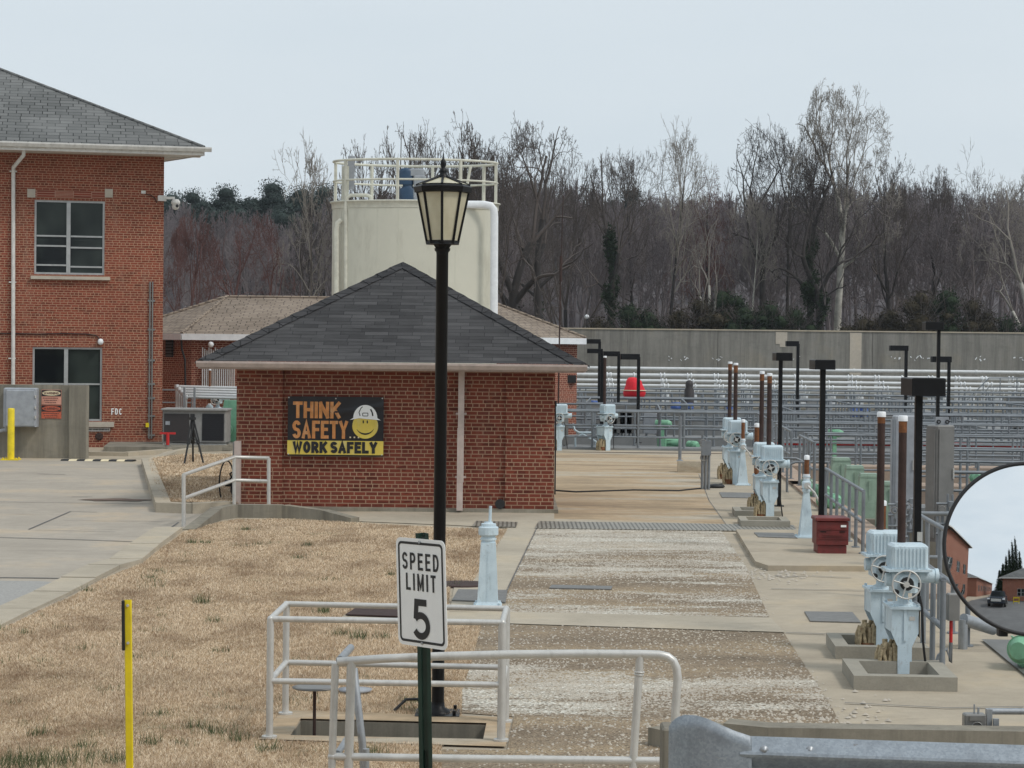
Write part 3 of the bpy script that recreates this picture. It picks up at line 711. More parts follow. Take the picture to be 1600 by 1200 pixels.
def chip_bed(poly, N, seed, bands, slant):
    rg = np.random.default_rng(seed); poly = [XY(p) for p in poly]; x0, x1 = min(p.x for p in poly), max(p.x for p in poly); y0, y1 = min(p.y for p in poly), max(p.y for p in poly)
    x = rg.uniform(x0, x1, N); y = rg.uniform(y0, y1, N); f = .5 * np.sin(x * 2.3 + 1.7 * np.sin(y * 1.1)) + .5 * np.sin(y * 2.9 + 1.3 * np.sin(x * 1.7 + seed)) + .4 * np.sin(x * 5.1 - y * 4.3)
    k = inside(x, y, poly) & (rg.random(N) < band_p(y + slant * x, bands) * (.55 + .45 * f)); x, y = x[k] + rg.normal(0, .05, k.sum()), y[k] + rg.normal(0, .05, k.sum()); n = len(x)
    s = rg.uniform(0.006, 0.015, n); base = np.array([(1, 0, 0), (0, 1, 0), (-1, 0, 0), (0, -1, 0), (0.1, 0.1, 0.75)]); v = np.empty((n, 5, 3)); an = rg.uniform(0, 6.28, n)
    for i, b in enumerate(base):
        q = rg.uniform(0.6, 1.3, n); v[:, i, 0] = x + s * q * (b[0] * np.cos(an) - b[1] * np.sin(an)); v[:, i, 1] = y + s * q * (b[0] * np.sin(an) + b[1] * np.cos(an)); v[:, i, 2] = 0.006 + s * b[2] * q
    idx = (np.arange(n)[:, None, None] * 5 + np.array([(0, 1, 4), (1, 2, 4), (2, 3, 4), (3, 0, 4)])[None]).reshape(-1, 3)
    return v.reshape(-1, 3), idx
BA = ((21.0, .6), (22.4, .6), (23.6, .12), (24.3, .45), (24.9, .05), (26.0, .10), (26.6, .6), (29, .35), (30, .55), (34, .55)); BB = ((14, .05), (16.3, .12), (17.4, .5), (18.5, .5), (19.4, .15), (20, .02), (23, .2))
parts_ = [chip_bed(A, 70000, 11, BA, 0), chip_bed(B, 70000, 12, BB, .35), chips(A, 1500, 1), chips(B, 1500, 2), chips([G(1130, 860), G(1300, 860), G(1300, 960), G(1130, 960)], 160, 3, G(1195, 898)), chips([G(1200, 1000), G(1400, 1000), G(1400, 1150), G(1200, 1150)], 120, 4, G(1290, 1120))]
o_ = 0; VV = []; II = []
for v, i in parts_: VV.append(v); II.append(i + o_); o_ += len(v)
me = np_mesh('gravel', np.concatenate(VV), 3, sum(len(i) for i in II), idx=np.concatenate(II)); me.materials.append(MAT['pale_stone'])
o = bpy.data.objects.new('gravel', me); col.objects.link(o); tag(o, 'loose pale crushed stone chips strewn over the brown track', 'gravel', kind='stuff')

# ------------------------------------------------------------------ drains, covers, plates set in the ground
def plate_on(name, px, z, mat, label, cat, group=None, th=0.012):
    pts = [XY(G(*p)) for p in px]; cx = sum(p.x for p in pts) / 4; cy = sum(p.y for p in pts) / 4
    m = MB(); m.prism([(p.x, p.y) for p in pts], z, z + th); o = m.build(name, mat); 
    return tag(o, label, cat, group)
plate_on('trench_drain', [(835, 827), (1245, 832), (1240, 822), (842, 816)], 0.008, 'drain_grate', 'long slotted metal drain grating crossing the track beside the pump house', 'drain')
plate_on('trench_drain', [(738, 824), (806, 826), (809, 818), (744, 816)], 0.014, 'drain_grate', 'short metal drain grating at the foot of the brick wall near the downpipe', 'drain')
plate_on('floor_hatch', [(706, 941), (790, 944), (793, 925), (716, 924)], 0.014, 'plate_metal', 'dark metal hatch plate in the ground under the pale blue valve stand', 'hatch')
plate_on('storm_grate', [(540, 964), (622, 967), (632, 954), (560, 951)], 0.018, 'rust_dark', 'rusty storm grate in the lawn behind the speed sign', 'drain')
plate_on('floor_hatch', [(1185, 847), (1246, 849), (1240, 841), (1178, 840)], SLAB, 'plate_metal', 'thin grey hatch plate on the slab left of the maroon cabinet', 'hatch')
plate_on('floor_hatch', [(1266, 972), (1345, 974), (1332, 958), (1257, 957)], 0.002, 'plate_metal', 'wide grey hatch plate in the concrete behind the kerbed valve pits', 'hatch')
plate_on('floor_hatch', [(1128, 778), (1184, 779), (1180, 771), (1124, 770)], 0.002, 'plate_metal', 'grey hatch plate beside the distant pair of pale blue valve stands', 'hatch')
plate_on('floor_hatch', [(858, 921), (955, 923), (957, 918), (862, 916)], 0.008, 'plate_metal', 'thin rusted plate sunk in the middle of the gravel track', 'hatch')
m = MB(); g = G(722, 915); m.lathe([(0.33, 0), (0.33, .015), (.30, .02)], (g.x, g.y, 0.01), 24); tag(m.build('manhole_cover', 'rust_dark'), 'round rusty manhole cover beside the footpath behind the lamp post', 'manhole cover')
o = ground_poly('floor_grating', [[W(3.45, 14.5), W(9, 14.5), W(9, 21), W(3.45, 21)]], 0.02, 'floor_grate', None); tag(o, 'large pale bar grating laid over the basin under the round mirror', 'grating')

# speed bump of black and cream rubber
g0, g1 = G(98, 720), G(210, 721); d = (g1 - g0) / 9
sb = thing('speed_bump', 'black and cream striped rubber speed bump on the drive', 'speed bump', (g0 + g1) / 2)
for k in range(9):
    a = g0 + d * k; b = a + d; m = MB()
    e = d.normalized(); nn = Vector((-e.y, e.x, 0)); sh = e * 0.06
    vs = []
    for q in (a, b):
        for t_, z_ in ((-.14, 0.006), (-.08, .045), (.08, .045), (.14, .006)):
            vs.append(Vector((q.x, q.y, z_)) + nn * t_ + sh * t_ * 4)
    m.add(vs, [(0, 1, 5, 4), (1, 2, 6, 5), (2, 3, 7, 6), (0, 3, 2, 1), (4, 5, 6, 7)])
    m.build('stripe', 'black_plastic' if k % 2 == 0 else 'sign_cream', sb)

# ================================================================== buildings
def wall_holes(mb, L, H, holes, M4, depth=0.12):
    """front wall 0..L x 0..H facing -y with openings (x0,x1,z0,z1) and their reveals"""
    xs = sorted({0, L} | {h[0] for h in holes} | {h[1] for h in holes}); zs = sorted({0, H} | {h[2] for h in holes} | {h[3] for h in holes})
    vs = []; fs = []
    def q(pts):
        o = len(vs); vs.extend(M4 @ Vector(p) for p in pts); fs.append(tuple(range(o, o + 4)))
    for i in range(len(xs) - 1):
        for j in range(len(zs) - 1):
            cx, cz = (xs[i] + xs[i + 1]) / 2, (zs[j] + zs[j + 1]) / 2
            if any(h[0] < cx < h[1] and h[2] < cz < h[3] for h in holes): continue
            q([(xs[i], 0, zs[j]), (xs[i + 1], 0, zs[j]), (xs[i + 1], 0, zs[j + 1]), (xs[i], 0, zs[j + 1])])
    for a, b, c, d in holes:
        q([(a, 0, c), (a, depth, c), (a, depth, d), (a, 0, d)]); q([(b, 0, c), (b, 0, d), (b, depth, d), (b, depth, c)])
        q([(a, 0, d), (a, depth, d), (b, depth, d), (b, 0, d)]); q([(a, 0, c), (b, 0, c), (b, depth, c), (a, depth, c)])
    mb.add(vs, fs)

# ---- tall brick building on the left (facade local x to the right, y inwards)
c0 = G(253, 699); HB = 8.28; AL = R(12)
LB = thing('brick_building', 'two storey orange brick building with grey slate roof at the left edge', 'building', (c0.x, c0.y, 0))
ML = Matrix.Translation(c0) @ Matrix.Rotation(AL, 4, 'Z') @ Matrix.Translation((-20, 0, 0))   # local x 0..20, corner at 20
def onwall(px, py, off=0.0):
    """facade coordinates of a pixel"""
    d = ray(px, py); nrm = Vector((-math.sin(AL), math.cos(AL), 0)); pt = c0 + nrm * off
    t_ = (pt - CAM).dot(nrm) / d.dot(nrm); p = ML.inverted() @ (CAM + d * t_); return p.x, p.z
ux0, uz1 = onwall(54, 312); ux1, uz0 = onwall(163, 430)
lx0, lz1 = onwall(51, 542); lx1, lz0 = onwall(159, 658)
m = MB(); wall_holes(m, 20, HB, [(ux0, ux1, uz0, uz1), (lx0, lx1, lz0, lz1)], ML)
def quad(mb, M4, pts): mb.add([M4 @ Vector(p) for p in pts], [(0, 1, 2, 3)])
SK = .42 * 16; quad(m, ML, [(20, 0, 0), (20 - SK, 16, 0), (20 - SK, 16, HB), (20, 0, HB)]); quad(m, ML, [(20 - SK, 16, 0), (-6, 16, 0), (-6, 16, HB), (20 - SK, 16, HB)])
m.build('wall', 'brick_orange', LB)
# roof
ov = 1.05; rz_ = HB + 0.12; pit = 0.47; h_ = (8 + ov) * pit
m = MB(); v = [(-5, -ov, rz_), (20 + ov, -ov, rz_), (20 + ov - .42 * 18.1, 16 + ov, rz_), (-5, 16 + ov, rz_), (-5, 8, rz_ + h_), (20 - 8, 8, rz_ + h_)]
m.add([ML @ Vector(p) for p in v], [(0, 1, 5, 4), (1, 2, 5), (2, 3, 4, 5), (0, 3, 2, 1)])
rf = m.build('roof', 'slate', LB)
m = MB(); a = ML @ Vector((20 + ov, -ov, rz_ + .01)); b = ML @ Vector((12, 8, rz_ + h_ + .01))
m.tube([a, b], 0.05, 6); m.build('hip_cap', 'slate', rf)
m = MB()
m.box((7.5 + ov / 2, -ov + .02, (HB - .10 + rz_ - .003) / 2), (25 + ov, .04, rz_ - HB + .097))
sd_ = math.atan(.42); m.box((20 + ov - .42 * 9.0, 8 + .02, (HB - .10 + rz_ - .003) / 2), (.04, 18 / math.cos(sd_), rz_ - HB + .097), rz=sd_)
m.box((7.5 + ov / 2, -ov / 2 + .02, HB - .06), (25 + ov - .1, ov - .08, .03)); m.prism([(20 - .1, 0.0), (20 + ov - .06 - .42 * ov, 0.0), (20 + ov - .06 - .42 * 17, 16), (20 - .42 * 16 - .1, 16)], HB - .095, HB - .075)
m.xf(ML).build('soffit', 'white_trim', LB)
m = MB(); pr = [(0, 0), (-.02, -.11), (-.09, -.12), (-.14, -.03), (-.14, 0.01), (-.12, 0.01), (-.10, -.04), (-.02, -.04)]
vs = [Vector((x, -ov - .001 + p[0], rz_ - .01 + p[1])) for x in (-5, 20 + ov + .2) for p in pr]; n = len(pr)
m.add([ML @ q for q in vs], [(i, n + i, n + (i + 1) % n, (i + 1) % n) for i in range(n)] + [tuple(range(n)), tuple(range(2 * n - 1, n - 1, -1))])
m.build('gutter', 'white_trim', LB)
def window(par, M4, x0, x1, z0, z1, mull, rails, dy=0.07, fm='window_metal'):
    fr = MB(); w = 0.055
    for a, b, c, d in ((x0, x0 + w, z0, z1), (x1 - w, x1, z0, z1), (x0 + w, x1 - w, z1 - w, z1), (x0 + w, x1 - w, z0, z0 + w)):
        fr.box(((a + b) / 2, dy, (c + d) / 2), (b - a - .001, .06, d - c - .001))
    for q in mull: fr.box((q, dy - .004, (z0 + z1) / 2), (.11, .06, z1 - z0 - 2 * w - .002))
    for (a, b, z) in rails: fr.box(((a + b) / 2, dy, z), (b - a, .045, .045))
    f = fr.xf(M4).build('window', fm, par)
    g = MB(); g.box(((x0 + x1) / 2, dy + .025, (z0 + z1) / 2), (x1 - x0 - .01, .01, z1 - z0 - .01)); g.xf(M4).build('pane', 'glass_dark', f)
    return f
mid = onwall(107, 369)
w1 = window(LB, ML, ux0, ux1, uz0, uz1, [mid[0]], [(ux0 + .06, mid[0] - .06, mid[1]), (mid[0] + .06, ux1 - .06, mid[1]), (ux0 + .06, mid[0] - .06, onwall(80, 414)[1]), (mid[0] + .06, ux1 - .06, onwall(80, 416)[1]), (ux0 + .06, mid[0] - .06, onwall(80, 384)[1]), (mid[0] + .06, ux1 - .06, onwall(80, 386)[1])])
m = MB(); sx, sz = onwall(98, 418, .2); m.lathe([(.05, 0), (.065, .16)], (sx, .16, sz - .1), 12); m.xf(ML).build('bin_on_sill', 'white_trim', w1)
mid2 = onwall(103, 600)
w2 = window(LB, ML, lx0, lx1, lz0, lz1, [mid2[0]], [(lx0 + .06, mid2[0] - .06, mid2[1]), (mid2[0] + .06, lx1 - .06, mid2[1])])
for (a, b, zt, zb) in ((48, 172, 431, 438), (134, 178, 659, 667)):
    xa, zt_ = onwall(a, zt); xb, zb_ = onwall(b, zb)
    if a == 134: xa = lx0 - .1
    m = MB(); m.box(((xa + xb) / 2, -.02, (zt_ + zb_) / 2), (xb - xa, .2, zt_ - zb_)); m.xf(ML).build('sill', 'pale_stone', LB)
xa, z1_ = onwall(55, 297); xb, z0_ = onwall(164, 311)
m = MB(); m.box(((xa + xb) / 2, -.008, (z0_ + z1_) / 2 - .0), (xb - xa, .03, z1_ - z0_ - .01)); lint = m.xf(ML)
l_ = lint.build('lintel', 'soldier_brick', LB)
u = l_.data.uv_layers[0].data
for q in u: q.uv = (q.uv[1] + .06, q.uv[0])
for px in (49, 170):
    x, z = onwall(px, 302); m = MB(); m.box((x, -.012, z), (.22, .04, .24)); m.xf(ML).build('keystone', 'pale_stone', LB)
# downpipe
m = MB(); xt, zt = onwall(38, 240); xm, zm = onwall(21, 262); xb, zb = onwall(21, 600)
m.tube([(xt, -.9, zt + .05), (xt, -.9, zt - .12), (xm, -.10, zm), (xm, -.08, zm - .2), (xb, -.08, 0.6), (xb, -.08, .02)], .055, 10)
for pz in (268, 441, 560):
    m.box((xm, -.06, onwall(21, pz)[1]), (.2, .1, .03))
m.xf(ML).build('downpipe', 'white_trim', LB)
m = MB()   # electrical conduits on the right
for px in (234.5, 238.5):
    xt, zt = onwall(px, 440); m.tube([(xt, -.04, zt), (xt, -.04, 0.25)], .022, 8)
for pz in (470, 515, 563, 600, 622, 650, 680): x, z = onwall(236.5, pz); m.box((x, -.03, z), (.2, .05, .05))
m.xf(ML).build('conduit', 'steel_cabinet', LB)
m = MB(); x, z = onwall(230, 664); m.box((x, -.05, z), (.09, .07, .12)); m.xf(ML).build('warning_tag', 'yellow_paint', LB)
m = MB()   # cable run to the globe lamp
pts = [(onwall(px, py)[0], -.03, onwall(px, py)[1]) for px, py in ((-60, 521), (20, 521), (60, 522), (100, 521), (135, 522), (150, 524), (157, 531))]
m.tube(pts, .018, 6); m.xf(ML).build('cable', 'rust_dark', LB)
gx, gz = onwall(157, 534)
m = MB(); m.lathe([(.0, -.09), (.06, -.07), (.085, 0), (.06, .07), (.0, .09)], (gx, -.12, gz), 14); 
gl = m.xf(ML).build('globe_lamp', 'bright_white', LB)
m = MB(); m.box((gx, -.05, gz + .02), (.14, .08, .1)); m.xf(ML).build('bracket', 'black_metal', gl)
x0, z1_ = onwall(174, 638); x1, z0_ = onwall(190.5, 648)
m = stroke_text('FDC', x0, x1, z0_, z1_, -.01, .027, .6); m.xf(ML).build('lettering', 'sign_white', LB)
x0, z1_ = onwall(136, 668); x1, z0_ = onwall(172, 674)
m = MB(); m.box(((x0 + x1) / 2, -.01, (z0_ + z1_) / 2), (x1 - x0, .02, z1_ - z0_)); pl = m.xf(ML).build('name_plate', 'white_trim', LB)
m = MB(); rr = random.Random(2)
for k in range(14): m.box((x0 + .05 + k * (x1 - x0 - .1) / 13, -.024, (z0_ + z1_) / 2), (.022 + .01 * rr.random(), .008, .045))
m.xf(ML).build('plate_writing', 'sign_black', pl)
x, z = onwall(155, 682); m = MB(); m.lathe([(.11, 0), (.11, .02), (.07, .03)], (0, 0, 0), 16); m.xf(ML @ Matrix.Translation((x, -.005, z)) @ Matrix.Rotation(PI / 2, 4, 'X')).build('wall_inlet', 'rust_dark', LB)
x, z = onwall(224, 300.5); m = MB(); m.box((x, -.04, z), (.12, .07, .08)); m.xf(ML).build('junction_box', 'white_trim', LB)
m = MB(); m.tube([(onwall(a, b)[0], -.02, onwall(a, b)[1]) for a, b in ((227, 303), (236, 305), (242, 310), (245, 317))], .012, 6); m.xf(ML).build('cable', 'rust_dark', LB)
# security camera
x, z = onwall(252, 310); sc_ = thing('security_camera', 'white dome security camera on a bracket at the corner of the brick building', 'camera', ML @ Vector((x, -.05, z)))
m = MB(); m.bbox((x + .02, -.07, z), (.24, .13, .16), .02); m.box((x + .22, -.12, z + .01), (.3, .06, .07)); m.xf(ML).build('bracket', 'white_trim', sc_)
m = MB(); x2, z2 = onwall(274, 317); m.lathe([(.0, .10), (.08, .09), (.125, .03), (.13, -.03), (.105, -.05), (.10, -.13), (.07, -.19), (0, -.21)], (x2, -.15, z2), 18); m.xf(ML).build('housing', 'white_trim', sc_)
m = MB(); m.lathe([(.045, 0), (.045, .03), (.02, .035)], (0, 0, 0), 12); m.xf(ML @ Matrix.Translation((x2 + .04, -.235, z2 - .1)) @ Matrix.Rotation(PI / 2, 4, 'X')).build('lens', 'black_plastic', sc_)

# ---- pump house
yA = 36.7; XA, XB = P(369, 700, yA).x, P(866, 700, yA).x; HP = 2.46; DP = 5.6
PH = thing('pump_house', 'low dark red brick pump house with black shingle hip roof behind the lamp post', 'building', ((XA + XB) / 2, yA, 0))
m = MB(); m.box(((XA + XB) / 2, yA + .06 + DP / 2 - .03, HP / 2 + .03), (XB - XA - .06, DP - .06, HP - .06))
pxl, pxr = P(441, 700, yA).x, P(790, 700, yA).x
m.box(((XA + pxl) / 2, yA + .05, HP / 2 + .03), (pxl - XA, .10, HP - .065)); m.box(((XB + pxr) / 2, yA + .05, HP / 2 + .03), (XB - pxr, .10, HP - .065))
m.box((XB - .028, yA + .4, HP / 2 + .03), (.06, .59, HP - .07))
m.build('wall', 'brick_dark', PH)
m = MB(); m.box(((XA + XB) / 2, yA + DP / 2, .025), (XB - XA + .16, DP + .16, .09)); m.build('plinth', 'old_concrete', PH)
eX0, eX1 = P(312, 566, 36.15).x, P(913, 575, 36.15).x; eY0 = 36.15; hw = (eX1 - eX0) / 2; eC = (eX0 + eX1) / 2; ez = 2.60; az = ez + 1.84
m = MB(); v = [(eX0, eY0, ez), (eX1, eY0, ez), (eX1, eY0 + 2 * hw, ez), (eX0, eY0 + 2 * hw, ez), (eC, eY0 + hw, az)]
m.add(v, [(0, 1, 4), (1, 2, 4), (2, 3, 4), (3, 0, 4), (0, 3, 2, 1)]); rf = m.build('roof', 'dark_shingle', PH)
m = MB()
for i in (0, 1, 2, 3):
    a, b = Vector(v[i]), Vector(v[4]); d = (b - a).normalized(); e1 = Vector(v[(i + 1) % 4]); e0 = Vector(v[(i - 1) % 4])
    s1 = ((e1 - a).normalized() - d * (e1 - a).normalized().dot(d)).normalized() * .17; s0 = ((e0 - a).normalized() - d * (e0 - a).normalized().dot(d)).normalized() * .17
    N = 14; L_ = (b - a)
    for k in range(N):
        p = a + L_ * (k / N); q = a + L_ * ((k + 1.15) / N if k < N - 1 else 1)
        up = Vector((0, 0, .028)); lo = Vector((0, 0, .010))
        m.add([p + up + Vector((0, 0, .01)), q + lo + Vector((0, 0, .012)), q + s1 + lo, p + s1 + up, q + s0 + lo, p + s0 + up, p + s1 + Vector((0, 0, -.004)), p + s0 + Vector((0, 0, -.004)), p + Vector((0, 0, 0))], [(0, 3, 2, 1), (0, 1, 4, 5), (0, 8, 6, 3), (0, 5, 7, 8), ])
m.build('hip_cap', 'cap_shingle', rf)
m = MB(); x0, x1 = eX0 - .03, eX1 + .03
m.box((eC, eY0 + .03, ez - .075), (x1 - x0, .03, .13)); m.box((x0 + .015, eY0 + hw + .02, ez - .075), (.03, 2 * hw, .13)); m.box((x1 - .015, eY0 + hw + .02, ez - .075), (.03, 2 * hw, .13))
m.build('fascia', 'pink_trim', PH)
m = MB(); pr = [(0, 0), (0, -.10), (-.06, -.10), (-.10, -.03), (-.10, 0.005), (-.085, .005), (-.06, -.05)]; n = len(pr)
vs = [Vector((x, eY0 + p[0], ez - .012 + p[1])) for x in (x0 - .02, x1 + .02) for p in pr]
m.add(vs, [(i, n + i, n + (i + 1) % n, (i + 1) % n) for i in range(n)] + [tuple(range(n)), tuple(range(2 * n - 1, n - 1, -1))]); m.build('gutter', 'pink_trim', PH)
m = MB(); m.box((eC, eY0 + hw + .02, ez - .135), (x1 - x0 - .08, 2 * hw - .05, .02)); m.build('soffit', 'pink_trim', PH)
xd = P(720, 700, 36.6).x
m = MB(); m.box((xd, 36.62, 1.95), (.105, .085, 1.0)); m.box((xd - .005, 36.60, 1.0), (.115, .085, .94)); m.box((xd - .01, 36.58, .30), (.105, .085, .52), rx=R(-6))
for z in (1.72, .62): m.box((xd, 36.64, z), (.19, .03, .035))
m.build('downpipe', 'pink_trim', PH)
xd = P(371, 700, 36.5).x
m = MB(); m.box((xd, 36.55, .62), (.11, .11, 1.18)); m.build('downpipe', 'pink_trim', PH)
m = MB(); xh = P(781, 798, 36.6).x
m.cyl((xh, 36.6, .16), (xh, 36.66, .16), .085, n=18); m.build('wall_pipe', 'black_plastic', PH)
m = MB(); m.box((XB + .02, yA + .5, 1.9), (.05, .12, .1)); m.tube([(XB + .02, yA + .5, 1.85), (XB + .03, yA + .5, 1.5), (XB + .03, yA + .45, .3)], .014, 6); m.build('cable', 'black_plastic', PH)

# ---- banner
bx0, bx1 = P(449, 660, 36.6).x, P(599, 660, 36.6).x; bz0, bz1 = P(520, 713, 36.6).z, P(520, 620, 36.6).z
by = 36.66; W_, H_ = bx1 - bx0, bz1 - bz0
def wrk(x, z):
    s, t_ = (x - bx0) / W_, (z - bz0) / H_
    return 0.010 * math.sin(5 * s + 3 * t_) * t_ + 0.014 * math.exp(-((t_ - .86 + .12 * math.sin(PI * s)) / .035) ** 2) * -1 + .006 * math.sin(23 * s - 9 * t_) * t_
BN = thing('banner', 'black and orange THINK SAFETY banner with hard hat face hanging on the brick wall', 'banner', ((bx0 + bx1) / 2, by, bz0))
def sheet(x0, x1, z0, z1, y, nx=40, nz=24):
    m = MB(); vs = [(x0 + (x1 - x0) * i / nx, y + wrk(x0 + (x1 - x0) * i / nx, z0 + (z1 - z0) * j / nz), z0 + (z1 - z0) * j / nz) for j in range(nz + 1) for i in range(nx + 1)]
    m.add(vs, [(j * (nx + 1) + i, j * (nx + 1) + i + 1, (j + 1) * (nx + 1) + i + 1, (j + 1) * (nx + 1) + i) for j in range(nz) for i in range(nx)], True); return m
paint('banner_black', (0.012, 0.012, 0.015), 0.38, var=0.2)
sheet(bx0, bx1, bz0, bz1, by).build('cloth', 'banner_black', BN)
fx = lambda f: bx0 + W_ * f
fz = lambda f: bz1 - H_ * f      # f measured from the top
sheet(bx0 - .004, bx1, fz(.975), fz(.74), by - .008, 20, 4).build('yellow_band', 'banner_yellow', BN)
stroke_text('THINK', fx(.055), fx(.55), fz(.365), fz(.085), by - .010, .058, .16, .003, wrk).build('lettering', 'banner_orange', BN)
stroke_text('SAFETY', fx(.05), fx(.63), fz(.705), fz(.405), by - .010, .056, .16, .003, wrk).build('lettering', 'banner_orange', BN)
stroke_text('WORK SAFELY', fx(.055), fx(.945), fz(.95), fz(.755), by - .012, .052, .14, .003, wrk).build('lettering', 'sign_black', BN)
m = MB()
for k in range(3): m.box((fx(.655 + .043 * k), by - .014, fz(.68)), (.02 * 1.3, .004, .026))
m.build('dots', 'sign_cream', BN)
cx, cz, rx_, rz2 = fx(.81), fz(.485), W_ * .135, H_ * .215
def disc(mb, cx, cz, rx, rz, y, a0=0, a1=2 * PI, n=32):
    mb.add([(cx + rx * math.cos(a0 + (a1 - a0) * k / n), y, cz + rz * math.sin(a0 + (a1 - a0) * k / n)) for k in range(n)], [tuple(range(n))])
m = MB(); disc(m, cx, cz, rx_, rz2, by - .020); fc = m.build('smiling_face', 'banner_yellow', BN)
m = MB(); disc(m, cx - .035, cz + .07, .012, .028, by - .024); disc(m, cx + .035, cz + .07, .012, .028, by - .024)
N = 20; arc = []
for k in range(N + 1): a = R(205) + R(130) * k / N; arc.append((cx + rx_ * .72 * math.cos(a), cz - .02 + rz2 * .68 * math.sin(a) + .03))
vs = []
for k, (x, z) in enumerate(arc): w = .004 + .010 * math.sin(PI * k / N); vs += [(x, by - .024, z - w), (x, by - .024, z + w)]
m.add(vs, [(2 * k, 2 * k + 2, 2 * k + 3, 2 * k + 1) for k in range(N)]); m.build('face_lines', 'sign_black', fc)
m = MB(); top = [(cx + rx_ * .93 * math.cos(PI * k / 20), cz + rz2 * .62 + H_ * .22 * math.sin(PI * k / 20)) for k in range(21)]
m.add([(x, by - .028, z) for x, z in [(cx + rx_ * 1.2, cz + rz2 * .45)] + top + [(cx - rx_ * 1.2, cz + rz2 * .45), (cx - rx_ * .5, cz + rz2 * .60), (cx + rx_ * .5, cz + rz2 * .60)]], [tuple(range(24))])
hat = m.build('hard_hat', 'sign_white', BN)
m = MB()
def strip(mb, pts, w, y):
    for (a, b) in zip(pts, pts[1:]):
        d = Vector((b[0] - a[0], 0, b[1] - a[1])).normalized(); nn = Vector((-d.z, 0, d.x)) * w
        mb.add([Vector((a[0], y, a[1])) - nn, Vector((b[0], y, b[1])) - nn, Vector((b[0], y, b[1])) + nn, Vector((a[0], y, a[1])) + nn], [(0, 1, 2, 3)])
bz_ = cz + rz2 * .78
strip(m, [(cx - .09, bz_), (cx - .11, bz_ + .06), (cx - .08, bz_ + .13), (cx - .05, bz_ + .16)], .007, by - .031)
strip(m, [(cx + .13, bz_), (cx + .12, bz_ + .06), (cx + .09, bz_ + .12)], .012, by - .031)
strip(m, [(cx - .045, bz_), (cx - .045, bz_ + .05), (cx + .045, bz_ + .05), (cx + .045, bz_), (cx - .045, bz_)], .006, by - .031)
m.build('hat_lines', 'sign_black', hat)
m = MB()
for fx_, fz_ in ((.01, .02), (.985, .02), (.5, .03), (.01, .97), (.985, .97)): m.cyl((fx(fx_), by - .012, fz(fz_)), (fx(fx_), by + .02, fz(fz_)), .012, n=8)
m.build('eyelets', 'aluminium', BN)

# ---- long brown-roofed building behind
LG = thing('long_brick_building', 'low long brick building with brown shingle roof and white fascia behind the tank', 'building', (-5.3, 70.7, 0))
ax0, ax1, ez, rzL = -10.65, 0.02, 3.28, 4.56
pl_ = [(ax0, 68), (ax1, 68), (2.45, 70.5), (2.45, 73), (ax1, 75.4), (ax0, 75.4), (-13.4, 73), (-13.4, 70.5)]
cxy = (-5.3, 71.7)
def inset(p, d):
    v = Vector((p[0] - cxy[0], p[1] - cxy[1])); return (p[0] - math.copysign(min(abs(v.x), d), v.x), p[1] - math.copysign(min(abs(v.y), d), v.y))
apL, apR = (-9.72, 71.7, rzL), (-0.95, 71.7, rzL)
m = MB(); vs = [(x, y, ez) for x, y in pl_] + [apL, apR]
m.add(vs, [(0, 1, 9, 8), (1, 2, 9), (2, 3, 9), (3, 4, 9), (4, 5, 8, 9), (5, 6, 8), (6, 7, 8), (7, 0, 8), (7, 6, 5, 4, 3, 2, 1, 0)])
rf = m.build('roof', 'brown_shingle', LG)
m = MB()
for i, ap_ in ((0, apL), (1, apR), (2, apR), (7, apL), (3, apR), (6, apL)): m.tube([(pl_[i][0], pl_[i][1], ez + .02), (ap_[0], ap_[1], ap_[2] + .02)], .055, 6)
m.tube([(apL[0], apL[1], apL[2] + .02), (apR[0], apR[1], apR[2] + .02)], .05, 6); m.build('ridge_cap', 'brown_shingle', rf)
m = MB()
for i in range(8):
    a, b = Vector((*pl_[i], 0)), Vector((*pl_[(i + 1) % 8], 0)); d = b - a; mid_ = (a + b) / 2
    m.box((mid_.x, mid_.y, ez - .10), (d.length - .02, .05, .2), rz=math.atan2(d.y, d.x))
m.build('fascia', 'bright_white', LG)
m = MB(); m.prism([inset(p, .28) for p in pl_], 0, ez - .01); m.build('wall', 'brick_far', LG)
m = MB(); q = P(269, 543, 69.0); m.box((-11.2, 68.95, q.z), (.34, .06, .62), rz=R(-45)); m.build('louver', 'louver_metal', LG)
m = MB()
for k in range(16):
    px = 316 + k * 3.3; q = P(px, 560, 68.1); m.tube([(q.x, 68.16, 2.85 - .05 * (k % 3)), (q.x, 68.16, 1.2)], .022, 6)
m.build('conduit', 'pipe_silver', LG)
m = MB(); q = P(330, 538, 68.1); m.lathe([(0, -.1), (.07, -.07), (.1, 0), (.07, .07), (0, .1)], (q.x, 68.05, q.z), 12); m.build('globe_lamp', 'bright_white', LG)
m = MB(); m.tube([P(283, 528, 68.1), P(284, 545, 68.1), P(289, 562, 68.1), P(290, 620, 68.1)], .035, 6); m.build('downpipe', 'black_plastic', LG)
m = MB(); q = P(886, 592, 70.6); m.box((q.x, 70.6, q.z), (.6, .3, .25)); m.build('wall_box', 'black_plastic', LG)

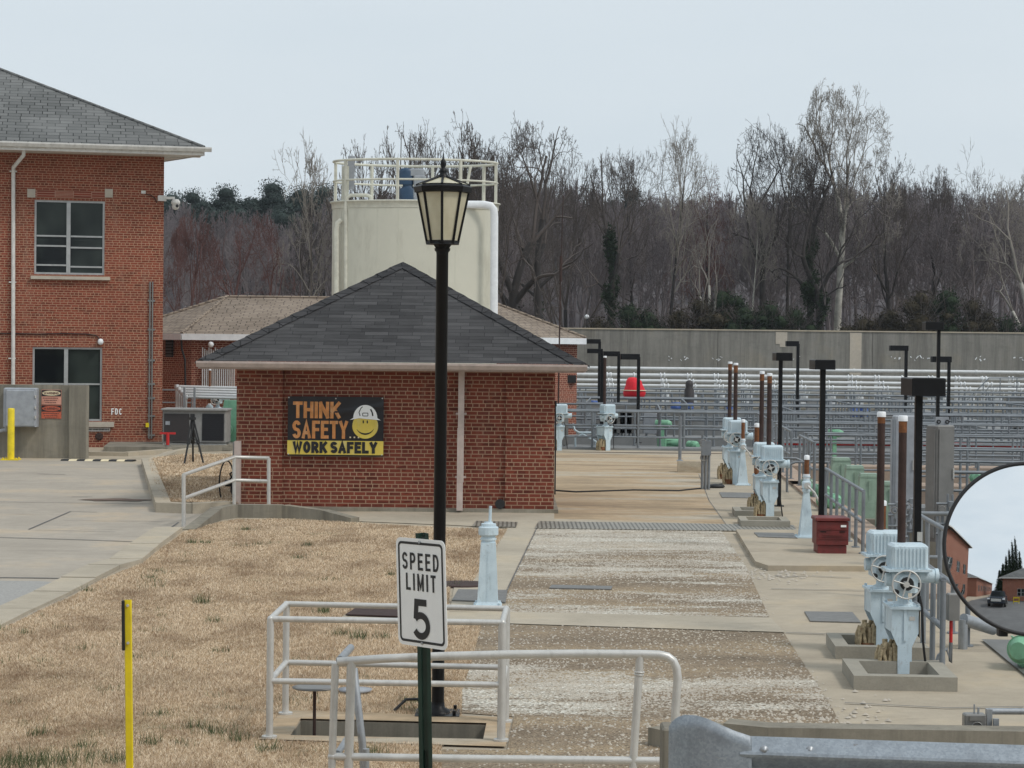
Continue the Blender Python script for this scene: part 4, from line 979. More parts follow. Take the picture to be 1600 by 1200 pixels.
# ---- storage tank
tc = Vector((P(648, 400, 58).x, 58.0, 0)); TR = 2.27; TH = 6.84
TKS = 0.5
TK = thing('storage_tank', 'tall cream cylindrical storage tank rising behind the pump house', 'tank', tc)
m = MB(); m.lathe([(TR, 0), (TR, TH - .18)], tc, 72); m.build('shell', 'cream_tank', TK)
m = MB(); m.lathe([(TR + .02, TH - .178), (TR + .03, TH - .02), (TR + .07, TH - .015), (TR + .07, TH + .02), (TR, TH + .03), (0.01, TH + .06)], tc, 72); m.build('top_rim', 'cream_rail', TK)
m = MB()
for z in (1.3, 3.6): m.lathe([(TR + .004, z), (TR + .012, z + .01), (TR + .004, z + .02)], tc, 72)
for a in (-115, -60, -100, 0, 60): x, y = tc.x + (TR + .004) * math.cos(R(a)), tc.y + (TR + .004) * math.sin(R(a)); m.box((x, y, TH / 2), (.006, .006, TH - .4), rz=R(a))
m.build('weld_seam', 'cream_rail', TK)
rr_ = TR - .02
for z, r_ in ((TH + 1.12, .035), (TH + .58, .028)):
    m = MB(); m.tube([(tc.x + rr_ * math.cos(2 * PI * k / 48), tc.y + rr_ * math.sin(2 * PI * k / 48), z) for k in range(48)], r_, 8, True); m.build('rail', 'cream_rail', TK)
for k in range(8):
    a = R(-90 + 45 * k + 34); x, y = tc.x + rr_ * math.cos(a), tc.y + rr_ * math.sin(a)
    m = MB(); m.box((x, y, TH + .58), (.07, .07, 1.12), rz=a); m.build('rail_post', 'cream_rail', TK)
ty = tc.y - 2.0
def tz(px, py, Y=56.6): return P(px, py, Y)
m = MB(); a = tz(533, 255); b = tz(533, 480); m.box((a.x, 56.9, (a.z + .5) / 2), (.10, .10, a.z - .5)); m.box((a.x + .12, 56.9, (a.z + .5) / 2), (.05, .08, a.z - .5)); m.build('ladder_rail', 'cream_rail', TK)
m = MB(); m.tube([tz(537, 470), tz(537, 318), tz(539, 306), tz(545, 302), tz(570, 302), tz(576, 304), tz(578, 314)], .05, 10); m.build('vent_pipe', 'cream_rail', TK)
m = MB(); m.tube([tz(522, 500), tz(522, 355), tz(524, 346), tz(530, 341)], .07, 10); m.build('overflow_pipe', 'cream_rail', TK)
m = MB(); m.tube([tz(700, 316, 56.2), tz(755, 316, 56.2), tz(766, 318, 56.2), tz(771, 324, 56.2), tz(772, 335, 56.2), tz(771, 560, 56.2)], .105, 14); m.build('inlet_pipe', 'bright_white', TK)
m = MB(); q = tz(640, 305, 58); m.lathe([(.22, 0), (.24, .28), (.14, .36), (.14, .42)], (q.x - .05, 58, TH + .1), 16); m.lathe([(.2, 0), (.2, .36), (.14, .44), (0.01, .46)], (q.x - .1, 58, TH + .52), 16); m.build('mixer_motor', 'motor_blue', TK)
m = MB(); m.bbox((q.x + .28, 58, TH + .42), (.34, .4, .7), .03); m.bbox((q.x + .2, 58, TH + .86), (.4, .3, .2), .03); m.box((q.x, 58, TH + .06), (.8, .6, .1)); m.build('gearbox', 'cabinet_grey', TK)
m = MB(); q = tz(546, 280, 57); m.box((q.x, 57.2, TH + .8), (.18, .12, .9)); m.build('control_box', 'cabinet_grey', TK)
m = MB(); m.tube([P(735, 258, 57.5), P(722, 330, 57.5)], .04, 8); m.build('brace', 'cream_rail', TK)

TK.scale = (1, TKS, 1)

# ---- concrete wall with electrical box, left
wy = 53.2; wx1 = P(134, 660, wy).x; wz = P(100, 602, wy).z
CW = tag(MB().box(((wx1 - 14) / 2, wy + .2, wz / 2), (wx1 + 14, .4, wz)).build('concrete_wall', 'old_concrete'), 'weathered grey concrete wall at the left carrying the electrical box', 'wall')
xx = P(109, 660, wy).x; m = MB(); m.box(((xx + wx1) / 2 + .01, wy - .05, wz / 2 + .0), (wx1 - xx + .02, .09, wz - .01)); m.build('pier', 'old_concrete', CW)
m = MB(); x0, x1 = P(5, 630, wy - .3).x, P(57, 630, wy - .3).x; z1, z0 = P(30, 606, wy - .3).z, P(30, 667, wy - .3).z
EB = thing('electrical_box', 'pale grey electrical box on the concrete wall behind the yellow bollard', 'electrical box', ((x0 + x1) / 2, wy - .16, z0))
m.bbox(((x0 + x1) / 2, wy - .16, (z0 + z1) / 2), (x1 - x0, .3, z1 - z0), .03); m.build('housing', 'cabinet_grey', EB)
m = MB(); m.bbox(((x0 + x1) / 2 + .02, wy - .325, (z0 + z1) / 2 - .01), (x1 - x0 - .1, .04, z1 - z0 - .08), .02); dr = m.build('door', 'cabinet_grey', EB)
m = MB()
for z in (.25, .5, .78): m.box((x1 - .015, wy - .34, z0 + (z1 - z0) * z), (.03, .05, .07))
m.build('latch', 'aluminium', dr)
m = MB(); m.tube([(x0 + .05, wy - .2, z0 + .02), (x0 + .05, wy - .2, z0 - .08), (x0 - .15, wy - .2, z0 - .12), (x0 - 1.2, wy - .2, z0 - .1)], .05, 8); m.build('conduit', 'cabinet_grey', EB)
for k, (py0, py1, bg, hd) in enumerate(((609, 632, 'sign_pink', 'sign_cream'), (633, 654, 'sign_orange', 'sign_orange'))):
    x0, x1 = P(65, 630, wy).x, P(96, 630, wy).x; z1, z0 = P(80, py0, wy).z, P(80, py1, wy).z
    S = thing('warning_sign', ('faded cream and pink WARNING sign on the concrete wall', 'faded orange WARNING sign below the pink one on the concrete wall')[k], 'sign', ((x0 + x1) / 2, wy, z0))
    m = MB(); m.box(((x0 + x1) / 2, wy - .01, (z0 + z1) / 2), (x1 - x0, .012, z1 - z0)); m.build('panel', bg, S)
    m = MB(); m.box(((x0 + x1) / 2, wy - .02, z1 - .085), (x1 - x0 - .02, .008, .15)); m.build('header', 'sign_black', S)
    m = MB(); disc(m, (x0 + x1) / 2, z1 - .085, (x1 - x0) / 2 - .02, .062, wy - .026); m.build('oval', hd, S)
    stroke_text('WARNING', x0 + .06, x1 - .06, z1 - .115, z1 - .055, wy - .028, .012, .3).build('lettering', 'sign_text', S)
    m = MB(); rr = random.Random(k)
    for r_ in range(3):
        x = x0 + .05 + .03 * r_
        while x < x1 - .06 - .03 * r_:
            w = rr.uniform(.015, .03); m.box((x, wy - .018, z1 - .21 - r_ * .055), (w, .004, .022)); x += w + .012
    m.build('small_print', 'sign_text', S)
g = G(17, 719)
BO = thing('bollard', 'yellow steel bollard on a base plate in front of the electrical box', 'bollard', g)
m = MB(); m.lathe([(.085, 0), (.085, 1.25), (.075, 1.28), (.0, 1.29)], (g.x, g.y, 0), 20); m.build('post', 'yellow_paint', BO)
m = MB(); m.box((g.x, g.y, .02), (.42, .42, .03)); 
for sx in (-.16, .16):
    for sy in (-.16, .16): m.cyl((g.x + sx, g.y + sy, .03), (g.x + sx, g.y + sy, .07), .02, n=6)
m.build('base_plate', 'yellow_paint', BO)

# ================================================================== railings
def railing(label, pts, h=0.9, sp=1.5, r=0.021, mat='grey_rail', levels=(1.0, 0.5), group=None, cat='railing', name='railing', pn=8, toe=False):
    pts = [Vector(p) for p in pts]; T = thing(name, label, cat, pts[0], group)
    for i, l in enumerate(levels):
        m = MB(); m.tube([p + Vector((0, 0, h * l)) for p in pts], r if i == 0 else r * .9, pn); m.build('rail', mat, T)
    for i in range(len(pts) - 1):
        d = pts[i + 1] - pts[i]; n = max(1, round(d.length / sp))
        for k in range(n + (1 if i == len(pts) - 2 else 0)):
            p = pts[i] + d * (k / n); m = MB(); m.cyl(p, p + Vector((0, 0, h)), r * 1.02, n=pn)
            m.cyl(p, p + Vector((0, 0, .012)), r * 2.4, n=pn); m.build('post', mat, T)
    if toe:
        for i in range(len(pts) - 1):
            d = pts[i + 1] - pts[i]; c = (pts[i] + pts[i + 1]) / 2; m = MB(); m.box(c + Vector((0, 0, .08)), (d.length, .012, .12), rz=math.atan2(d.y, d.x)); m.build('toe_board', mat, T)
    return T

# pit enclosure in the foreground lawn
T = thing('railing', 'rectangular silver pipe railing enclosing the open pit in the lawn', 'railing', G(421, 1156))
c4 = [G(421, 1156), G(446, 1119), G(789, 1131), G(783, 1161)]; tops = []
hz = [P(421.7, 967, c4[0].y).z, P(447, 943.5, c4[1].y).z, P(792, 951, c4[2].y).z, P(786, 973, c4[3].y).z]
mids = [P(424, 1064, c4[0].y).z, P(449, 1035, c4[1].y).z, P(786, 1043, c4[2].y).z, P(779, 1070, c4[3].y).z]
for zs in (hz, mids):
    m = MB()
    for i in range(4):
        a, b = c4[i], c4[(i + 1) % 4]
        m.cyl((a.x, a.y, zs[i]), (b.x, b.y, zs[(i + 1) % 4]), .022, n=12); m.lathe([(0, -.024), (.018, -.018), (.026, 0), (.018, .018), (0, .024)], (a.x, a.y, zs[i]), 12)
    m.build('rail', 'aluminium', T)
for i in range(4):
    m = MB(); m.cyl(c4[i] + Vector((0, 0, .005)), (c4[i].x, c4[i].y, hz[i]), .026 if i in (0, 1) else .030, n=14); m.cyl(c4[i] + Vector((0, 0, .016)), c4[i] + Vector((0, 0, .03)), .055, n=14); m.build('post', 'aluminium', T)

# big pipe railing nearest the camera
YF = 12.0
def PF(px, py, dy=0): return P(px, py, YF + dy)
T = thing('railing', 'thick silver pipe railing with rounded end nearest the camera', 'railing', (PF(800, 1100).x, YF, 0))
m = MB(); m.tube([PF(527, 1034), PF(600, 1029), PF(700, 1025), PF(800, 1022.5), PF(900, 1021.5), PF(1000, 1022), PF(1030, 1023), PF(1043, 1026), PF(1052, 1033), PF(1057, 1044), PF(1059, 1060), PF(1056, 1100), PF(1046, 1290)], .0245, 16); m.build('rail', 'aluminium', T)
m = MB(); m.tube([PF(519, 1182), PF(700, 1185), PF(1043, 1189)], .0225, 14); m.lathe([(0, -.025), (.02, -.018), (.027, 0), (.02, .018), (0, .025)], PF(519, 1182), 12); m.build('rail', 'aluminium', T)
for a, b, r_ in (((524, 1036), (514, 1330), .022), ((549, 1034), (541, 1340), .0265), ((1000, 1024), (980, 1340), .023)):
    m = MB(); m.tube([PF(*a), PF(*b)], r_, 14)
    if a[0] == 1000: m.torus(PF(999, 1050), .025, .006, (0.05, 0, 1), 16, 6); m.torus(PF(998.4, 1054), .025, .005, (0.05, 0, 1), 16, 6)
    m.build('post', 'aluminium', T)
m = MB(); m.tube([PF(531, 1031, .05), P(548, 1012, YF + .9)], .023, 14); m.tube([PF(527, 1178, .03), P(548, 1146, YF + .8)], .02, 12)
m.tube([P(553, 1045, YF + .9), P(556, 1075, YF + .85), P(566, 1160, YF + .8), P(570, 1230, YF + .8)], .024, 12); m.tube([P(572, 1170, YF + .4), P(572, 1300, YF + .4)], .02, 12)
m.build('side_rail', 'galvanized', T)

# ramp handrail by the pump house corner
T = thing('handrail', 'sloping silver handrail on the ramp at the left corner of the pump house', 'handrail', G(287, 823))
A0, A1, A2 = G(287, 823), P(366, 795, 36.2), P(420, 797, 36.2)
for ys in ((742, 714, 716), (779, 750, 752)):
    m = MB(); m.tube([P(287, ys[0], A0.y), P(366, ys[1], 36.2), P(421, ys[2], 36.2)], .03, 10); m.build('rail', 'aluminium', T)
for p, (x, y) in ((A0, (287, 742)), (A1, (366, 714)), (A2, (420, 716))):
    m = MB(); m.cyl((p.x, p.y, 0.1 if p is not A0 else .0), P(x, y, p.y), .032, n=10); m.build('post', 'aluminium', T)

# hose coil on the left side of the pump house
q = P(356, 755, 37.6)
T = thing('hose_reel', 'coiled black hoses hanging at the left corner of the pump house', 'hose reel', (q.x, q.y, 0))
rr = random.Random(3)
for k in range(7):
    m = MB(); r0 = .20 + .035 * k; n = 26
    m.tube([(q.x + .12 + rr.uniform(-.03, .03) + .04 * k * .3 - .9 * 0.0 + (-.10) * math.cos(2 * PI * i / n) * (.9 if k else 1), q.y + r0 * math.cos(2 * PI * i / n), q.z + r0 * 1.15 * math.sin(2 * PI * i / n) + rr.uniform(-.01, .01)) for i in range(n)], .016, 6, True); m.build('hose', 'black_plastic', T)
m = MB(); m.tube([(q.x - .02 + .24 * math.cos(i / 24 * 2 * PI) * .55, q.y, q.z + .40 * math.sin(i / 24 * 2 * PI)) for i in range(24)], .014, 6, True); m.tube([(q.x, q.y, q.z - .3), (q.x + .02, q.y, q.z - .5), (q.x + .1, q.y, q.z - .52)], .015, 6); m.cyl((q.x - .05, q.y, q.z), (XA + .02, q.y, q.z), .06, n=12); m.build('reel', 'black_plastic', T)
m = MB(); m.bbox((XA - .10, 37.6, 1.0), (.14, .16, .3), .02); tag(m.build('wall_box', 'steel_cabinet'), 'small grey box on the left side wall of the pump house above the hoses', 'box')

# ================================================================== lamp post
g = G(684, 1117)
LP_ = thing('street_lamp', 'tall black street lamp with tapered lantern of cream glass panes', 'street lamp', g)
sc1 = g.y / F
def lz(py): return P(684, py, g.y).z
zb, zt = lz(388), lz(300)
m = MB(); m.lathe([(.048, 0.012), (.046, zb - .03), (.058, zb - .02), (.062, zb + .0)], g, 20); m.build('post', 'black_metal', LP_)
m = MB(); m.box((g.x, g.y, .011), (.34, .34, .018)); m.lathe([(.10, .02), (.09, .04), (.055, .06), (.05, .10)], g, 20)
for sx in (-.13, .13):
    for sy in (-.13, .13): m.cyl((g.x + sx, g.y + sy, .015), (g.x + sx, g.y + sy, .055), .014, n=6)
m.build('base_plate', 'black_metal', LP_)
za, zc, zd, ze = lz(386), lz(299), lz(291), lz(272)
m = MB(); m.lathe([(.048, zb - .05), (.055, zb + .0), (.075, zb + .03), (.115, zb + .055), (.135, za + .02), (.125, za + .035)], g, 8, False, R(22.5)); m.build('neck', 'black_metal', LP_)
RB, RT = .118, .198
LN = MB()
def oct_(r, z, k): a = R(22.5 + 45 * k - 22.5); return Vector((g.x + r * math.cos(a), g.y + r * math.sin(a), z))
z0, z1 = za + .03, zc
m = MB()
for k in range(8): m.tube([oct_(RB, z0, k), oct_(RT, z1, k)], .0105, 6)
m.lathe([(RB + .008, z0 - .01), (RB + .012, z0 + .01), (RB, z0 + .02)], g, 8, False, 0)
m.lathe([(RT - .01, z1 - .015), (RT + .02, z1 - .01), (RT + .028, z1 + .03), (RT + .01, z1 + .045), (.02, z1 + .05)], g, 8, False, 0)
zr = lz(276)
for k in range(8): m.tube([oct_(RT + .01, z1 + .045, k), oct_(.03, zr, k)], .010, 6)
m.build('lantern_frame', 'black_metal', LP_)
for k in range(8):
    m = MB(); m.add([oct_(RB - .003, z0 + .01, k), oct_(RB - .003, z0 + .01, k + 1), oct_(RT - .005, z1 - .01, k + 1), oct_(RT - .005, z1 - .01, k)], [(0, 1, 2, 3)]); m.build('pane', 'lamp_glass', LP_)
for k in range(8):
    m = MB(); m.add([oct_(RT, z1 + .052, k), oct_(RT, z1 + .052, k + 1), oct_(.03, zr - .004, k + 1), oct_(.03, zr - .004, k)], [(0, 1, 2, 3)]); m.build('roof_pane', 'lamp_glass', LP_)
zf = lz(240)
m = MB(); m.lathe([(.045, zr - .01), (.04, zr + .012), (.022, zr + .022), (.034, zr + .04), (.022, zr + .058), (.014, zr + .066), (.024, zr + .09), (.020, zr + .12), (.008, zf - .04), (.002, zf + .01)], g, 14); m.build('finial', 'black_metal', LP_)
m = MB(); m.tube([g + Vector((-.10, .1, .03)), g + Vector((-.16, .12, .10)), g + Vector((-.25, .1, .10)), g + Vector((-.34, .05, .02))], .012, 8); m.build('cable', 'black_plastic', LP_)

# ================================================================== speed sign
YS = 11.7
ps = P(660, 925, YS); AS = R(50)
SG = thing('speed_limit_sign', 'white SPEED LIMIT 5 sign on a dark green channel post', 'sign', (ps.x, ps.y, 0))
SW, SH = .445, .600
MS = Matrix.Translation((ps.x + .056, ps.y + .02, 0)) @ Matrix.Translation((0, 0, ps.z)) @ Matrix.Rotation(R(-2.0), 4, 'Y') @ Matrix.Translation((0, 0, -ps.z)) @ Matrix.Rotation(-AS, 4, 'Z') @ Matrix.Translation((0, -.03, 0))
zc_ = ps.z
def rrect(w, h, r, n=5):
    out = []
    for cx, cz, a0 in ((w / 2 - r, h / 2 - r, 0), (-w / 2 + r, h / 2 - r, 90), (-w / 2 + r, -h / 2 + r, 180), (w / 2 - r, -h / 2 + r, 270)):
        out += [(cx + r * math.cos(R(a0 + 90 * k / n)), cz + r * math.sin(R(a0 + 90 * k / n)) + zc_) for k in range(n + 1)]
    return out
m = MB(); m.plate(rrect(SW, SH, .04), -.05, -.047); m.xf(MS).build('panel', 'sign_white', SG)
m = MB(); o1, o2 = rrect(SW - .04, SH - .04, .03), rrect(SW - .068, SH - .068, .018); n = len(o1)
m.add([(x, -.0515, z) for x, z in o1 + o2], [(i, (i + 1) % n, n + (i + 1) % n, n + i) for i in range(n)]); 
m.v = m.v; m.f = [f[::-1] for f in m.f]; m.xf(MS).build('border', 'sign_black', SG)
zt_ = zc_ + SH / 2
stroke_text('SPEED', -.165, .165, zt_ - .175, zt_ - .080, -.050, .0150, .75, .002).xf(MS).build('lettering', 'sign_black', SG)
stroke_text('LIMIT', -.135, .135, zt_ - .29, zt_ - .195, -.050, .0150, .80, .002).xf(MS).build('lettering', 'sign_black', SG)
stroke_text('5', -.080, .075, zt_ - .56, zt_ - .335, -.050, .038, .2, .002).xf(MS).build('number', 'sign_black', SG)
m = MB()
for z in (zt_ - .018, zt_ - SH + .022): m.cyl((0, -.058, z), (0, -.046, z), .008, n=8)
m.xf(MS).build('bolt', 'galvanized', SG)
m = MB()
MP = Matrix.Translation((ps.x, ps.y + .085, 0)) @ Matrix.Translation((0, 0, ps.z)) @ Matrix.Rotation(R(-1.5), 4, 'Y') @ Matrix.Translation((0, 0, -ps.z)) @ Matrix.Rotation(R(-12), 4, 'Z')
pr = [(-.038, -.0), (-.038, -.004), (-.016, -.004), (-.012, .03), (.012, .03), (.016, -.004), (.038, -.004), (.038, 0), (.02, 0), (.015, .036), (-.015, .036), (-.02, 0)]
m.prism(pr, 0, zt_ + .02); m.box((0, .025, zt_ - .6), (.05, .03, 1.2)); m.xf(MP).build('post', 'post_green', SG)

# yellow marker post, left foreground
YM = 13.2; q = P(201, 1100, YM); q2 = P(199, 937, YM)
T = thing('marker_post', 'slim yellow marker post standing in the dry grass', 'marker post', (q.x, YM, 0))
m = MB(); MM = Matrix.Translation((q.x + (q2.x - q.x) * -.9, YM, 0)) @ Matrix.Rotation(R(-1.0), 4, 'Y')
pr = [(-.024, 0), (-.018, -.008), (.018, -.008), (.024, 0), (.02, .003), (.014, -.002), (-.014, -.002), (-.02, .003)]
m.prism(pr, 0, q2.z); m.xf(MM).build('post', 'yellow_paint', T)
m = MB(); m.box((-.027, .004, q2.z - .16), (.018, .06, .31)); m.xf(MM).build('reflector', 'black_plastic', T)
m = MB()
for z in (.035, .27): m.cyl((0, -.016, q2.z - z), (0, -.006, q2.z - z), .009, n=8)
m.xf(MM).build('bolt', 'aluminium', T)

# valve key with plate inside the pit
g = G(491, 1150); T = thing('valve_key', 'rusty rod with round grey top plate rising from the open pit', 'valve key', (g.x, g.y, -.5))
zt2 = P(491, 1075, g.y).z
m = MB(); m.cyl((g.x, g.y, -.5), (g.x, g.y, zt2), .012, n=8); m.build('rod', 'rust_dark', T)
m = MB(); m.lathe([(.16, 0), (.165, .008), (.12, .014), (.02, .02)], (g.x + .0, g.y, zt2), 20); m.build('top_plate', 'steel_cabinet', T)
g = G(555, 1085); T = tag(MB().lathe([(.13, 0.03), (.14, .045), (.05, .05)], (g.x, g.y, .0), 20).build('cover_plate', 'cabinet_grey'), 'small round grey cover lying in the grass behind the pit', 'cover')

# ================================================================== valve stands and actuators
def valve_stand(label, g, sc=1.0, stem=None, crank=False, rod=False, group=None):
    T = thing('valve_stand', label, 'valve stand', g, group); s = sc
    m = MB(); m.prism([(-.155 * s, -.155 * s), (.155 * s, -.155 * s), (.155 * s, .155 * s), (-.155 * s, .155 * s)], 0, .018)
    for sx in (-1, 1):
        for sy in (-1, 1): m.cyl((sx * .13 * s, sy * .13 * s, .018), (sx * .13 * s, sy * .13 * s, .04), .014, n=6)
    m.build('base_plate', 'valve_blue', T, False)
    m = MB(); prof = [(.135, .018), (.12, .05), (.088, .66), (.084, .70)] if not crank else [(.12, .018), (.108, .05), (.046, .66), (.045, .70)]
    m.lathe([(r * s * 1.35, z * s if z > .02 else z) for r, z in prof], (0, 0, 0), 4, False, R(45))
    for k in range(14 if not crank else 0): m.cyl((0, -.118 * s * 1 + k * .0021 * s, (.08 + k * .04) * s), (0, -.128 * s + k * .0021 * s, (.08 + k * .04) * s), .006, n=6)
    m.build('pedestal', 'valve_blue', T, False)
    hp_ = ((.08, .66), (.086, .67), (.086, .685), (.078, .69), (.078, .72), (.090, .725), (.090, .745), (.078, .75), (.078, .765), (.098, .775), (.110, .785), (.110, .865), (.104, .87), (.085, .875), (.082, .905), (.05, .91), (.045, .925), (.03, .925)) if not crank else ((.05, .68), (.062, .69), (.062, .72), (.055, .73), (.07, .74), (.07, .83), (.05, .845), (.045, .90), (.06, .905), (.06, .92))
    m = MB(); m.lathe([(r * s, z * s) for r, z in hp_], (0, 0, 0), 20, False); m.build('head', 'valve_blue', T, False)
    if rod:
        m = MB(); m.cyl((.015, 0, .9 * s), (.02, 0, 1.10 * s), .017, n=10); m.build('rod', 'valve_blue', T, False)
    if stem:
        z1 = stem; m = MB(); m.cyl((0, 0, .9 * s), (0, 0, z1 - .07), .036 * s, n=12); m.build('stem_cover', 'rust', T, False)
        m = MB(); m.lathe([(.042 * s, z1 - .07), (.042 * s, z1 - .01), (.02 * s, z1)], (0, 0, 0), 12); m.build('cap', 'bright_white', T, False)
        m = MB(); m.lathe([(.05 * s, .88 * s), (.05 * s, .95 * s)], (0, 0, 0), 12); m.build('collar', 'bright_white', T, False)
    if crank:
        m = MB(); m.cyl((0, -.11 * s, .78 * s), (0, -.05 * s, .78 * s), .05 * s, n=14); m.tube([(0, -.15 * s, .78 * s), (.10 * s, -.16 * s, .68 * s), (.17 * s, -.16 * s, .55 * s)], .016, 8); m.build('crank', 'aluminium', T, False)
    return T
valve_stand('pale blue valve stand beside the gravel track near the lamp post', G(762, 946), 1.0, rod=True)
g = G(1160, 758); valve_stand('distant pale blue valve stand with orange rust stem, beside the far pair of actuators', g, 1.05, stem=P(1161, 655, g.y).z, crank=True)
g = G(1259, 847); g.z = SLAB * 0; valve_stand('pale blue valve stand with orange rust stem left of the maroon cabinet', Vector((g.x, g.y, SLAB)), 1.0, stem=P(1265, 711, g.y).z - SLAB, crank=True)
g = G(327, 700); g = Vector((g.x * 62 / g.y, 62, .25)); valve_stand('pale blue valve stand with tall orange stem behind the heat pump unit', g, 1.0, stem=P(322, 575, 62).z - .25)

def actuator(label, g, sc=1.0, top=None, orange=.10, caps=True, rz=0, gb=0.34, flip=False):
    T = thing('valve_actuator', label, 'valve actuator', g, 'motorised valve actuators', rz); s = sc
    Yo = [(-.062, 0), (.062, 0), (.062, .25), (.118, .37), (.118, .58), (-.118, .58), (-.118, .37), (-.062, .25)]
    def S(pts): return [(a * s, b * s) for a, b in pts]
    m = MB(); m.plate(S(Yo), -.01 * s, .01 * s); m.plate(S(Yo), gb * s, (gb + .02) * s)
    m.plate(S([(-.012, .3), (.012, .3), (.012, .58), (-.012, .58)]), -.022 * s, -.011 * s)
    m.box((0, gb / 2 * s, .42 * s), (.012, (gb - .03) * s, .32 * s)); m.box((-.108 * s, gb / 2 * s, .475 * s), (.014, (gb - .03) * s, .20 * s)); m.box((-.05 * s, gb / 2 * s, .14 * s), (.012, (gb - .03) * s, .24 * s))
    m.box((0, gb / 2 * s, .27 * s), (.1 * s, (gb - .03) * s, .012)); m.build('stand', 'valve_blue', T, False)
    m = MB(); m.box((-.0, (gb / 2 + .0) * s, .592 * s), (.27 * s, (gb + .08) * s, .022 * s))
    for sx in (-.11, .11):
        for sy in (.0, gb): m.cyl((sx * s, sy * s, .60 * s), (sx * s, sy * s, .625 * s), .014 * s, n=6)
    m.build('top_plate', 'valve_blue', T, False)
    m = MB(); m.lathe([(r * s, z * s) for r, z in ((.09, .60), (.09, .62), (.05, .64), (.045, .71), (.075, .73))], (0, .12 * s, 0), 16)
    m.bbox((0, .10 * s, .82 * s), (.22 * s, .26 * s, .19 * s), .03 * s); m.cyl((0, -.05 * s, .81 * s), (0, -.0, .81 * s), .075 * s, n=18)
    m.cyl((-.16 * s, .1 * s, .83 * s), (-.1 * s, .1 * s, .83 * s), .06 * s, n=14); m.build('gearbox', 'valve_blue', T, False)
    m = MB(); m.cyl((.10 * s, .08 * s, .865 * s), (.27 * s, .08 * s, .865 * s), .06 * s, n=18); m.cyl((.27 * s, .08 * s, .865 * s), (.30 * s, .08 * s, .865 * s), .068 * s, n=18); m.build('motor', 'valve_blue', T, False)
    m = MB(); m.box((.02 * s, .08 * s, .925 * s), (.40 * s, .30 * s, .022 * s)); m.bbox((.03 * s, .08 * s, 1.045 * s), (.32 * s, .26 * s, .215 * s), .022 * s)
    for k in range(9): m.box(((-.100 + .0325 * k) * s, -.053 * s, 1.035 * s), (.012 * s, .012 * s, .165 * s))
    for k in range(6): m.box((-.133 * s, (-.02 + .04 * k) * s, 1.035 * s), (.012 * s, .012 * s, .165 * s))
    for k in range(5): m.cyl(((-.12 + .075 * k) * s, -.06 * s, .935 * s), ((-.12 + .075 * k) * s, -.045 * s, .935 * s), .012 * s, n=6)
    m.build('housing', 'valve_blue', T, False)
    c = Vector((-.015 * s, -.13 * s, .81 * s)); m = MB(); m.torus(c, .122 * s, .0075 * s, (0, 1, 0), 28, 8)
    for k in range(4): a = R(35 + g.x * 37 + 90 * k); m.tube([c, c + Vector((math.cos(a), 0, math.sin(a))) * .12 * s], .007 * s, 6)
    m.cyl(c + Vector((0, -.015 * s, 0)), c + Vector((0, .09 * s, 0)), .026 * s, n=12); m.build('handwheel', 'aluminium', T, False)
    m = MB(); m.cyl((0, -.06 * s, .81 * s), (0, -.075 * s, .81 * s), .06 * s, n=14); m.cyl((-.09 * s, .02 * s, .74 * s), (-.09 * s, -.1 * s, .74 * s), .02 * s, n=8)
    m.tube([(.12 * s, -.03 * s, .70 * s), (.14 * s, -.04 * s, .60 * s), (.16 * s, .0, .3 * s), (.2 * s, .05 * s, .05)], .011, 6); m.build('fittings', 'black_plastic', T, False)
    m = MB(); m.box((.06 * s, -.0125 * s, .50 * s), (.05 * s, .003, .035 * s)); m.build('name_plate', 'aluminium', T, False)
    m = MB(); rr = random.Random(4)
    for k in range(20):
        x0 = -.20 + .036 * (k % 5); y0 = .05 + .05 * (k // 5); h_ = rr.uniform(.22, .30)
        m.tube([(x0 * s, y0 * s, .0), ((x0 + rr.uniform(-.015, .015)) * s, y0 * s, h_ * .35 * s), ((x0 + rr.uniform(-.02, .02)) * s, y0 * s, h_ * .7 * s), ((x0 + .015) * s, y0 * s, h_ * s)], [rr.uniform(.016, .026) * s for _ in range(4)], 6)
    m.build('wrapped_pipes', 'cable_grime', T, False)
    m = MB(); m.cyl((-.12 * s, .1 * s, .005), (-.12 * s, .1 * s, .09 * s), .085 * s, n=12); m.cyl((-.02 * s, .2 * s, .01), (-.02 * s, .2 * s, .2 * s), .04 * s, n=10); m.build('rusty_valve_body', 'rust', T, False)
    if top:
        zt_ = top; x = -.01 * s; y = .17 * s; m = MB(); m.cyl((x, y, .95 * s), (x, y, zt_ - .05 - orange), .036 * s, n=14); m.build('stem_cover', 'rust_dark', T, False)
        m = MB(); m.cyl((x, y, zt_ - .05 - orange), (x, y, zt_ - .04), .037 * s, n=14); m.build('rusty_stem_top', 'rust', T, False)
        m = MB(); m.lathe([(.043 * s, zt_ - .05), (.043 * s, zt_ - .008), (.035 * s, zt_)], (x, y, 0), 14); m.build('cap', 'bright_white', T, False)
    return T
def actx(px, py): return G(px, py)
g = G(1413, 1055); actuator('nearest pale blue motorised valve actuator with fins and handwheel, left of the round mirror', g, 1.0, P(1405, 649, g.y + .2).z, .10)
g = G(1379, 1021); actuator('pale blue motorised valve actuator just behind the nearest one', g, 1.0, P(1374, 643, g.y + .2).z, .06)
g = G(1203, 813); actuator('front pale blue actuator of the middle pair, left of the maroon cabinet', g, 1.10, P(1200, 583, g.y + .2).z, .12)
g = G(1191, 801); actuator('rear pale blue actuator of the middle pair, left of the maroon cabinet', g, 1.08, P(1190, 580, g.y + .2).z, .12)
g = G(1150, 757); actuator('front pale blue actuator of the farthest pair along the track', g, 1.2, P(1145, 567, g.y + .2).z, .16)
g = G(1141, 749); actuator('rear pale blue actuator of the farthest pair along the track', g, 1.2, P(1137, 565, g.y + .2).z, .14)
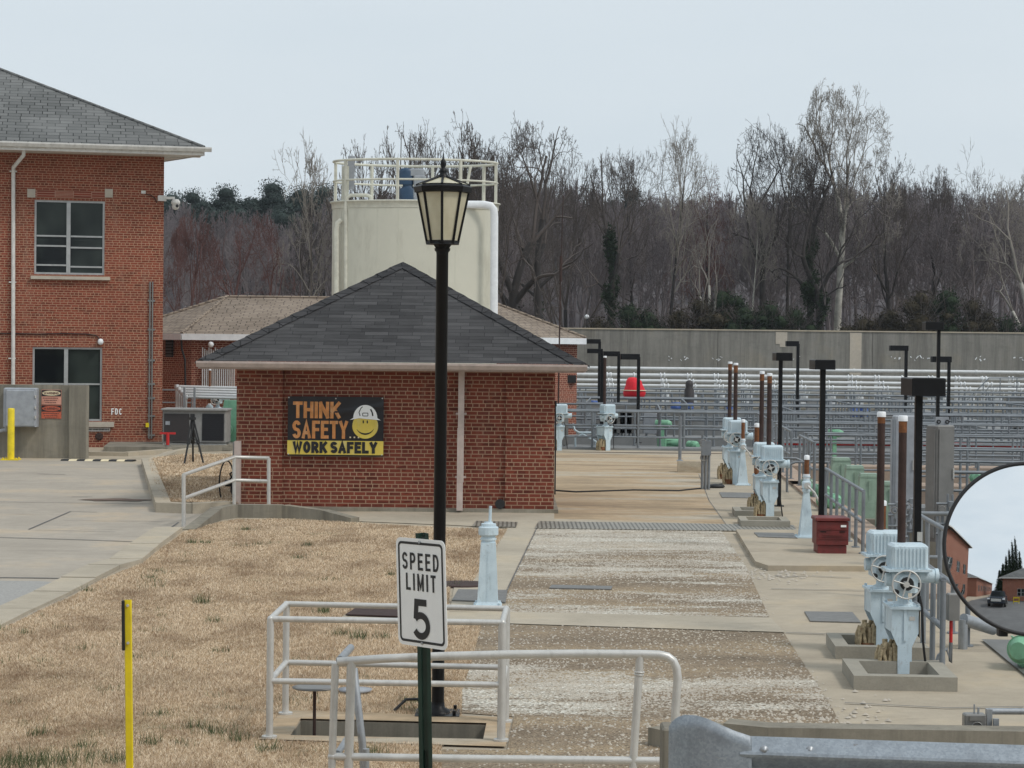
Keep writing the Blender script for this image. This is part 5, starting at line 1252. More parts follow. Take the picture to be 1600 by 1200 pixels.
g = G(950, 704); actuator('pale blue actuator behind the railing, just right of the pump house', g, 1.15, P(935, 556, g.y + .2).z, .0, rz=R(30))
g = G(874, 704); actuator('pale blue actuator half hidden by the right corner of the pump house', g, 1.15)
g = Vector((P(339, 650, 64).x, 64, .28)); actuator('pale blue actuator above the grey heat pump unit between the brick buildings', g, 1.2)

def kerb_box(label, pfl, w, d, h=.12, t_=.13):
    """low concrete frame; pfl = front left ground point, set square to the track"""
    u0, v0 = UV(pfl); T = None; m = MB()
    for (a, b, c, e) in ((0, w, 0, t_), (0, w, d - t_, d), (0, t_, t_, d - t_), (w - t_, w, t_, d - t_)):
        m.prism([(q.x, q.y) for q in (W(u0 + a, v0 + c), W(u0 + b, v0 + c), W(u0 + b, v0 + e), W(u0 + a, v0 + e))], -.02, h)
    T = m.build('concrete_kerb', 'pit_concrete'); tag(T, label, 'kerb', 'low concrete kerbs round the valve pits')
    m = MB(); m.prism([(q.x, q.y) for q in (W(u0 + t_, v0 + t_), W(u0 + w - t_, v0 + t_), W(u0 + w - t_, v0 + d - t_), W(u0 + t_, v0 + d - t_))], 0, .012); m.build('pit_floor', 'plate_metal', T)
kerb_box('low concrete kerb round the foot of the nearest actuator', G(1334, 1078), .86, 1.0)
kerb_box('low concrete kerb round the second nearest actuator', G(1305, 1030), .86, .95)
kerb_box('low concrete kerb round the front actuator of the middle pair', G(1157, 824), .80, 1.0, .11)
kerb_box('low concrete kerb round the rear actuator of the middle pair', G(1148, 808), .80, 1.0, .11)

# ================================================================== light poles
def pole(label, px, ytop, Y, w, hw_, hh, off, base_z=0, deep=.35):
    q = P(px, ytop, Y); T = thing('light_pole', label, 'light pole', (q.x, Y, base_z), 'black box-head light poles')
    m = MB(); m.box((q.x, Y, (q.z - hh * .5 + base_z) / 2), (w, w, q.z - hh * .5 - base_z)); m.box((q.x, Y, base_z + .01), (w * 2.4, w * 2.4, .02)); m.build('post', 'black_metal', T)
    m = MB(); m.bbox((q.x + off, Y, q.z - hh / 2), (hw_, deep, hh), .01); m.build('lamp_head', 'black_metal', T)
    return T
pole('black light pole with a box head above the maroon cabinet', 1286, 562, 30.2, .075, .29, .14, -.01, deep=.6)
T = pole('nearest black light pole with wide box head, behind the nearest actuators', 1436, 590, 20.6, .068, .325, .175, .04, deep=.6)
q = P(1436, 838, 20.6); m = MB(); m.box((q.x, 20.6 - .036, q.z), (.05, .006, .09)); m.build('number_plate', 'aluminium', T)
pole('black light pole with box head behind the middle pair of actuators', 1220, 551, 39, .07, .30, .15, .03, deep=.6)
pole('distant black light pole with left arm above the middle actuators', 1247, 533, 80, .11, .48, .20, -.22)
pole('tall black light pole rising behind the upright grey cabinet', 1467, 503, 36, .055, .31, .14, -.10)
pole('distant black light pole left of the tall one behind the grey cabinet', 1416, 540, 80, .11, .68, .20, -.28)
pole('distant black light pole right of the tall one behind the grey cabinet', 1483, 557, 72, .10, .66, .20, -.27)
pole('rear black light pole at the right corner of the pump house roof', 937, 530, 88, .12, .58, .19, -.25)
pole('second black light pole at the right corner of the pump house roof', 941, 545, 78, .12, .58, .17, -.27)
pole('black light pole third along the row right of the pump house', 967, 549, 72, .10, .56, .17, -.25)
pole('black light pole at the right end of the row, beside the red cover', 998, 553, 66, .10, .60, .18, -.27)

# ================================================================== maroon cabinet
g = G(1296, 873); g.z = 0; YC = g.y + .22
T = thing('storage_cabinet', 'maroon steel job box with drawer recess on the concrete slab', 'cabinet', (P(1296, 840, YC).x, YC, SLAB))
cxx = P(1297, 840, YC).x; w_ = .44; h0 = SLAB; ht = P(1296, 807, YC).z - SLAB
m = MB(); m.bbox((cxx, YC, h0 + .06), (w_ - .04, .40, .12), .01); m.bbox((cxx, YC, h0 + .12 + (ht - .17) / 2), (w_, .44, ht - .17), .012); m.build('body', 'maroon_paint', T)
m = MB(); m.bbox((cxx, YC - .005, h0 + ht - .022), (w_ + .03, .48, .045), .012); m.build('lid', 'maroon_paint', T)
m = MB(); m.box((cxx, YC - .223, h0 + ht * .54), (w_ - .05, .014, .09)); m.box((cxx, YC - .235, h0 + ht * .53), (.26, .02, .02)); m.box((cxx, YC - .226, h0 + ht * .42), (w_ - .02, .014, .012)); m.box((cxx, YC - .226, h0 + ht * .68), (w_ - .02, .014, .012)); m.build('drawer', 'maroon_paint', T)
m = MB()
for sx in (-.13, .13): m.box((cxx + sx, YC - .232, h0 + ht * .61), (.08, .01, .014))
m.build('hinge', 'black_metal', T)
m = MB(); m.box((cxx + .15, YC - .226, h0 + ht * .77), (.075, .006, .03)); m.build('sticker', 'sign_white', T)

# ================================================================== equipment between the brick buildings
yh = 58.0; x0, x1, xs, xg0, xg1 = (P(a, 660, yh).x for a in (254, 353, 296, 316, 350)); z1, z0 = P(300, 641, yh).z, P(300, 691, yh).z
T = thing('heat_pump', 'grey heat pump unit with black grille between the two brick buildings', 'heat pump', ((x0 + x1) / 2, yh + .4, z0 - .12))
m = MB(); m.bbox(((x0 + x1) / 2, yh + .5, (z0 + z1) / 2), (x1 - x0, 1.0, z1 - z0), .02); m.build('housing', 'unit_grey', T)
m = MB(); m.box(((x0 + xs) / 2 + .02, yh - .006, (z0 + z1) / 2 - .04), (xs - x0 - .05, .02, z1 - z0 - .12)); m.build('side_panel', 'dark_panel', T)
m = MB(); m.box(((xg0 + xg1) / 2, yh - .006, (z0 + z1) / 2 - .02), (xg1 - xg0, .02, z1 - z0 - .14)); 
for k in range(12): m.box(((xg0 + xg1) / 2, yh - .02, z0 + .08 + k * (z1 - z0 - .16) / 12), (xg1 - xg0 - .04, .012, .01))
m.build('grille', 'dark_grille', T)
m = MB(); m.bbox(((x0 + x1) / 2, yh + .45, z1 + .02), (x1 - x0 + .08, 1.1, .05), .015); m.build('lid', 'unit_grey', T)
m = MB(); 
for z in (z0 - .06,): m.box(((x0 + x1) / 2, yh + .1, z), (x1 - x0, .1, .05)); m.box(((x0 + x1) / 2, yh + .9, z), (x1 - x0, .1, .05))
for k in range(4): m.box((x0 + .1 + k * (x1 - x0 - .2) / 3, yh + .5, z0 - .1), (.1, 1.0, .06))
m.build('skid', 'aluminium', T)
m = MB(); m.box(((x0 + x1) / 2, yh + .5, (z0 - .13 + .02) / 2), (x1 - x0 + .3, 1.3, max(.05, z0 - .14))); tag(m.build('concrete_plinth', 'old_concrete'), 'low concrete plinth under the grey heat pump unit', 'plinth')
m = MB(); m.box((P(262, 661, yh - .02).x, yh - .02, P(262, 661, yh).z), (.12, .01, .1)); m.build('name_plate', 'cabinet_grey', T)
T = thing('pipe_rack', 'five nested silver insulated pipes bending down behind the heat pump unit', 'pipes', P(300, 690, 62))
for k in range(5):
    a = P(276 + 3.6 * k, 604 + 4 * k, 62 - .15 * k); b = P(372, 606 + 4 * k, 62 - .15 * k); m = MB()
    m.tube([b, a + Vector((.1, 0, 0)), a + Vector((.02, 0, -.02)), a + Vector((0, 0, -.1)), Vector((a.x, a.y, .3))], .042, 10); m.lathe([(.06, -.06), (.07, 0), (.06, .06)], a, 10); m.build('pipe', 'pipe_silver', T)
m = MB()
for px in (288, 304): q = P(px, 605, 61.2); m.box((q.x, 61.2, (q.z + .2) / 2), (.06, .06, q.z - .2))
m.build('support', 'galvanized', T)
railing('grey pipe railing running behind the heat pump unit from the tall brick building', [(P(240, 600, 63.5).x, 63.5, .2), (P(300, 600, 63.5).x, 63.5, .2)], 1.35, 1.2, levels=(1, .72, .35))
q = P(361, 660, 60.5); T = thing('green_cabinet', 'pale green tapered pump hood left of the pump house wall', 'cabinet', (q.x, 60.5, 0))
m = MB(); zt_ = P(361, 625, 60.5).z; m.lathe([(.38, .1), (.34, zt_ * .6), (.26, zt_ - .03), (.24, zt_)], (q.x, 60.5, 0), 4, False, R(45)); m.build('housing', 'green_paint', T)
m = MB(); m.cyl((q.x - .1, 60.15, .5), (q.x - .1, 59.95, .5), .2, n=16); m.build('fan_cover', 'green_paint', T)
# tripod
g = G(302, 724, .15); zt_ = P(302, 648, g.y).z
T = thing('tripod', 'black surveying tripod standing on the kerb in front of the heat pump unit', 'tripod', (g.x, g.y, .15))
gb = [Vector((P(289, 725, g.y - .2).x, g.y - .3, .15)), Vector((P(319, 721, g.y).x, g.y - .1, .15)), Vector((P(297, 724, g.y).x, g.y + .45, .15))]; ap_ = Vector((P(301, 655, g.y).x, g.y, zt_ - .12))
for b in gb:
    m = MB(); mid_ = ap_.lerp(b, .55); d = (b - ap_).cross(Vector((0, 1, 0))).normalized() * .025
    m.tube([ap_ + d, mid_ + d], .022, 6); m.tube([ap_ - d, mid_ - d], .022, 6); m.tube([ap_.lerp(b, .45), b], .024, 6); m.build('leg', 'black_plastic', T)
m = MB(); m.cyl(ap_, ap_ + Vector((0, 0, .06)), .08, n=12); m.box(ap_ + Vector((0, 0, .10)), (.1, .08, .08)); m.cyl(ap_, ap_ - Vector((0, 0, .45)), .016, n=8)
for b in gb: m.tube([ap_ - Vector((0, 0, .42)), ap_.lerp(b, .5)], .010, 5)
m.build('head', 'black_plastic', T)
g = G(262, 702) * (56.8 / 58.6); T = thing('hydrant_valve', 'small red post valve with T handle at the corner of the tall brick building', 'valve', (g.x, g.y, 0.1))
zt_ = P(262, 677, g.y).z; m = MB(); m.cyl((g.x, g.y, .1), (g.x, g.y, zt_), .045, n=12); m.build('post', 'red_paint', T)
m = MB(); m.box((g.x, g.y, zt_), (.42, .05, .055)); m.build('handle', 'red_paint', T)
m = MB(); m.cyl((g.x, g.y, .0), (g.x, g.y, .2), .08, n=12); m.build('base', 'steel_cabinet', T)
# thin red mast
a = P(880, 306, 66); b = P(874, 535, 66); T = thing('mast', 'thin reddish brown mast rising above the long building roof', 'mast', (b.x, 66, 0))
m = MB(); m.tube([(b.x - .02, 66, 0), b, P(876, 430, 66)], .024, 6); m.tube([P(876, 430, 66), a], .014, 6); m.build('pole', 'rust_dark', T)
m = MB(); m.cyl(P(876.5, 400, 66), P(876, 440, 66), .05, n=6); m.build('sleeve', 'rust_dark', T)

# ================================================================== flood wall and big pipes
YW = 131.0
zw = P(1200, 515.5, YW).z; xl = P(880, 515, YW).x
FW = thing('flood_wall', 'long weathered concrete flood wall in front of the bare wood', 'wall', (xl, YW, 0))
for i in range(9):
    m = MB(); L = 9.6; x0 = xl + i * L - .0; m.box((x0 + L / 2, YW + .3, zw / 2), (L - .025, .6, zw - .12)); m.build('wall_panel', 'wall_concrete', FW)
m = MB(); m.box((xl + 45, YW + .3, zw - .03), (90.2, .7, .08)); m.build('coping', 'kerb_concrete', FW)
for px, hh_ in ((1221, .75), (1337, 2.6)): q = P(px, 540, YW - .02); m = MB(); m.box((q.x, YW - .01, zw - .12 - hh_ / 2), (.72, .03, hh_)); m.box((q.x + .1, YW - .008, zw - .1 - hh_ / 2 - .2), (.4, .028, hh_)); m.build('pale_patch', 'pale_stone', FW)
rr = random.Random(8); m = MB()
for c in (1050, 1072, 1120, 1240, 1400, 1432, 1448, 1530, 1590):
    for k in range(4): q = P(c + rr.uniform(-9, 9), 560 + rr.uniform(-3, 3), YW - .03); m.box((q.x, YW - .02, q.z), (rr.uniform(.03, .22), .01, rr.uniform(.02, .08)), ry=rr.uniform(-1, 1))
m.build('lime_mark', 'bright_white', FW)
PR = thing('pipe_gallery', 'row of long silver pipes on stepped supports below the flood wall', 'pipes', (xl, 124, 0))
for k, (py, r_) in enumerate(((575.5, .11), (586, .12), (594.5, .095), (602, .09), (609, .085))):
    Yp = 126 - k * 1.5; q0 = P(893, py - .8, Yp); m = MB(); x1 = q0.x + 80
    m.cyl((q0.x, Yp, q0.z), (x1, Yp, q0.z), r_, n=12)
    for j in range(11): x = q0.x + 2.2 + j * 7.3; m.cyl((x, Yp, q0.z), (x + .12, Yp, q0.z), r_ * 1.22, n=12)
    m.build('pipe', 'pipe_silver', PR)
for j in range(21):
    x = P(948, 586, 125).x + j * 1.58; m = MB()
    for k, (py, r_) in enumerate(((586, .12), (594.5, .095), (602, .09), (609, .085))):
        Yp = 124.5 - k * 1.5; z = P(893, py - .8, Yp).z
        m.torus((x, Yp, z), r_ + .02, .04, (1, 0, 0), 12, 5); m.torus((x + .22, Yp, z), r_ + .02, .04, (1, 0, 0), 12, 5); m.box((x + .11, Yp, z), (.24, .06, .06))
        m.box((x + .11, Yp + .3, z / 2 - .1), (.18, .15, z - .1)); m.box((x + .11, Yp + .1, z), (.1, .3, .1)); m.box((x + .11, Yp + .75, .4), (.1, 1.6, .1))
    m.build('saddle', 'bright_white', PR)

# ================================================================== basins: walkways between the tanks, with railings
def walkway(label, u0, u1, v, w, z=0.06, mat='pinkish_concrete'):
    pts = [W(u0, v), W(u1, v), W(u1, v + w), W(u0, v + w)]
    m = MB(); m.prism([(p.x, p.y) for p in pts], -1.3, z); return tag(m.build('basin_wall', mat), label, 'basin wall')
RG = 'grey pipe railings along the basin walkways'
rows = [(38.5, 1.0, 4.6, 'nearest cross wall between the basins, right of the green hoods'), (45, 1.2, 3.4, 'second pinkish cross wall between the basins'), (52.5, 1.2, 3.4, 'third pinkish cross wall between the basins'),
        (61, 1.4, -2.6, 'pinkish cross wall where the track ends behind the pump house'), (69.5, 1.4, -3, 'grey cross wall behind the white valve frames'), (79, 1.6, -3.3, 'far cross wall between the basins with blue barrels'), (90, 1.6, -3.6, 'far cross wall below the red cover'), (101, 2.0, -4, 'farthest cross wall before the silver pipes')]
for v, w, u0, lab in rows: walkway(lab, u0, 42, v, w, mat='pinkish_concrete' if v in (45, 52.5) else 'far_ground')
walkway('long lengthwise wall beside the near railing, right of the track', 3.4, 3.9, 24.6, 36)
walkway('lengthwise basin wall in the middle of the basins', 13.5, 15, 24.6, 87, mat='far_ground')
walkway('lengthwise basin wall at the right side of the basins', 25, 26.5, 40, 71, mat='far_ground')
def cross(v, u0, u1, label, h=1.05, sp=1.5, lv=(1, .5), z=.06): return railing(label, [W(u0, v, z), W(u1, v, z)], h, sp, .024 if v < 60 else .034, levels=lv, group=RG, pn=6)
for v, w, u0, lab in rows:
    ub = u0 + .1 if v > 55 else u0 + .3
    for side, vv in (('front', v + .1), ('back', v + w - .1)):
        cross(vv, ub, min(14 + v * .12, 30), 'grey railing on the %s edge of the %s' % (side, lab.split(',')[0].replace('between the basins', '').replace('where the track ends ', '').strip()), sp=1.15 if v < 60 else 1.3, lv=(1, .62, .3) if side == 'front' else (1, .5))
def along(u, v0, v1, label, h=1.05, sp=1.5, lv=(1, .5), z=.0): return railing(label, [W(u, v0, z), W(u, v1, z)], h, sp * .75, .028, levels=lv, group=RG, pn=6)
along(3.5, 41, 44.6, 'short lengthwise railing past the green hoods', z=.06)
along(3.5, 47, 52, 'lengthwise railing between second and third cross wall', z=.06)
along(3.55, 54.2, 60.5, 'lengthwise railing leading to the end of the track', z=.06)
along(13.6, 62.5, 78, 'lengthwise railing far out in the middle of the basins', z=.06)
along(14.9, 40, 60, 'lengthwise railing on the right side of the middle wall', z=.06)
along(6.6, 91.5, 101, 'far lengthwise railing below the concrete wall', z=.06)
along(0.8, 62.4, 69, 'lengthwise railing behind the end of the track', z=.06)
along(-1.6, 70.9, 79, 'far lengthwise railing behind the pump house corner', z=.06)
for k, (v, u0, u1, lab) in enumerate(((57, 3.6, 24, 'right of the track end'), (65.3, -2.4, 22, 'just past the track end'), (74, -2.8, 26, 'between the green motors and the blue barrels'), (84.5, -3.2, 26, 'just behind the blue barrels'), (95.5, -3.4, 28, 'in front of the silver pipe gallery'), (107, -3.6, 32, 'farthest of all, along the foot of the silver pipes'))):
    walkway('narrow grey beam ' + lab, u0, u1, v - .15, .35, z=-.05, mat='far_ground'); cross(v, u0, u1, 'grey railing ' + lab.replace('farthest of all, along the foot of the silver pipes', 'farthest back, below the silver pipes').replace('between the green motors and the blue barrels', 'between green motors and blue barrels'), sp=1.2, z=-.05)
for k, (u, v0, v1, lab) in enumerate(((1.8, 70.9, 79, 'in the middle of the view'), (4.8, 62.6, 69.3, 'above the far pair of actuators'), (7.5, 71, 78.8, 'right of the far brown stems'), (10.2, 80.6, 89.8, 'under the pole by the pale wall patch'), (16.5, 62.6, 69.3, 'left of the tall cabinets'), (19, 80.8, 90, 'right of the tall black pole'), (12, 54, 60.8, 'behind the sage hoods'))):
    along(u, v0, v1, 'lengthwise grey railing on the far basins ' + lab, z=.06)
# railing beside the slab (near right)
g1, g2 = G(1348, 873), G(1318, 815); 
def tilt_rail(label, pts, tops, lows, extra=()):
    T = thing('railing', label, 'railing', pts[0], RG); N = len(pts)
    for zs in (tops, lows):
        m = MB(); m.tube([(p.x, p.y, z) for p, z in zip(pts, zs)], .026, 10); m.build('rail', 'grey_rail', T)
    for p, z in zip(pts, tops):
        m = MB(); m.cyl(p, (p.x, p.y, z), .026, n=10); m.cyl(p, p + Vector((0, 0, .015)), .06, n=10); m.build('post', 'grey_rail', T)
    return T
u, v = UV(g1); pts = [W(u, v + .95 * k, SLAB if k < 4 else 0) for k in range(7)]
tilt_rail('grey pipe railing running back from the maroon cabinet', pts, [.93] * 7, [.50] * 7)
u, v = UV(G(1472, 1056)); pts = [W(u, v + .62 * k) for k in range(4)]
tilt_rail('short grey pipe railing right beside the nearest actuator', pts, [.84] * 4, [.42] * 4)
u, v = UV(P(1472, 1000, 21.3)); u = 3.25
pts = [W(u, 20.6 + .95 * k) for k in range(5)]
tilt_rail('grey pipe railing behind the nearest black light pole', pts, [1.0] * 5, [.5] * 5)
railing('grey pipe railing crossing behind the round mirror', [W(3.3, 24.4), W(9, 24.4)], 1.0, 1.1, .026, group=RG)
for k, (v_, lab) in enumerate(((29.5, 'first'), (33.2, 'second'), (36.6, 'third'))):
    T = railing('%s cross railing right of the tall brown stems, behind the mirror' % lab, [W(4.9, v_, 0), W(12, v_, 0)], 1.0, 1.0, .026, group=RG)
    walkway('%s narrow wall carrying a railing behind the mirror' % lab, 4.6, 12, v_ - .1, .5, z=0.0, mat='old_concrete')
# rounded guard hoops
for lab, px, py, Y in (('rounded grey guard hoop left of the green hoods', 1232, 716, 43.5), ('rounded grey guard hoop behind the rail of the track end', 1255, 722, 43)):
    q = P(px, py, Y); T = thing('guard_hoop', lab, 'guard rail', (q.x, Y, 0)); w = .5; h1 = q.z; h0 = h1 - .75; m = MB()
    s = 1 if 'left' in lab else -1
    m.tube([(q.x - s * w, Y, h1), (q.x + s * (w * .3), Y, h1), (q.x + s * w * .55, Y, h1 - .05), (q.x + s * w * .65, Y, h1 - .16), (q.x + s * w * .65, Y, h0 + .16), (q.x + s * w * .5, Y, h0 + .03), (q.x + s * w * .3, Y, h0), (q.x - s * w, Y, h0)], .026, 8); m.build('rail', 'grey_rail', T)
    m = MB(); m.cyl((q.x - s * w, Y, 0), (q.x - s * w, Y, h1), .026, n=8); m.build('post', 'grey_rail', T)
# junction posts and block at the end of the track
g = G(1079, 738); m = MB(); m.box((g.x, g.y, .12), (.62, .5, .3), rz=-PHI); tag(m.build('concrete_block', 'tan_pavement'), 'tan concrete block at the far end of the track', 'block')
T = thing('vent_post', 'thin grey post on the tan block at the end of the track', 'post', (P(1063, 722, g.y).x, g.y, .27)); m = MB(); q = P(1063, 650, g.y); m.cyl((q.x, g.y, .27), (q.x, g.y, q.z), .04, n=10); m.lathe([(.09, .27), (.05, .3)], (q.x, g.y, 0), 10); m.build('post', 'grey_rail', T)
g = G(1104, 765); T = thing('valve_post', 'cluster of grey conduit and valve handles left of the far actuators', 'conduit', g)
m = MB()
for k, px in enumerate((1098, 1103, 1108)): q = P(px, 680 + 4 * k, g.y); m.cyl((q.x, g.y, 0), (q.x, g.y, q.z), .03, n=8)
m.box((P(1103, 690, g.y).x, g.y - .05, P(1103, 700, g.y).z), (.2, .12, .3)); m.build('conduit', 'grey_rail', T)
m = MB(); q = P(1098, 692, g.y); m.torus((q.x, g.y - .1, q.z), .07, .012, (0, 1, 0), 14, 5); m.torus((q.x + .02, g.y - .1, q.z - .3), .07, .012, (0, 1, 0), 14, 5); m.build('handles', 'steel_cabinet', T)
m = MB(); m.tube([(G(868, 768).x, G(868, 768).y, .02), (G(900, 770).x, G(900, 770).y, .02), (G(990, 767).x, G(990, 767).y, .02), (G(1060, 768).x, G(1060, 768).y, .02), (G(1100, 764).x, G(1100, 764).y, .02), (G(1128, 760).x, G(1128, 760).y, .05)], .018, 6)
tag(m.build('cable', 'black_plastic'), 'thin black cable lying across the tan track behind the pump house', 'cable')
m = MB(); q = P(1190, 772, 40); g = G(1118, 762); m.lathe([(.16, 0), (.2, .02), (.18, .06), (.03, .08)], g, 14); tag(m.build('rubber_mat', 'black_plastic'), 'black rubber mat at the foot of the far grey conduit', 'mat')

# loops of grey frames beside the pump house actuators (white guard frame)
T = thing('guard_rail', 'light grey cable and small frames left of the white actuator behind the track end', 'frame', (P(900, 690, 61.5).x, 61.5, 0))
m = MB(); m.tube([P(895, 662, 61.5), P(898, 672, 61.5), P(905, 676, 61.5), P(925, 676, 61.5)], .03, 8); m.tube([P(899, 700, 61.5), P(899, 684, 61.5), P(910, 678, 61.5), P(931, 690, 61.5), P(931, 704, 61.5)], .03, 8); m.build('hoop', 'valve_blue', T)
m = MB(); q = P(882, 672, 61.8); m.box(q, (.22, .2, .9)); m.box((q.x, q.y, q.z / 2 - .2), (.06, .06, q.z)); m.build('control_box', 'steel_cabinet', T)
m = MB(); m.tube([P(868, 708.5, 59.3), P(1000, 709.5, 59.3), P(1136, 711, 59.3)], .05, 6); tag(m.build('pipe', 'rust_dark'), 'dark rusty pipe lying along the far end of the track', 'pipe')

# ---- green hoods, motors, cabinets
for k, (px, py, Y, w, lab) in enumerate(((1314, 715, 42, .34, 'farthest and leftmost of the tall sage green pump hoods'), (1335, 727, 39, .31, 'second of the tall sage green pump hoods'), (1357, 739.5, 36.5, .30, 'third of the tall sage green pump hoods'), (1389, 752, 34.5, .30, 'nearest sage green pump hood, behind the tall brown stem'))):
    q = P(px, py, Y); T = thing('pump_hood', lab, 'pump hood', (q.x, Y, 0), 'sage green pump hoods'); s = 1 / math.sqrt(2)
    m = MB(); m.lathe([(w * 1.30 * s, 0), (w * 1.28 * s, q.z * .35), (w * 1.02 * s, q.z - .04), (w * .95 * s, q.z)], (q.x, Y, 0), 4, False, R(45) - PHI); m.build('housing', 'sage_paint', T)
    m = MB(); m.lathe([(w * 1.08 * s, q.z - .07), (w * 1.08 * s, q.z - .045)], (q.x, Y, 0), 4, False, R(45) - PHI); m.box((q.x, Y - w * .6, q.z * .5), (.05, .02, q.z * .7)); m.build('trim', 'sage_paint', T)
    walkway('narrow concrete footing under pump hood number %s from the near end' % ('four', 'three', 'two', 'one')[k], UV(q)[0] - .5, UV(q)[0] + .5, UV(Vector((q.x, Y, 0)))[1] - .4, .8, z=0, mat='old_concrete')
def fmotor(label, px, py, Y, r, L, mat='green_paint', yaw=0.0, base=0.0):
    q = P(px, py, Y); T = thing('pump_motor', label, 'pump motor', (q.x, Y, base)); d = Vector((math.sin(yaw), -math.cos(yaw), 0))
    m = MB(); m.cyl(q - d * L / 2, q + d * L / 2, r, n=20); m.cyl(q + d * L / 2, q + d * (L / 2 + .08), r * .92, r * .6, n=20)
    for k in range(10): a = 2 * PI * k / 10; o = (d.cross(Vector((0, 0, 1))) * math.cos(a) + Vector((0, 0, 1)) * math.sin(a)) * r; m.box(q + o, (.014, L * .8, .014) if abs(d.y) > .7 else (L * .8, .014, .014))
    m.build('body', mat, T)
    m = MB(); m.box((q.x, Y, (q.z - r * .7 + base) / 2), (r * .9, L * .5, max(.04, q.z - r * .7 - base))); m.build('base', 'grey_rail' if q.z > 1.0 else mat, T)
    m = MB(); m.bbox((q.x + r * .9, Y, q.z + r * .4), (r * .5, L * .35, r * .7), .01); m.build('terminal_box', mat, T); return T
fmotor('small olive green motor left of the sage hoods, the back one', 1262, 755, 44.5, .12, .5, 'sage_paint'); fmotor('small pale green motor left of the black light pole foot', 1280, 768, 41, .14, .55, 'green_paint', .3); fmotor('small pale green motor just right of the black light pole', 1296, 783, 38, .15, .5, 'green_paint', .3)
fmotor('light green motor behind the track end railing, the upper one', 1035, 662, 66, .12, .42, yaw=R(70)); fmotor('green pump set low behind the track end railing', 1050, 692, 64, .15, .5, yaw=R(80)); fmotor('round green motor right of the green pump set', 1082, 696, 63.5, .14, .3, yaw=R(40))
T = tag(MB().bbox(tuple(P(1034, 692, 64)), (.26, .4, .36), .03).build('pump_box', 'green_paint'), 'boxy green gear case left of the green pump set', 'gear case')
T.location.z -= 0
fmotor('light green motor far out between the rails above the sage hoods', 1304, 677, 53.3, .10, .3, yaw=R(60)); fmotor('round green fan motor left of the top of the mirror', 1525, 746, 35.5, .105, .22, yaw=R(-8)); fmotor('green motor on the grating at the right edge below the mirror', 1604, 1012, 19.0, .13, .35, yaw=R(-30))
def upright(label, px, py, Y, w, d, rz, mat='steel_cabinet'):
    q = P(px, py, Y); T = thing('control_cabinet', label, 'cabinet', (q.x, Y, 0)); m = MB(); m.bbox((q.x, Y, q.z / 2), (w, d, q.z), .02, rz); m.build('housing', mat, T)
    m = MB(); R3 = Matrix.Rotation(rz, 3, 'Z'); c = Vector((q.x, Y, q.z / 2)) + R3 @ Vector((0, -d / 2 - .012, 0)); m.box(c, (w - .06, .02, q.z - .12), rz=rz); dd = m.build('door', mat, T)
    m = MB(); m.box(c + R3 @ Vector((w * .35, -.02, .15)), (.02, .03, .16), rz=rz); m.build('handle', 'aluminium', dd)
    m = MB(); R4 = c - R3 @ Vector((w / 2 + .012, -d / 2 - .012, 0)); m.box(R4, (.02, d - .06, q.z - .12), rz=rz); m.build('side_door', mat, T); return T, q
upright('flat grey upright cabinet behind the tall brown stems', 1413, 649, 33.5, .36, .2, 0, 'cabinet_grey')
T, q = upright('tall two sided grey upright cabinet with eyelets on top, left of the mirror', 1470, 664, 32, .33, .28, R(24))
m = MB(); m.box((q.x + .02, 32, q.z + .06), (.20, .05, .12)); m.build('lifting_plate', 'cabinet_grey', T)
for s in (-.06, .07): MB().torus((q.x + .02 + s, 31.96, q.z + .05), .025, .008, (0, 1, 0), 12, 6).build('eyelet', 'black_metal', T)
for k, (px, y0, lab) in enumerate(((1403, 770, 'tangle of grey valve pipes left of the tall cabinets'), (1424, 765, 'second tangle of grey valve pipes before the upright cabinet'), (1477, 770, 'grey valve pipes at the foot of the two sided cabinet'))):
    Y = 27.5 + k; q = P(px, y0, Y); T = thing('valve_pipes', lab, 'pipes', (q.x, Y, 0)); m = MB(); rr = random.Random(k)
    for j in range(4): x = q.x + (j - 1.5) * .07; m.cyl((x, Y, 0), (x, Y, q.z - rr.uniform(0, .3)), .018, n=8)
    for j in range(4): z = q.z - .15 - j * .14; m.cyl((q.x - .13, Y - .03, z), (q.x + .13, Y - .03, z), .016, n=8); m.bbox((q.x + rr.uniform(-.1, .1), Y - .05, z), (.07, .07, .08), .01)
    m.build('pipework', 'grey_rail', T)
    m = MB()
    for j in range(2): m.torus((q.x - .06 + j * .12, Y - .11, q.z - .22 - j * .2), .04, .007, (0, 1, 0), 12, 5)
    m.build('handwheel', 'steel_cabinet', T)
q = P(1381, 782, 24.5); T = thing('stem_pipe', 'short orange pipe with white cap between the nearest brown stems', 'pipe', (q.x, 24.5, 0)); m = MB(); m.cyl((q.x, 24.5, 0), (q.x, 24.5, q.z - .05), .028, n=10); m.build('pipe', 'rust', T); m = MB(); m.lathe([(.034, q.z - .06), (.034, q.z - .01), (.02, q.z)], (q.x, 24.5, 0), 10); m.build('cap', 'bright_white', T)
q = P(1183, 661, 40.5); T = thing('stem_pipe', 'short orange pipe with white cap left of the middle pair of brown stems', 'pipe', (q.x, 40.5, 0)); m = MB(); m.cyl((q.x, 40.5, 0), (q.x, 40.5, q.z - .05), .05, n=10); m.build('pipe', 'rust', T); m = MB(); m.lathe([(.056, q.z - .08), (.056, q.z - .01), (.02, q.z)], (q.x, 40.5, 0), 10); m.build('cap', 'bright_white', T)
q = P(1489, 948, 18.9); T = thing('junction_box', 'grey junction box with red conduit left of the mirror', 'junction box', (q.x, 18.9, 0)); m = MB(); m.bbox(q, (.11, .1, .24), .01); m.build('housing', 'steel_cabinet', T)
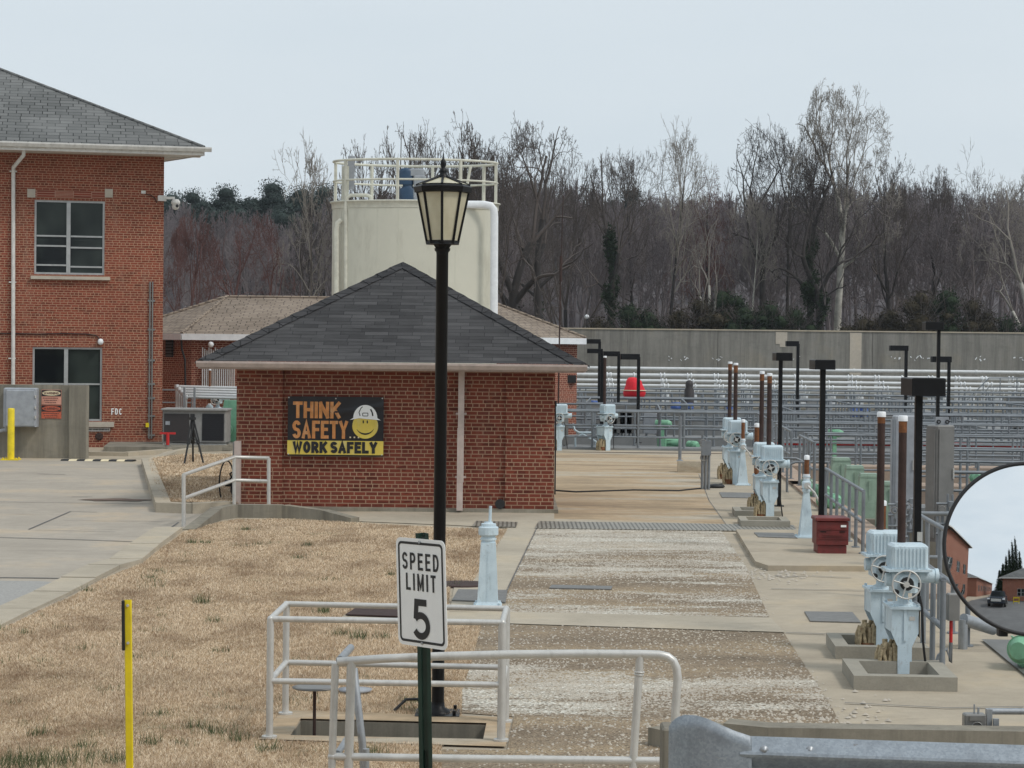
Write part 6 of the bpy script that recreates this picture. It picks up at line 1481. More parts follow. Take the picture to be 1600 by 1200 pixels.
m = MB(); m.cyl(q - Vector((.015, 0, .12)), (q.x - .015, q.y, q.z - .32), .016, n=10); m.build('red_conduit', 'red_paint', T)
m = MB(); m.tube([(q.x - .015, q.y, q.z - .32), (q.x - .015, q.y, q.z - .5), (q.x - .05, q.y, .18), (q.x - .12, q.y, .12), (q.x - .16, q.y, 0)], .018, 10); m.build('conduit', 'grey_rail', T)
q = P(1505, 968, 20.2); T = tag(MB().cyl(q, q + Vector((.35, .25, -.12)), .06, n=14).cyl(Vector((q.x, q.y, 0)), q, .045, n=12).build('bent_pipe', 'galvanized'), 'short wide grey bent pipe behind the junction box', 'pipe')

# red cover, dark cover, barrels, far clutter
q = P(991, 625, 84); T = thing('red_cover', 'bright red plastic cover draped over equipment behind the far railing', 'cover', (q.x, 84, 0))
zt_ = P(991, 590, 84).z; m = MB()
prof = [(.05, zt_), (.2, zt_ - .03), (.30, zt_ - .12), (.36, zt_ - .26), (.42, zt_ - .44), (.43, zt_ - .6), (.39, zt_ - .76), (.30, zt_ - .82)]
m.lathe(prof, (q.x, 84, 0), 14); m.v = [(x + .03 * math.sin(9 * z + 3 * x), y, z + .03 * math.sin(7 * x)) for x, y, z in m.v]; m.build('sheet', 'red_cloth', T)
m = MB(); m.bbox((q.x, 84, (zt_ - .8) / 2), (.5, .4, zt_ - .8), .02); m.build('support', 'steel_cabinet', T)
m = MB(); m.torus((q.x, 84, P(991, 610, 84).z), .46, .02, (0, 0, 1), 20, 6); m.build('strap', 'sign_cream', T)
q = P(1077, 603, 86); T = thing('dark_cover', 'dark rounded hooded cover standing right of the red cover', 'cover', (q.x, 86, 0)); zt_ = P(1077, 594, 86).z; m = MB(); m.lathe([(.05, zt_), (.13, zt_ - .05), (.16, zt_ - .2), (.14, zt_ - .3), (.2, zt_ - .4), (.2, .2)], (q.x, 86, 0), 14); m.build('hood', 'dark_panel', T)
for k, (px, py, w, lab) in enumerate(((1056, 637, .5, 'leftmost bright blue barrel between the far rails'), (1069, 638, .4, 'middle bright blue barrel between the far rails'), (1078, 638, .34, 'right bright blue barrel next to the other two between the far rails'), (926, 634, .5, 'blue barrel behind the white actuator at the pump house corner'), (1335, 643, .4, 'blue barrel right of the black pole above the maroon cabinet'), (1350, 643, .4, 'second blue barrel right of the black pole above the maroon cabinet'), (1590, 645, .5, 'blue barrel at the right edge above the mirror'), (1140, 640, .3, 'blue barrel behind the far pair of brown stems'))):
    Y = 79.8; q = P(px, py, Y); T = thing('barrel', lab, 'barrel', (q.x, Y, .06)); m = MB(); zt_ = q.z + .18; w = w * .8; zb_ = q.z - .2; m.lathe([(w / 2 * .94, zb_), (w / 2, zb_ + .03), (w / 2, zb_ + .2), (w / 2 * 1.04, zb_ + .21), (w / 2, zb_ + .22), (w / 2, zt_ - .04), (w / 2 * .9, zt_)], (q.x, Y, 0), 16); m.build('drum', 'blue_plastic', T)
    m = MB(); m.box((q.x, Y, (zb_ + .06) / 2), (w * .9, w * .9, zb_ - .06)); m.build('stand', 'steel_cabinet', T)
    m = MB(); m.lathe([(w / 2 * .85, zt_), (w / 2 * .86, zt_ + .02), (.02, zt_ + .025)], (q.x, Y, 0), 16); m.build('lid', 'blue_plastic', T)
rr = random.Random(12)
for k in range(16):
    px = rr.choice([rr.uniform(890, 1130), rr.uniform(1260, 1600)]); v = rr.choice([69.9, 79.5, 90.6, 101.6]); X = (px - 800) / F * v; Y = v - .057 * X
    q = Vector((X + .0, v, 0)); h = rr.uniform(.35, .95); w = rr.uniform(.3, .9)
    T = thing('equipment_box', 'small grey equipment box on a far basin walkway', 'equipment', (X, v, .06), 'small grey boxes on the far basin walkways')
    m = MB(); m.bbox((X, v, .06 + h / 2 + .1), (w, .35, h), .02); m.build('housing', rr.choice(['cabinet_grey', 'steel_cabinet', 'unit_grey']), T)
    m = MB(); m.box((X - w * .3, v, .11), (.06, .2, .12)); m.box((X + w * .3, v, .11), (.06, .2, .12)); m.build('foot', 'grey_rail', T)
m = MB(); m.tube([W(4, 60, .30), W(9, 60.1, .32), W(15, 60, .28), W(24, 60.2, .3)], .06, 6); tag(m.build('hose', 'red_paint'), 'red hose lying along the basin wall right of the tall black pole', 'hose')
# stairs of the far gallery
T = thing('stairway', 'grey railed access stair before the silver pipes at the right', 'stair', P(1560, 640, 112))
for s in (0, 3.2):
    m = MB(); a = P(1510, 612, 113); m.tube([a + Vector((s, 0, -.5)), a + Vector((s + 1.2, 0, .75)), a + Vector((s + 4, 0, .78))], .035, 6); m.tube([a + Vector((s, 0, -1.0)), a + Vector((s + 1.2, 0, .25)), a + Vector((s + 4, 0, .28))], .03, 6)
    for k in range(5): m.cyl(a + Vector((s + .9 * k, 0, -2.0)), a + Vector((s + .9 * k, 0, min(.75, -.5 + .95 * k))), .03, n=6)
    m.build('handrail', 'grey_rail', T)
for k in range(6): m = MB(); a = P(1510, 612, 113); m.box(a + Vector((.2 + .3 * k, .4, -1.7 + .25 * k)), (.35, .9, .05)); m.build('tread', 'galvanized', T)
q = P(917, 495, 137); T = thing('globe_light', 'tiny white globe light on a pole beyond the flood wall', 'street lamp', (q.x, 137, 0)); m = MB(); m.cyl((q.x, 137, 0), (q.x, 137, q.z - .12), .06, n=6); m.build('post', 'black_metal', T); m = MB(); m.lathe([(0, -.16), (.12, -.1), (.16, 0), (.12, .1), (0, .16)], q, 10); m.build('globe', 'bright_white', T)

# ================================================================== foreground right: kerb wall, guardrail, mirror
m = MB(); a, b, c_, d_ = G(1037, 1200), G(1037, 1150), G(1125, 1150), G(1190, 1164)
wallstrip(m, [G(1047, 1172), G(1130, 1158), G(1200, 1163), G(1400, 1166), G(1900, 1174)], [.13, .13, .12, .12, .12], .22)
tag(m.build('low_wall', 'old_concrete'), 'low concrete kerb wall behind the galvanised guardrail', 'wall')
m = MB(); q = P(1043, 1180, 10.4); m.bbox((q.x, 10.4, (P(1043, 1133, 10.4).z) / 2), (.065, .2, P(1043, 1133, 10.4).z), .01); tag(m.build('timber_post', 'old_concrete'), 'weathered grey post behind the curved end of the guardrail', 'post')
YG = 9.6
T = thing('guardrail', 'galvanised steel guardrail with curved flared end in the lower right corner', 'guardrail', (P(1300, 1180, YG).x, YG, 0))
qa, qb = P(1160, 1150, YG), P(1950, 1176, YG - .25); prof = [(0, 0), (-.006, -.004), (-.060, -.048), (-.072, -.058), (-.078, -.070), (-.074, -.082), (-.022, -.135), (-.018, -.155), (-.022, -.175), (-.074, -.228), (-.078, -.24), (-.072, -.252), (-.060, -.262), (0, -.312)]
m = MB(); th = .004; n = len(prof); full = prof + [(p[0] + th * 1.5, p[1]) for p in reversed(prof)]; k2 = len(full); vs = []
for q in (qa, qb): vs += [(q.x, q.y + p[0], q.z + p[1]) for p in full]
m.add(vs, [(i, (i + 1) % k2, k2 + (i + 1) % k2, k2 + i)[::-1] for i in range(k2)], False); m.build('beam', 'galv_flare', T)
m = MB(); dv = (qb - qa) / (qb - qa).length; lap = []
full2 = [(p[0] - .006, p[1] + .002) for p in prof] + [(p[0] - .001, p[1]) for p in reversed(prof)]; vs = []
for t_, in ((-.02,), (.27,)):
    q = qa + dv * t_; vs += [(q.x, q.y + p[0], q.z + p[1]) for p in full2]
m.add(vs, [(i, (i + 1) % k2, k2 + (i + 1) % k2, k2 + i)[::-1] for i in range(k2)], False); m.build('lap_plate', 'galv_flare', T)
for px in (1191, 1262):
    for dz in (-.045, -.245): q = P(px, 1160, YG); q = Vector((q.x, YG - .078, qa.z - .003 + dz)); m = MB(); m.lathe([(.0, .016), (.010, .013), (.013, .006), (.02, .004), (.021, 0)], (0, 0, 0), 10); m.xf(Matrix.Translation(q) @ Matrix.Rotation(PI / 2, 4, 'X')).build('bolt', 'galvanized', T)
# flared end: curved sheet
m = MB(); NX = 26; tops = [(1045, 1136), (1050, 1128), (1058, 1121), (1070, 1117), (1088, 1118), (1105, 1123), (1125, 1132), (1148, 1142), (1175, 1151)]
rows_ = []
for i in range(NX + 1):
    f = i / NX; x = 1045 + 130 * f; k = 0
    while k < len(tops) - 2 and tops[k + 1][0] < x: k += 1
    (xa, ya), (xb, yb) = tops[k], tops[k + 1]; yt = ya + (yb - ya) * (x - xa) / (xb - xa)
    dy = -.075 + .16 * (1 - f) ** 3; t_ = P(x, yt, YG + dy); rows_.append((t_.x, YG + dy, t_.z, P(x, yt, YG).z - .42 - .1 * (1 - f)))
vs = []
for x, y, zt_, zb_ in rows_:
    for j in range(9): s = j / 8; vs.append((x, y - .006 * math.sin(PI * s), zt_ + (zb_ - zt_) * s))
N1 = len(vs); vs += [(x, y + .005, z) for x, y, z in vs]
fs = []
for i in range(NX):
    for j in range(8): a = i * 9 + j; fs += [(a, a + 1, a + 10, a + 9), (N1 + a, N1 + a + 9, N1 + a + 10, N1 + a + 1)]
    fs.append((i * 9, i * 9 + 9, N1 + i * 9 + 9, N1 + i * 9))
for j in range(8): fs.append((j, N1 + j, N1 + j + 1, j + 1)); a = NX * 9 + j; fs.append((a, a + 1, N1 + a + 1, N1 + a))
m.add(vs, fs, True); m.build('flared_end', 'galv_flare', T)
for px in (1230, 1700): q = P(px, 1180, YG + .1); m = MB(); m.box((q.x, YG + .09, .45), (.1, .12, .9)); m.build('post', 'galvanized', T)
# stub post with latch, lower right
g = G(1530, 1156); T = thing('gate_latch_post', 'short grey steel post with latch and side rail in the lower right', 'post', (g.x, g.y, 0)); sx = g.y / F
q = P(1522, 1130, g.y); m = MB(); m.bbox((q.x, g.y, .11), (34 * sx, .10, .17), .01); m.build('box', 'steel_cabinet', T)
m = MB(); m.torus((q.x + .01, g.y - .055, .10), .038, .006, (0, 1, 0), 16, 6); m.box((q.x, g.y - .055, .165), (.09, .01, .03)); m.build('plate', 'steel_cabinet', T)
m = MB(); q2 = P(1546, 1112, g.y); m.box((q2.x, g.y + .02, .11), (.04, .06, .23)); m.cyl((q2.x, g.y + .02, q2.z), (q2.x + 2.5, g.y + .02, q2.z + .01), .024, n=10); m.build('side_rail', 'galvanized', T)
m = MB(); m.cyl((q.x + .0, g.y, .19), (q.x + .0, g.y, .26), .006, n=6); m.cyl((q.x + .03, g.y, .19), (q.x + .03, g.y, .235), .008, n=6); q3 = P(1555, 1140, g.y); m.box((q3.x, g.y - .02, .08), (.04, .03, .16)); m.build('latch', 'galvanized', T)

# ---- convex mirror
YMI = 8.0; c = P(1611, 857, YMI); RM = 135 / F * YMI; RC = 0.95
nrm = Vector((-.03, -1, .235)).normalized(); zq = Vector((0, 0, 1)).rotation_difference(nrm).to_matrix().to_4x4()
MM = Matrix.Translation(c) @ zq
T = thing('convex_mirror', 'large round convex traffic mirror with black rim at the right edge', 'mirror', (c.x, c.y, 0))
prof = []; N = 20
for i in range(N + 1): r_ = RM * .985 * i / N; prof.append((max(r_, .0004), math.sqrt(RC * RC - r_ * r_) - math.sqrt(RC * RC - RM * RM)))
m = MB(); m.lathe(prof[::-1], (0, 0, 0), 96); m.xf(MM).build('mirror_face', 'mirror', T)
m = MB(); m.torus((0, 0, 0), RM, .008, (0, 0, 1), 96, 8); m.xf(MM).build('rim', 'black_plastic', T)
m = MB(); m.lathe([(RM * .98, -.004), (RM * .9, -.04), (.1, -.06)], (0, 0, 0), 48); m.xf(MM).build('back', 'black_plastic', T)
m = MB(); q = P(1566, 983, YMI - .01); m.bbox(q, (.035, .05, .05), .006); m.cyl(q + Vector((0, .02, -.01)), q + Vector((.5, .14, -.02)), .010, n=10); m.cyl((q.x + .45, q.y + .13, 0), (q.x + .45, q.y + .13, c.z), .03, n=14); m.build('bracket', 'black_plastic', T)

# ================================================================== what the mirror sees behind the camera
def brick_block(name, label, c, L, Dp, H, rz, wins=(), roof=2.0):
    M4 = Matrix.Translation(c) @ Matrix.Rotation(rz, 4, 'Z'); T = thing(name, label, 'building', c)
    m = MB(); wall_holes(m, L, H, [tuple(w) for w in wins], M4)
    quad(m, M4, [(L, 0, 0), (L, Dp, 0), (L, Dp, H), (L, 0, H)]); quad(m, M4, [(L, Dp, 0), (0, Dp, 0), (0, Dp, H), (L, Dp, H)]); quad(m, M4, [(0, Dp, 0), (0, 0, 0), (0, 0, H), (0, Dp, H)]); m.build('wall', 'brick_far', T)
    e = .6; hx = min(L, Dp) / 2; v = [(-e, -e, H), (L + e, -e, H), (L + e, Dp + e, H), (-e, Dp + e, H)]
    if L >= Dp: v += [(hx, Dp / 2, H + roof), (L - hx + .01, Dp / 2, H + roof)]; f = [(0, 1, 5, 4), (1, 2, 5), (2, 3, 4, 5), (3, 0, 4), (0, 3, 2, 1)]
    else: v += [(L / 2, hx, H + roof), (L / 2, Dp - hx, H + roof)]; f = [(0, 1, 4), (1, 2, 5, 4), (2, 3, 5), (3, 0, 4, 5), (0, 3, 2, 1)]
    m = MB(); m.add([M4 @ Vector(p) for p in v], f); m.build('roof', 'slate', T)
    m = MB(); m.box((L / 2, -e, H - .08), (L + 2 * e, .06, .2)); m.box((L + e, Dp / 2, H - .08), (.06, Dp + 2 * e - .1, .2)); m.box((-e, Dp / 2, H - .08), (.06, Dp + 2 * e - .1, .2)); m.xf(M4).build('fascia', 'white_trim', T)
    for w in wins: window(T, M4, w[0], w[1], w[2], w[3], [(w[0] + w[1]) / 2], [(w[0] + .06, w[1] - .06, (w[2] + w[3]) / 2)])
    return T
ground_poly('road', [[Vector((-5, -75, 0)), Vector((9, -75, 0)), Vector((9, 5, 0)), Vector((-5, 5, 0))]], 0.006, 'asphalt')
brick_block('brick_building', 'tall brick building with slate roof seen at the left edge of the round mirror', Vector((-6.5, -13, 0)), 11.5, 9, 10.5, R(90), [(1 + 2.6 * k, 2.2 + 2.6 * k, z, z + 1.8) for k in range(4) for z in (1, 4.6)], 3)
brick_block('brick_building', 'farther long brick building seen low in the round mirror', Vector((-8.5, -52, 0)), 30, 9, 5.2, R(88), [(1 + 3.2 * k, 2.4 + 3.2 * k, 1.4, 3.2) for k in range(9)], 2)
brick_block('brick_building', 'small brick building with grey hip roof seen at the right of the round mirror', Vector((11.5, -14, 0)), 11.5, 8, 4.3, R(180), [(1 + 3.2 * k, 2.4 + 3.2 * k, .9, 2.3) for k in range(3)], 2.6)
MIRROR_STUFF = True

# parked truck and yellow stand seen in the mirror
TRUCK = T = thing('pickup_truck', 'dark parked truck seen in the round mirror between the brick buildings', 'truck', (.1, -11.5, 0))
m = MB(); m.bbox((.1, -13.2, .85), (1.95, 5.2, .7), .12); m.build('body', 'car_paint', T)
m = MB(); m.lathe([(1.30, 1.19), (1.05, 1.85)], (.1, -12.9, 0), 4, False, R(45)); m.build('cab', 'car_paint', T)
m = MB(); m.add([(-.68, -11.96, 1.25), (.88, -11.96, 1.25), (.75, -12.14, 1.78), (-.55, -12.14, 1.78)], [(0, 1, 2, 3)]); m.build('windscreen', 'glass_dark', T)
m = MB(); m.box((.1, -10.585, .85), (1.1, .05, .3)); m.build('grille', 'aluminium', T)
for sx in (-.72, .92): m = MB(); m.bbox((sx, -10.58, .98), (.3, .06, .16), .02); m.build('headlight', 'bright_white', T)
for sx in (-.82, 1.02):
    for sy in (-11.6, -14.8):
        m = MB(); m.cyl((sx - .12, sy, .38), (sx + .12, sy, .38), .38, n=20); w_ = m.build('wheel', 'tyre_rubber', T); m = MB(); m.cyl((sx - .13, sy, .38), (sx + .13, sy, .38), .2, n=14); m.build('rim', 'aluminium', w_)
TRUCK.location = (.1, -5.5, 0)
T = thing('barrier_stand', 'yellow barrier stand seen in the round mirror beside the brick wall', 'barrier', (2.4, -9, 0))
m = MB()
for sx in (2.0, 2.8): m.box((sx, -9, .5), (.08, .08, 1.0))
for z in (.35, .9): m.box((2.4, -9.05, z), (.9, .03, .16))
m.build('frame', 'yellow_paint', T)

# ================================================================== trees
def segs_to_mesh(name, S, n=3):
    """S rows: p0(3) p1(3) r0 r1 -> open tubes"""
    S = np.asarray(S); N = len(S); p0, p1, r0, r1 = S[:, :3], S[:, 3:6], S[:, 6], S[:, 7]
    d = p1 - p0; d /= np.maximum(np.linalg.norm(d, axis=1), 1e-6)[:, None]
    up = np.where(np.abs(d[:, 2:3]) > .9, np.array([[1., 0, 0]]), np.array([[0, 0, 1.]])); a = np.cross(d, up); a /= np.linalg.norm(a, axis=1)[:, None]; b = np.cross(d, a)
    v = np.empty((N, 2 * n, 3))
    for k in range(n):
        c, s = math.cos(2 * PI * k / n), math.sin(2 * PI * k / n); o = a * c + b * s
        v[:, k] = p0 + o * r0[:, None]; v[:, n + k] = p1 + o * r1[:, None]
    f = np.array([(k, (k + 1) % n, n + (k + 1) % n, n + k) for k in range(n)])
    idx = (np.arange(N)[:, None, None] * 2 * n + f[None]).reshape(-1, 4)
    return v.reshape(-1, 3), idx
def grow(seed, H, r, cb=.35, depth=9, kind='leader', spread=1.0, lean=(0, 0), twig=.0085, droop=0.0, limbs=12, up=.012):
    """bare tree by repeated forking; returns trunk and crown segments"""
    rg = random.Random(seed); T = []; C = []
    def rot(d, an, az):
        s1 = d.orthogonal().normalized(); s2 = d.cross(s1); return (d * math.cos(an) + (s1 * math.cos(az) + s2 * math.sin(az)) * math.sin(an)).normalized()
    def fork(p, d, L, r0, lev, big):
        n = 3 if lev < 4 else 2; r1 = max(twig, r0 * .84)
        for i in range(n):
            w = .16 if lev < 4 else .11
            d = (d + Vector((rg.gauss(0, w), rg.gauss(0, w), rg.gauss(0, w * .6) + up * (1 if lev < 6 else .2) - droop * (lev > 4)))).normalized(); q = p + d * (L / n)
            ra, rb = r0 + (r1 - r0) * i / n, r0 + (r1 - r0) * (i + 1) / n; (T if lev <= big else C).append((*p, *q, ra, rb))
            if lev > 3 and rg.random() < .55: t_ = rot(d, R(rg.uniform(30, 60)), rg.uniform(0, 6.28)); C.append((*q, *(q + t_ * L * rg.uniform(.3, .7)), twig, twig * .6))
            p = q
        if lev >= depth: return
        az = rg.uniform(0, 2 * PI); k = 3 if rg.random() < .24 else 2
        for j in range(k):
            main = j == 0; an = R(abs(rg.gauss(19 if main else 36, 6))) * spread; nd = rot(d, an, az + 2 * PI * j / k + rg.uniform(-.5, .5))
            fork(p, nd, L * rg.uniform(.76, .92) * (1 if main else .82), max(twig, r1 * (rg.uniform(.80, .9) if main else rg.uniform(.5, .7))), lev + 1, big)
    d = Vector((lean[0], lean[1], 1)).normalized(); p = Vector((0, 0, 0))
    if kind == 'oak':
        n = 6; h = H * cb
        for i in range(n): d = (d + Vector((rg.gauss(0, .05), rg.gauss(0, .05), .02))).normalized(); q = p + d * (h / n); T.append((*p, *q, r * (1 - .25 * i / n), r * (1 - .25 * (i + 1) / n))); p = q
        az = rg.uniform(0, 6); L = (H - h) / 5.2
        for j in range(5): fork(p - d * h * .06 * j, rot(d, R((10, 32, 44, 54, 64)[j]) * spread, az + j * 2.4), L * 1.1, r * (.62, .5, .48, .42, .36)[j], 1, 1)
    else:
        n = 16; pts = [(p, d, r)]
        for i in range(n): d = (d + Vector((rg.gauss(0, .045), rg.gauss(0, .045), .03))).normalized(); q = p + d * (H * .86 / n); rr_ = r * (1 - .86 * (i + 1) / n); T.append((*p, *q, pts[-1][2], rr_)); p = q; pts.append((p, d, rr_))
        fork(p, d, H * .05, r * .14, 5, 1)
        for j in range(limbs):
            t_ = cb + (.97 - cb) * (j + rg.random() * .8) / limbs; i = min(n - 1, int(t_ * n)); o, dd, ro = pts[i]; f = (t_ - cb) / (1 - cb)
            L = H * .105 * (.75 + .9 * f * (1 - f) * 2 - .35 * f) * rg.uniform(.75, 1.25)
            fork(o.lerp(pts[i + 1][0], t_ * n - i), rot(dd, R(rg.uniform(38, 62) * (1.1 - .5 * f)) * spread, j * 2.4 + rg.uniform(-.6, .6)), L, max(twig, min(ro * .7, r * .38 * (1.1 - .6 * f))), 3, 1)
    return T, C
def leaf_cloud(seed, lobes, n, size, flat=.5):
    rg = np.random.default_rng(seed); V = []
    per = np.array([max(1e-3, l[3] * l[4] * l[5]) ** .67 for l in lobes]); per = (per / per.sum() * n).astype(int)
    for (cx, cy, cz, rx, ry, rz), k in zip(lobes, per):
        d = rg.normal(size=(k, 3)); d /= np.linalg.norm(d, axis=1)[:, None]; rad = rg.random(k) ** .35 * (1 + .08 * np.clip(rg.normal(size=k), -1.5, 1.2))
        cl = rg.normal(size=(max(4, k // 40), 3)); cl /= np.linalg.norm(cl, axis=1)[:, None]; j = rg.integers(0, len(cl), k)
        d = d * .78 + cl[j] * .38 + rg.normal(size=(k, 3)) * .06
        V.append(np.stack([cx + d[:, 0] * rad * rx, cy + d[:, 1] * rad * ry, cz + d[:, 2] * rad * rz], 1))
    P0 = np.concatenate(V); N = len(P0); s = size * rg.uniform(.5, 1.3, N)
    a = rg.normal(size=(N, 3)); a /= np.linalg.norm(a, axis=1)[:, None]; b = np.cross(a, rg.normal(size=(N, 3))); b /= np.linalg.norm(b, axis=1)[:, None]
    v = np.stack([P0 - a * s[:, None], P0 + b * (s * flat)[:, None], P0 + a * s[:, None], P0 - b * (s * flat)[:, None]], 1)
    return v.reshape(-1, 3), np.arange(N * 4).reshape(-1, 4)
def cores(lobes, f, n=8):
    V = []; I = []; o = 0
    for cx, cy, cz, rx, ry, rz in lobes:
        for j in range(n + 1):
            t_ = PI * j / n
            V += [(cx + f * rx * math.sin(t_) * math.cos(2 * PI * k / n), cy + f * ry * math.sin(t_) * math.sin(2 * PI * k / n), cz + f * rz * math.cos(t_)) for k in range(n)]
        I += [(o + j * n + k, o + (j + 1) * n + k, o + (j + 1) * n + (k + 1) % n, o + j * n + (k + 1) % n) for j in range(n) for k in range(n)]; o += (n + 1) * n
    return np.array(V), np.array(I)
def arr_obj(name, v, idx, mat, parent=None, loc=None, kind=None):
    me = np_mesh(name, v, idx.shape[1], len(idx), idx=idx); me.materials.append(MAT[mat]); o = bpy.data.objects.new(name, me); col.objects.link(o)
    if parent: o.parent = parent
    if loc is not None: o.location = loc
    if kind: o['kind'] = kind
    return o
def tree(name, label, px, Y, ytop, wpx, r, seed, bark='bark_dark', twigm='twig', group='bare winter trees behind the flood wall', ivy=None, **kw):
    X = P(px, 500, Y).x; H = P(px, ytop, Y).z; T_, C_ = grow(seed, H, r * .82, **kw)
    T_, C_ = np.array(T_), np.array(C_); k = H / np.percentile(C_[:, 5], 96 if kw.get('kind') == 'oak' else 99.2); kx = (wpx * 1.45 / F * Y) / np.percentile(np.abs(C_[:, 3] - C_[:, 3].mean() * 0), 98.5)
    for A_ in (T_, C_): A_[:, [2, 5]] *= k; A_[:, [0, 1, 3, 4]] *= kx
    if kw.get('kind') == 'oak':   # rounded crown outline
        wm = wpx / F * Y; zb_ = H * kw['cb'] * .55; zc_, hz_ = (H + zb_) / 2, (H - zb_) / 2; az = np.arctan2(C_[:, 4], C_[:, 3])
        q = (C_[:, 3] ** 2 + C_[:, 4] ** 2) / wm ** 2 + ((C_[:, 5] - zc_) / hz_) ** 2; lim = 1 + .16 * np.sin(3 * az + seed) + .12 * np.sin(7 * az + 2 * seed + C_[:, 5]) ; ok_ = q < lim; keep = []; ends = {(round(e[3], 3), round(e[4], 3), round(e[5], 3)) for e in T_.tolist()}
        for j_, e in enumerate(C_.tolist()):   # a twig stays only while the branch it grows from stays
            if ok_[j_] and (round(e[0], 3), round(e[1], 3), round(e[2], 3)) in ends: keep.append(j_); ends.add((round(e[3], 3), round(e[4], 3), round(e[5], 3)))
        C_ = C_[keep]
    T = thing(name, label, 'tree', (X, Y, 0), group)
    v, i = segs_to_mesh('t', T_, 7); arr_obj('trunk', v, i, bark, T); v, i = segs_to_mesh('c', C_, 3); arr_obj('crown', v, i, twigm, T)
    if ivy:
        z0, z1, rad, nn = ivy; lob = []
        for z in np.linspace(z0, z1, 16):
            j = int(np.argmin(np.abs(T_[:20, 2] - z))); lob.append((T_[j, 0], T_[j, 1], z, rad * (.8 + .35 * math.sin(z * 2 + seed)), rad, .9))
        v, i = leaf_cloud(seed, lob, nn, .10); arr_obj('ivy', v, i, 'ivy_leaf', T)
    return T
N_ = None
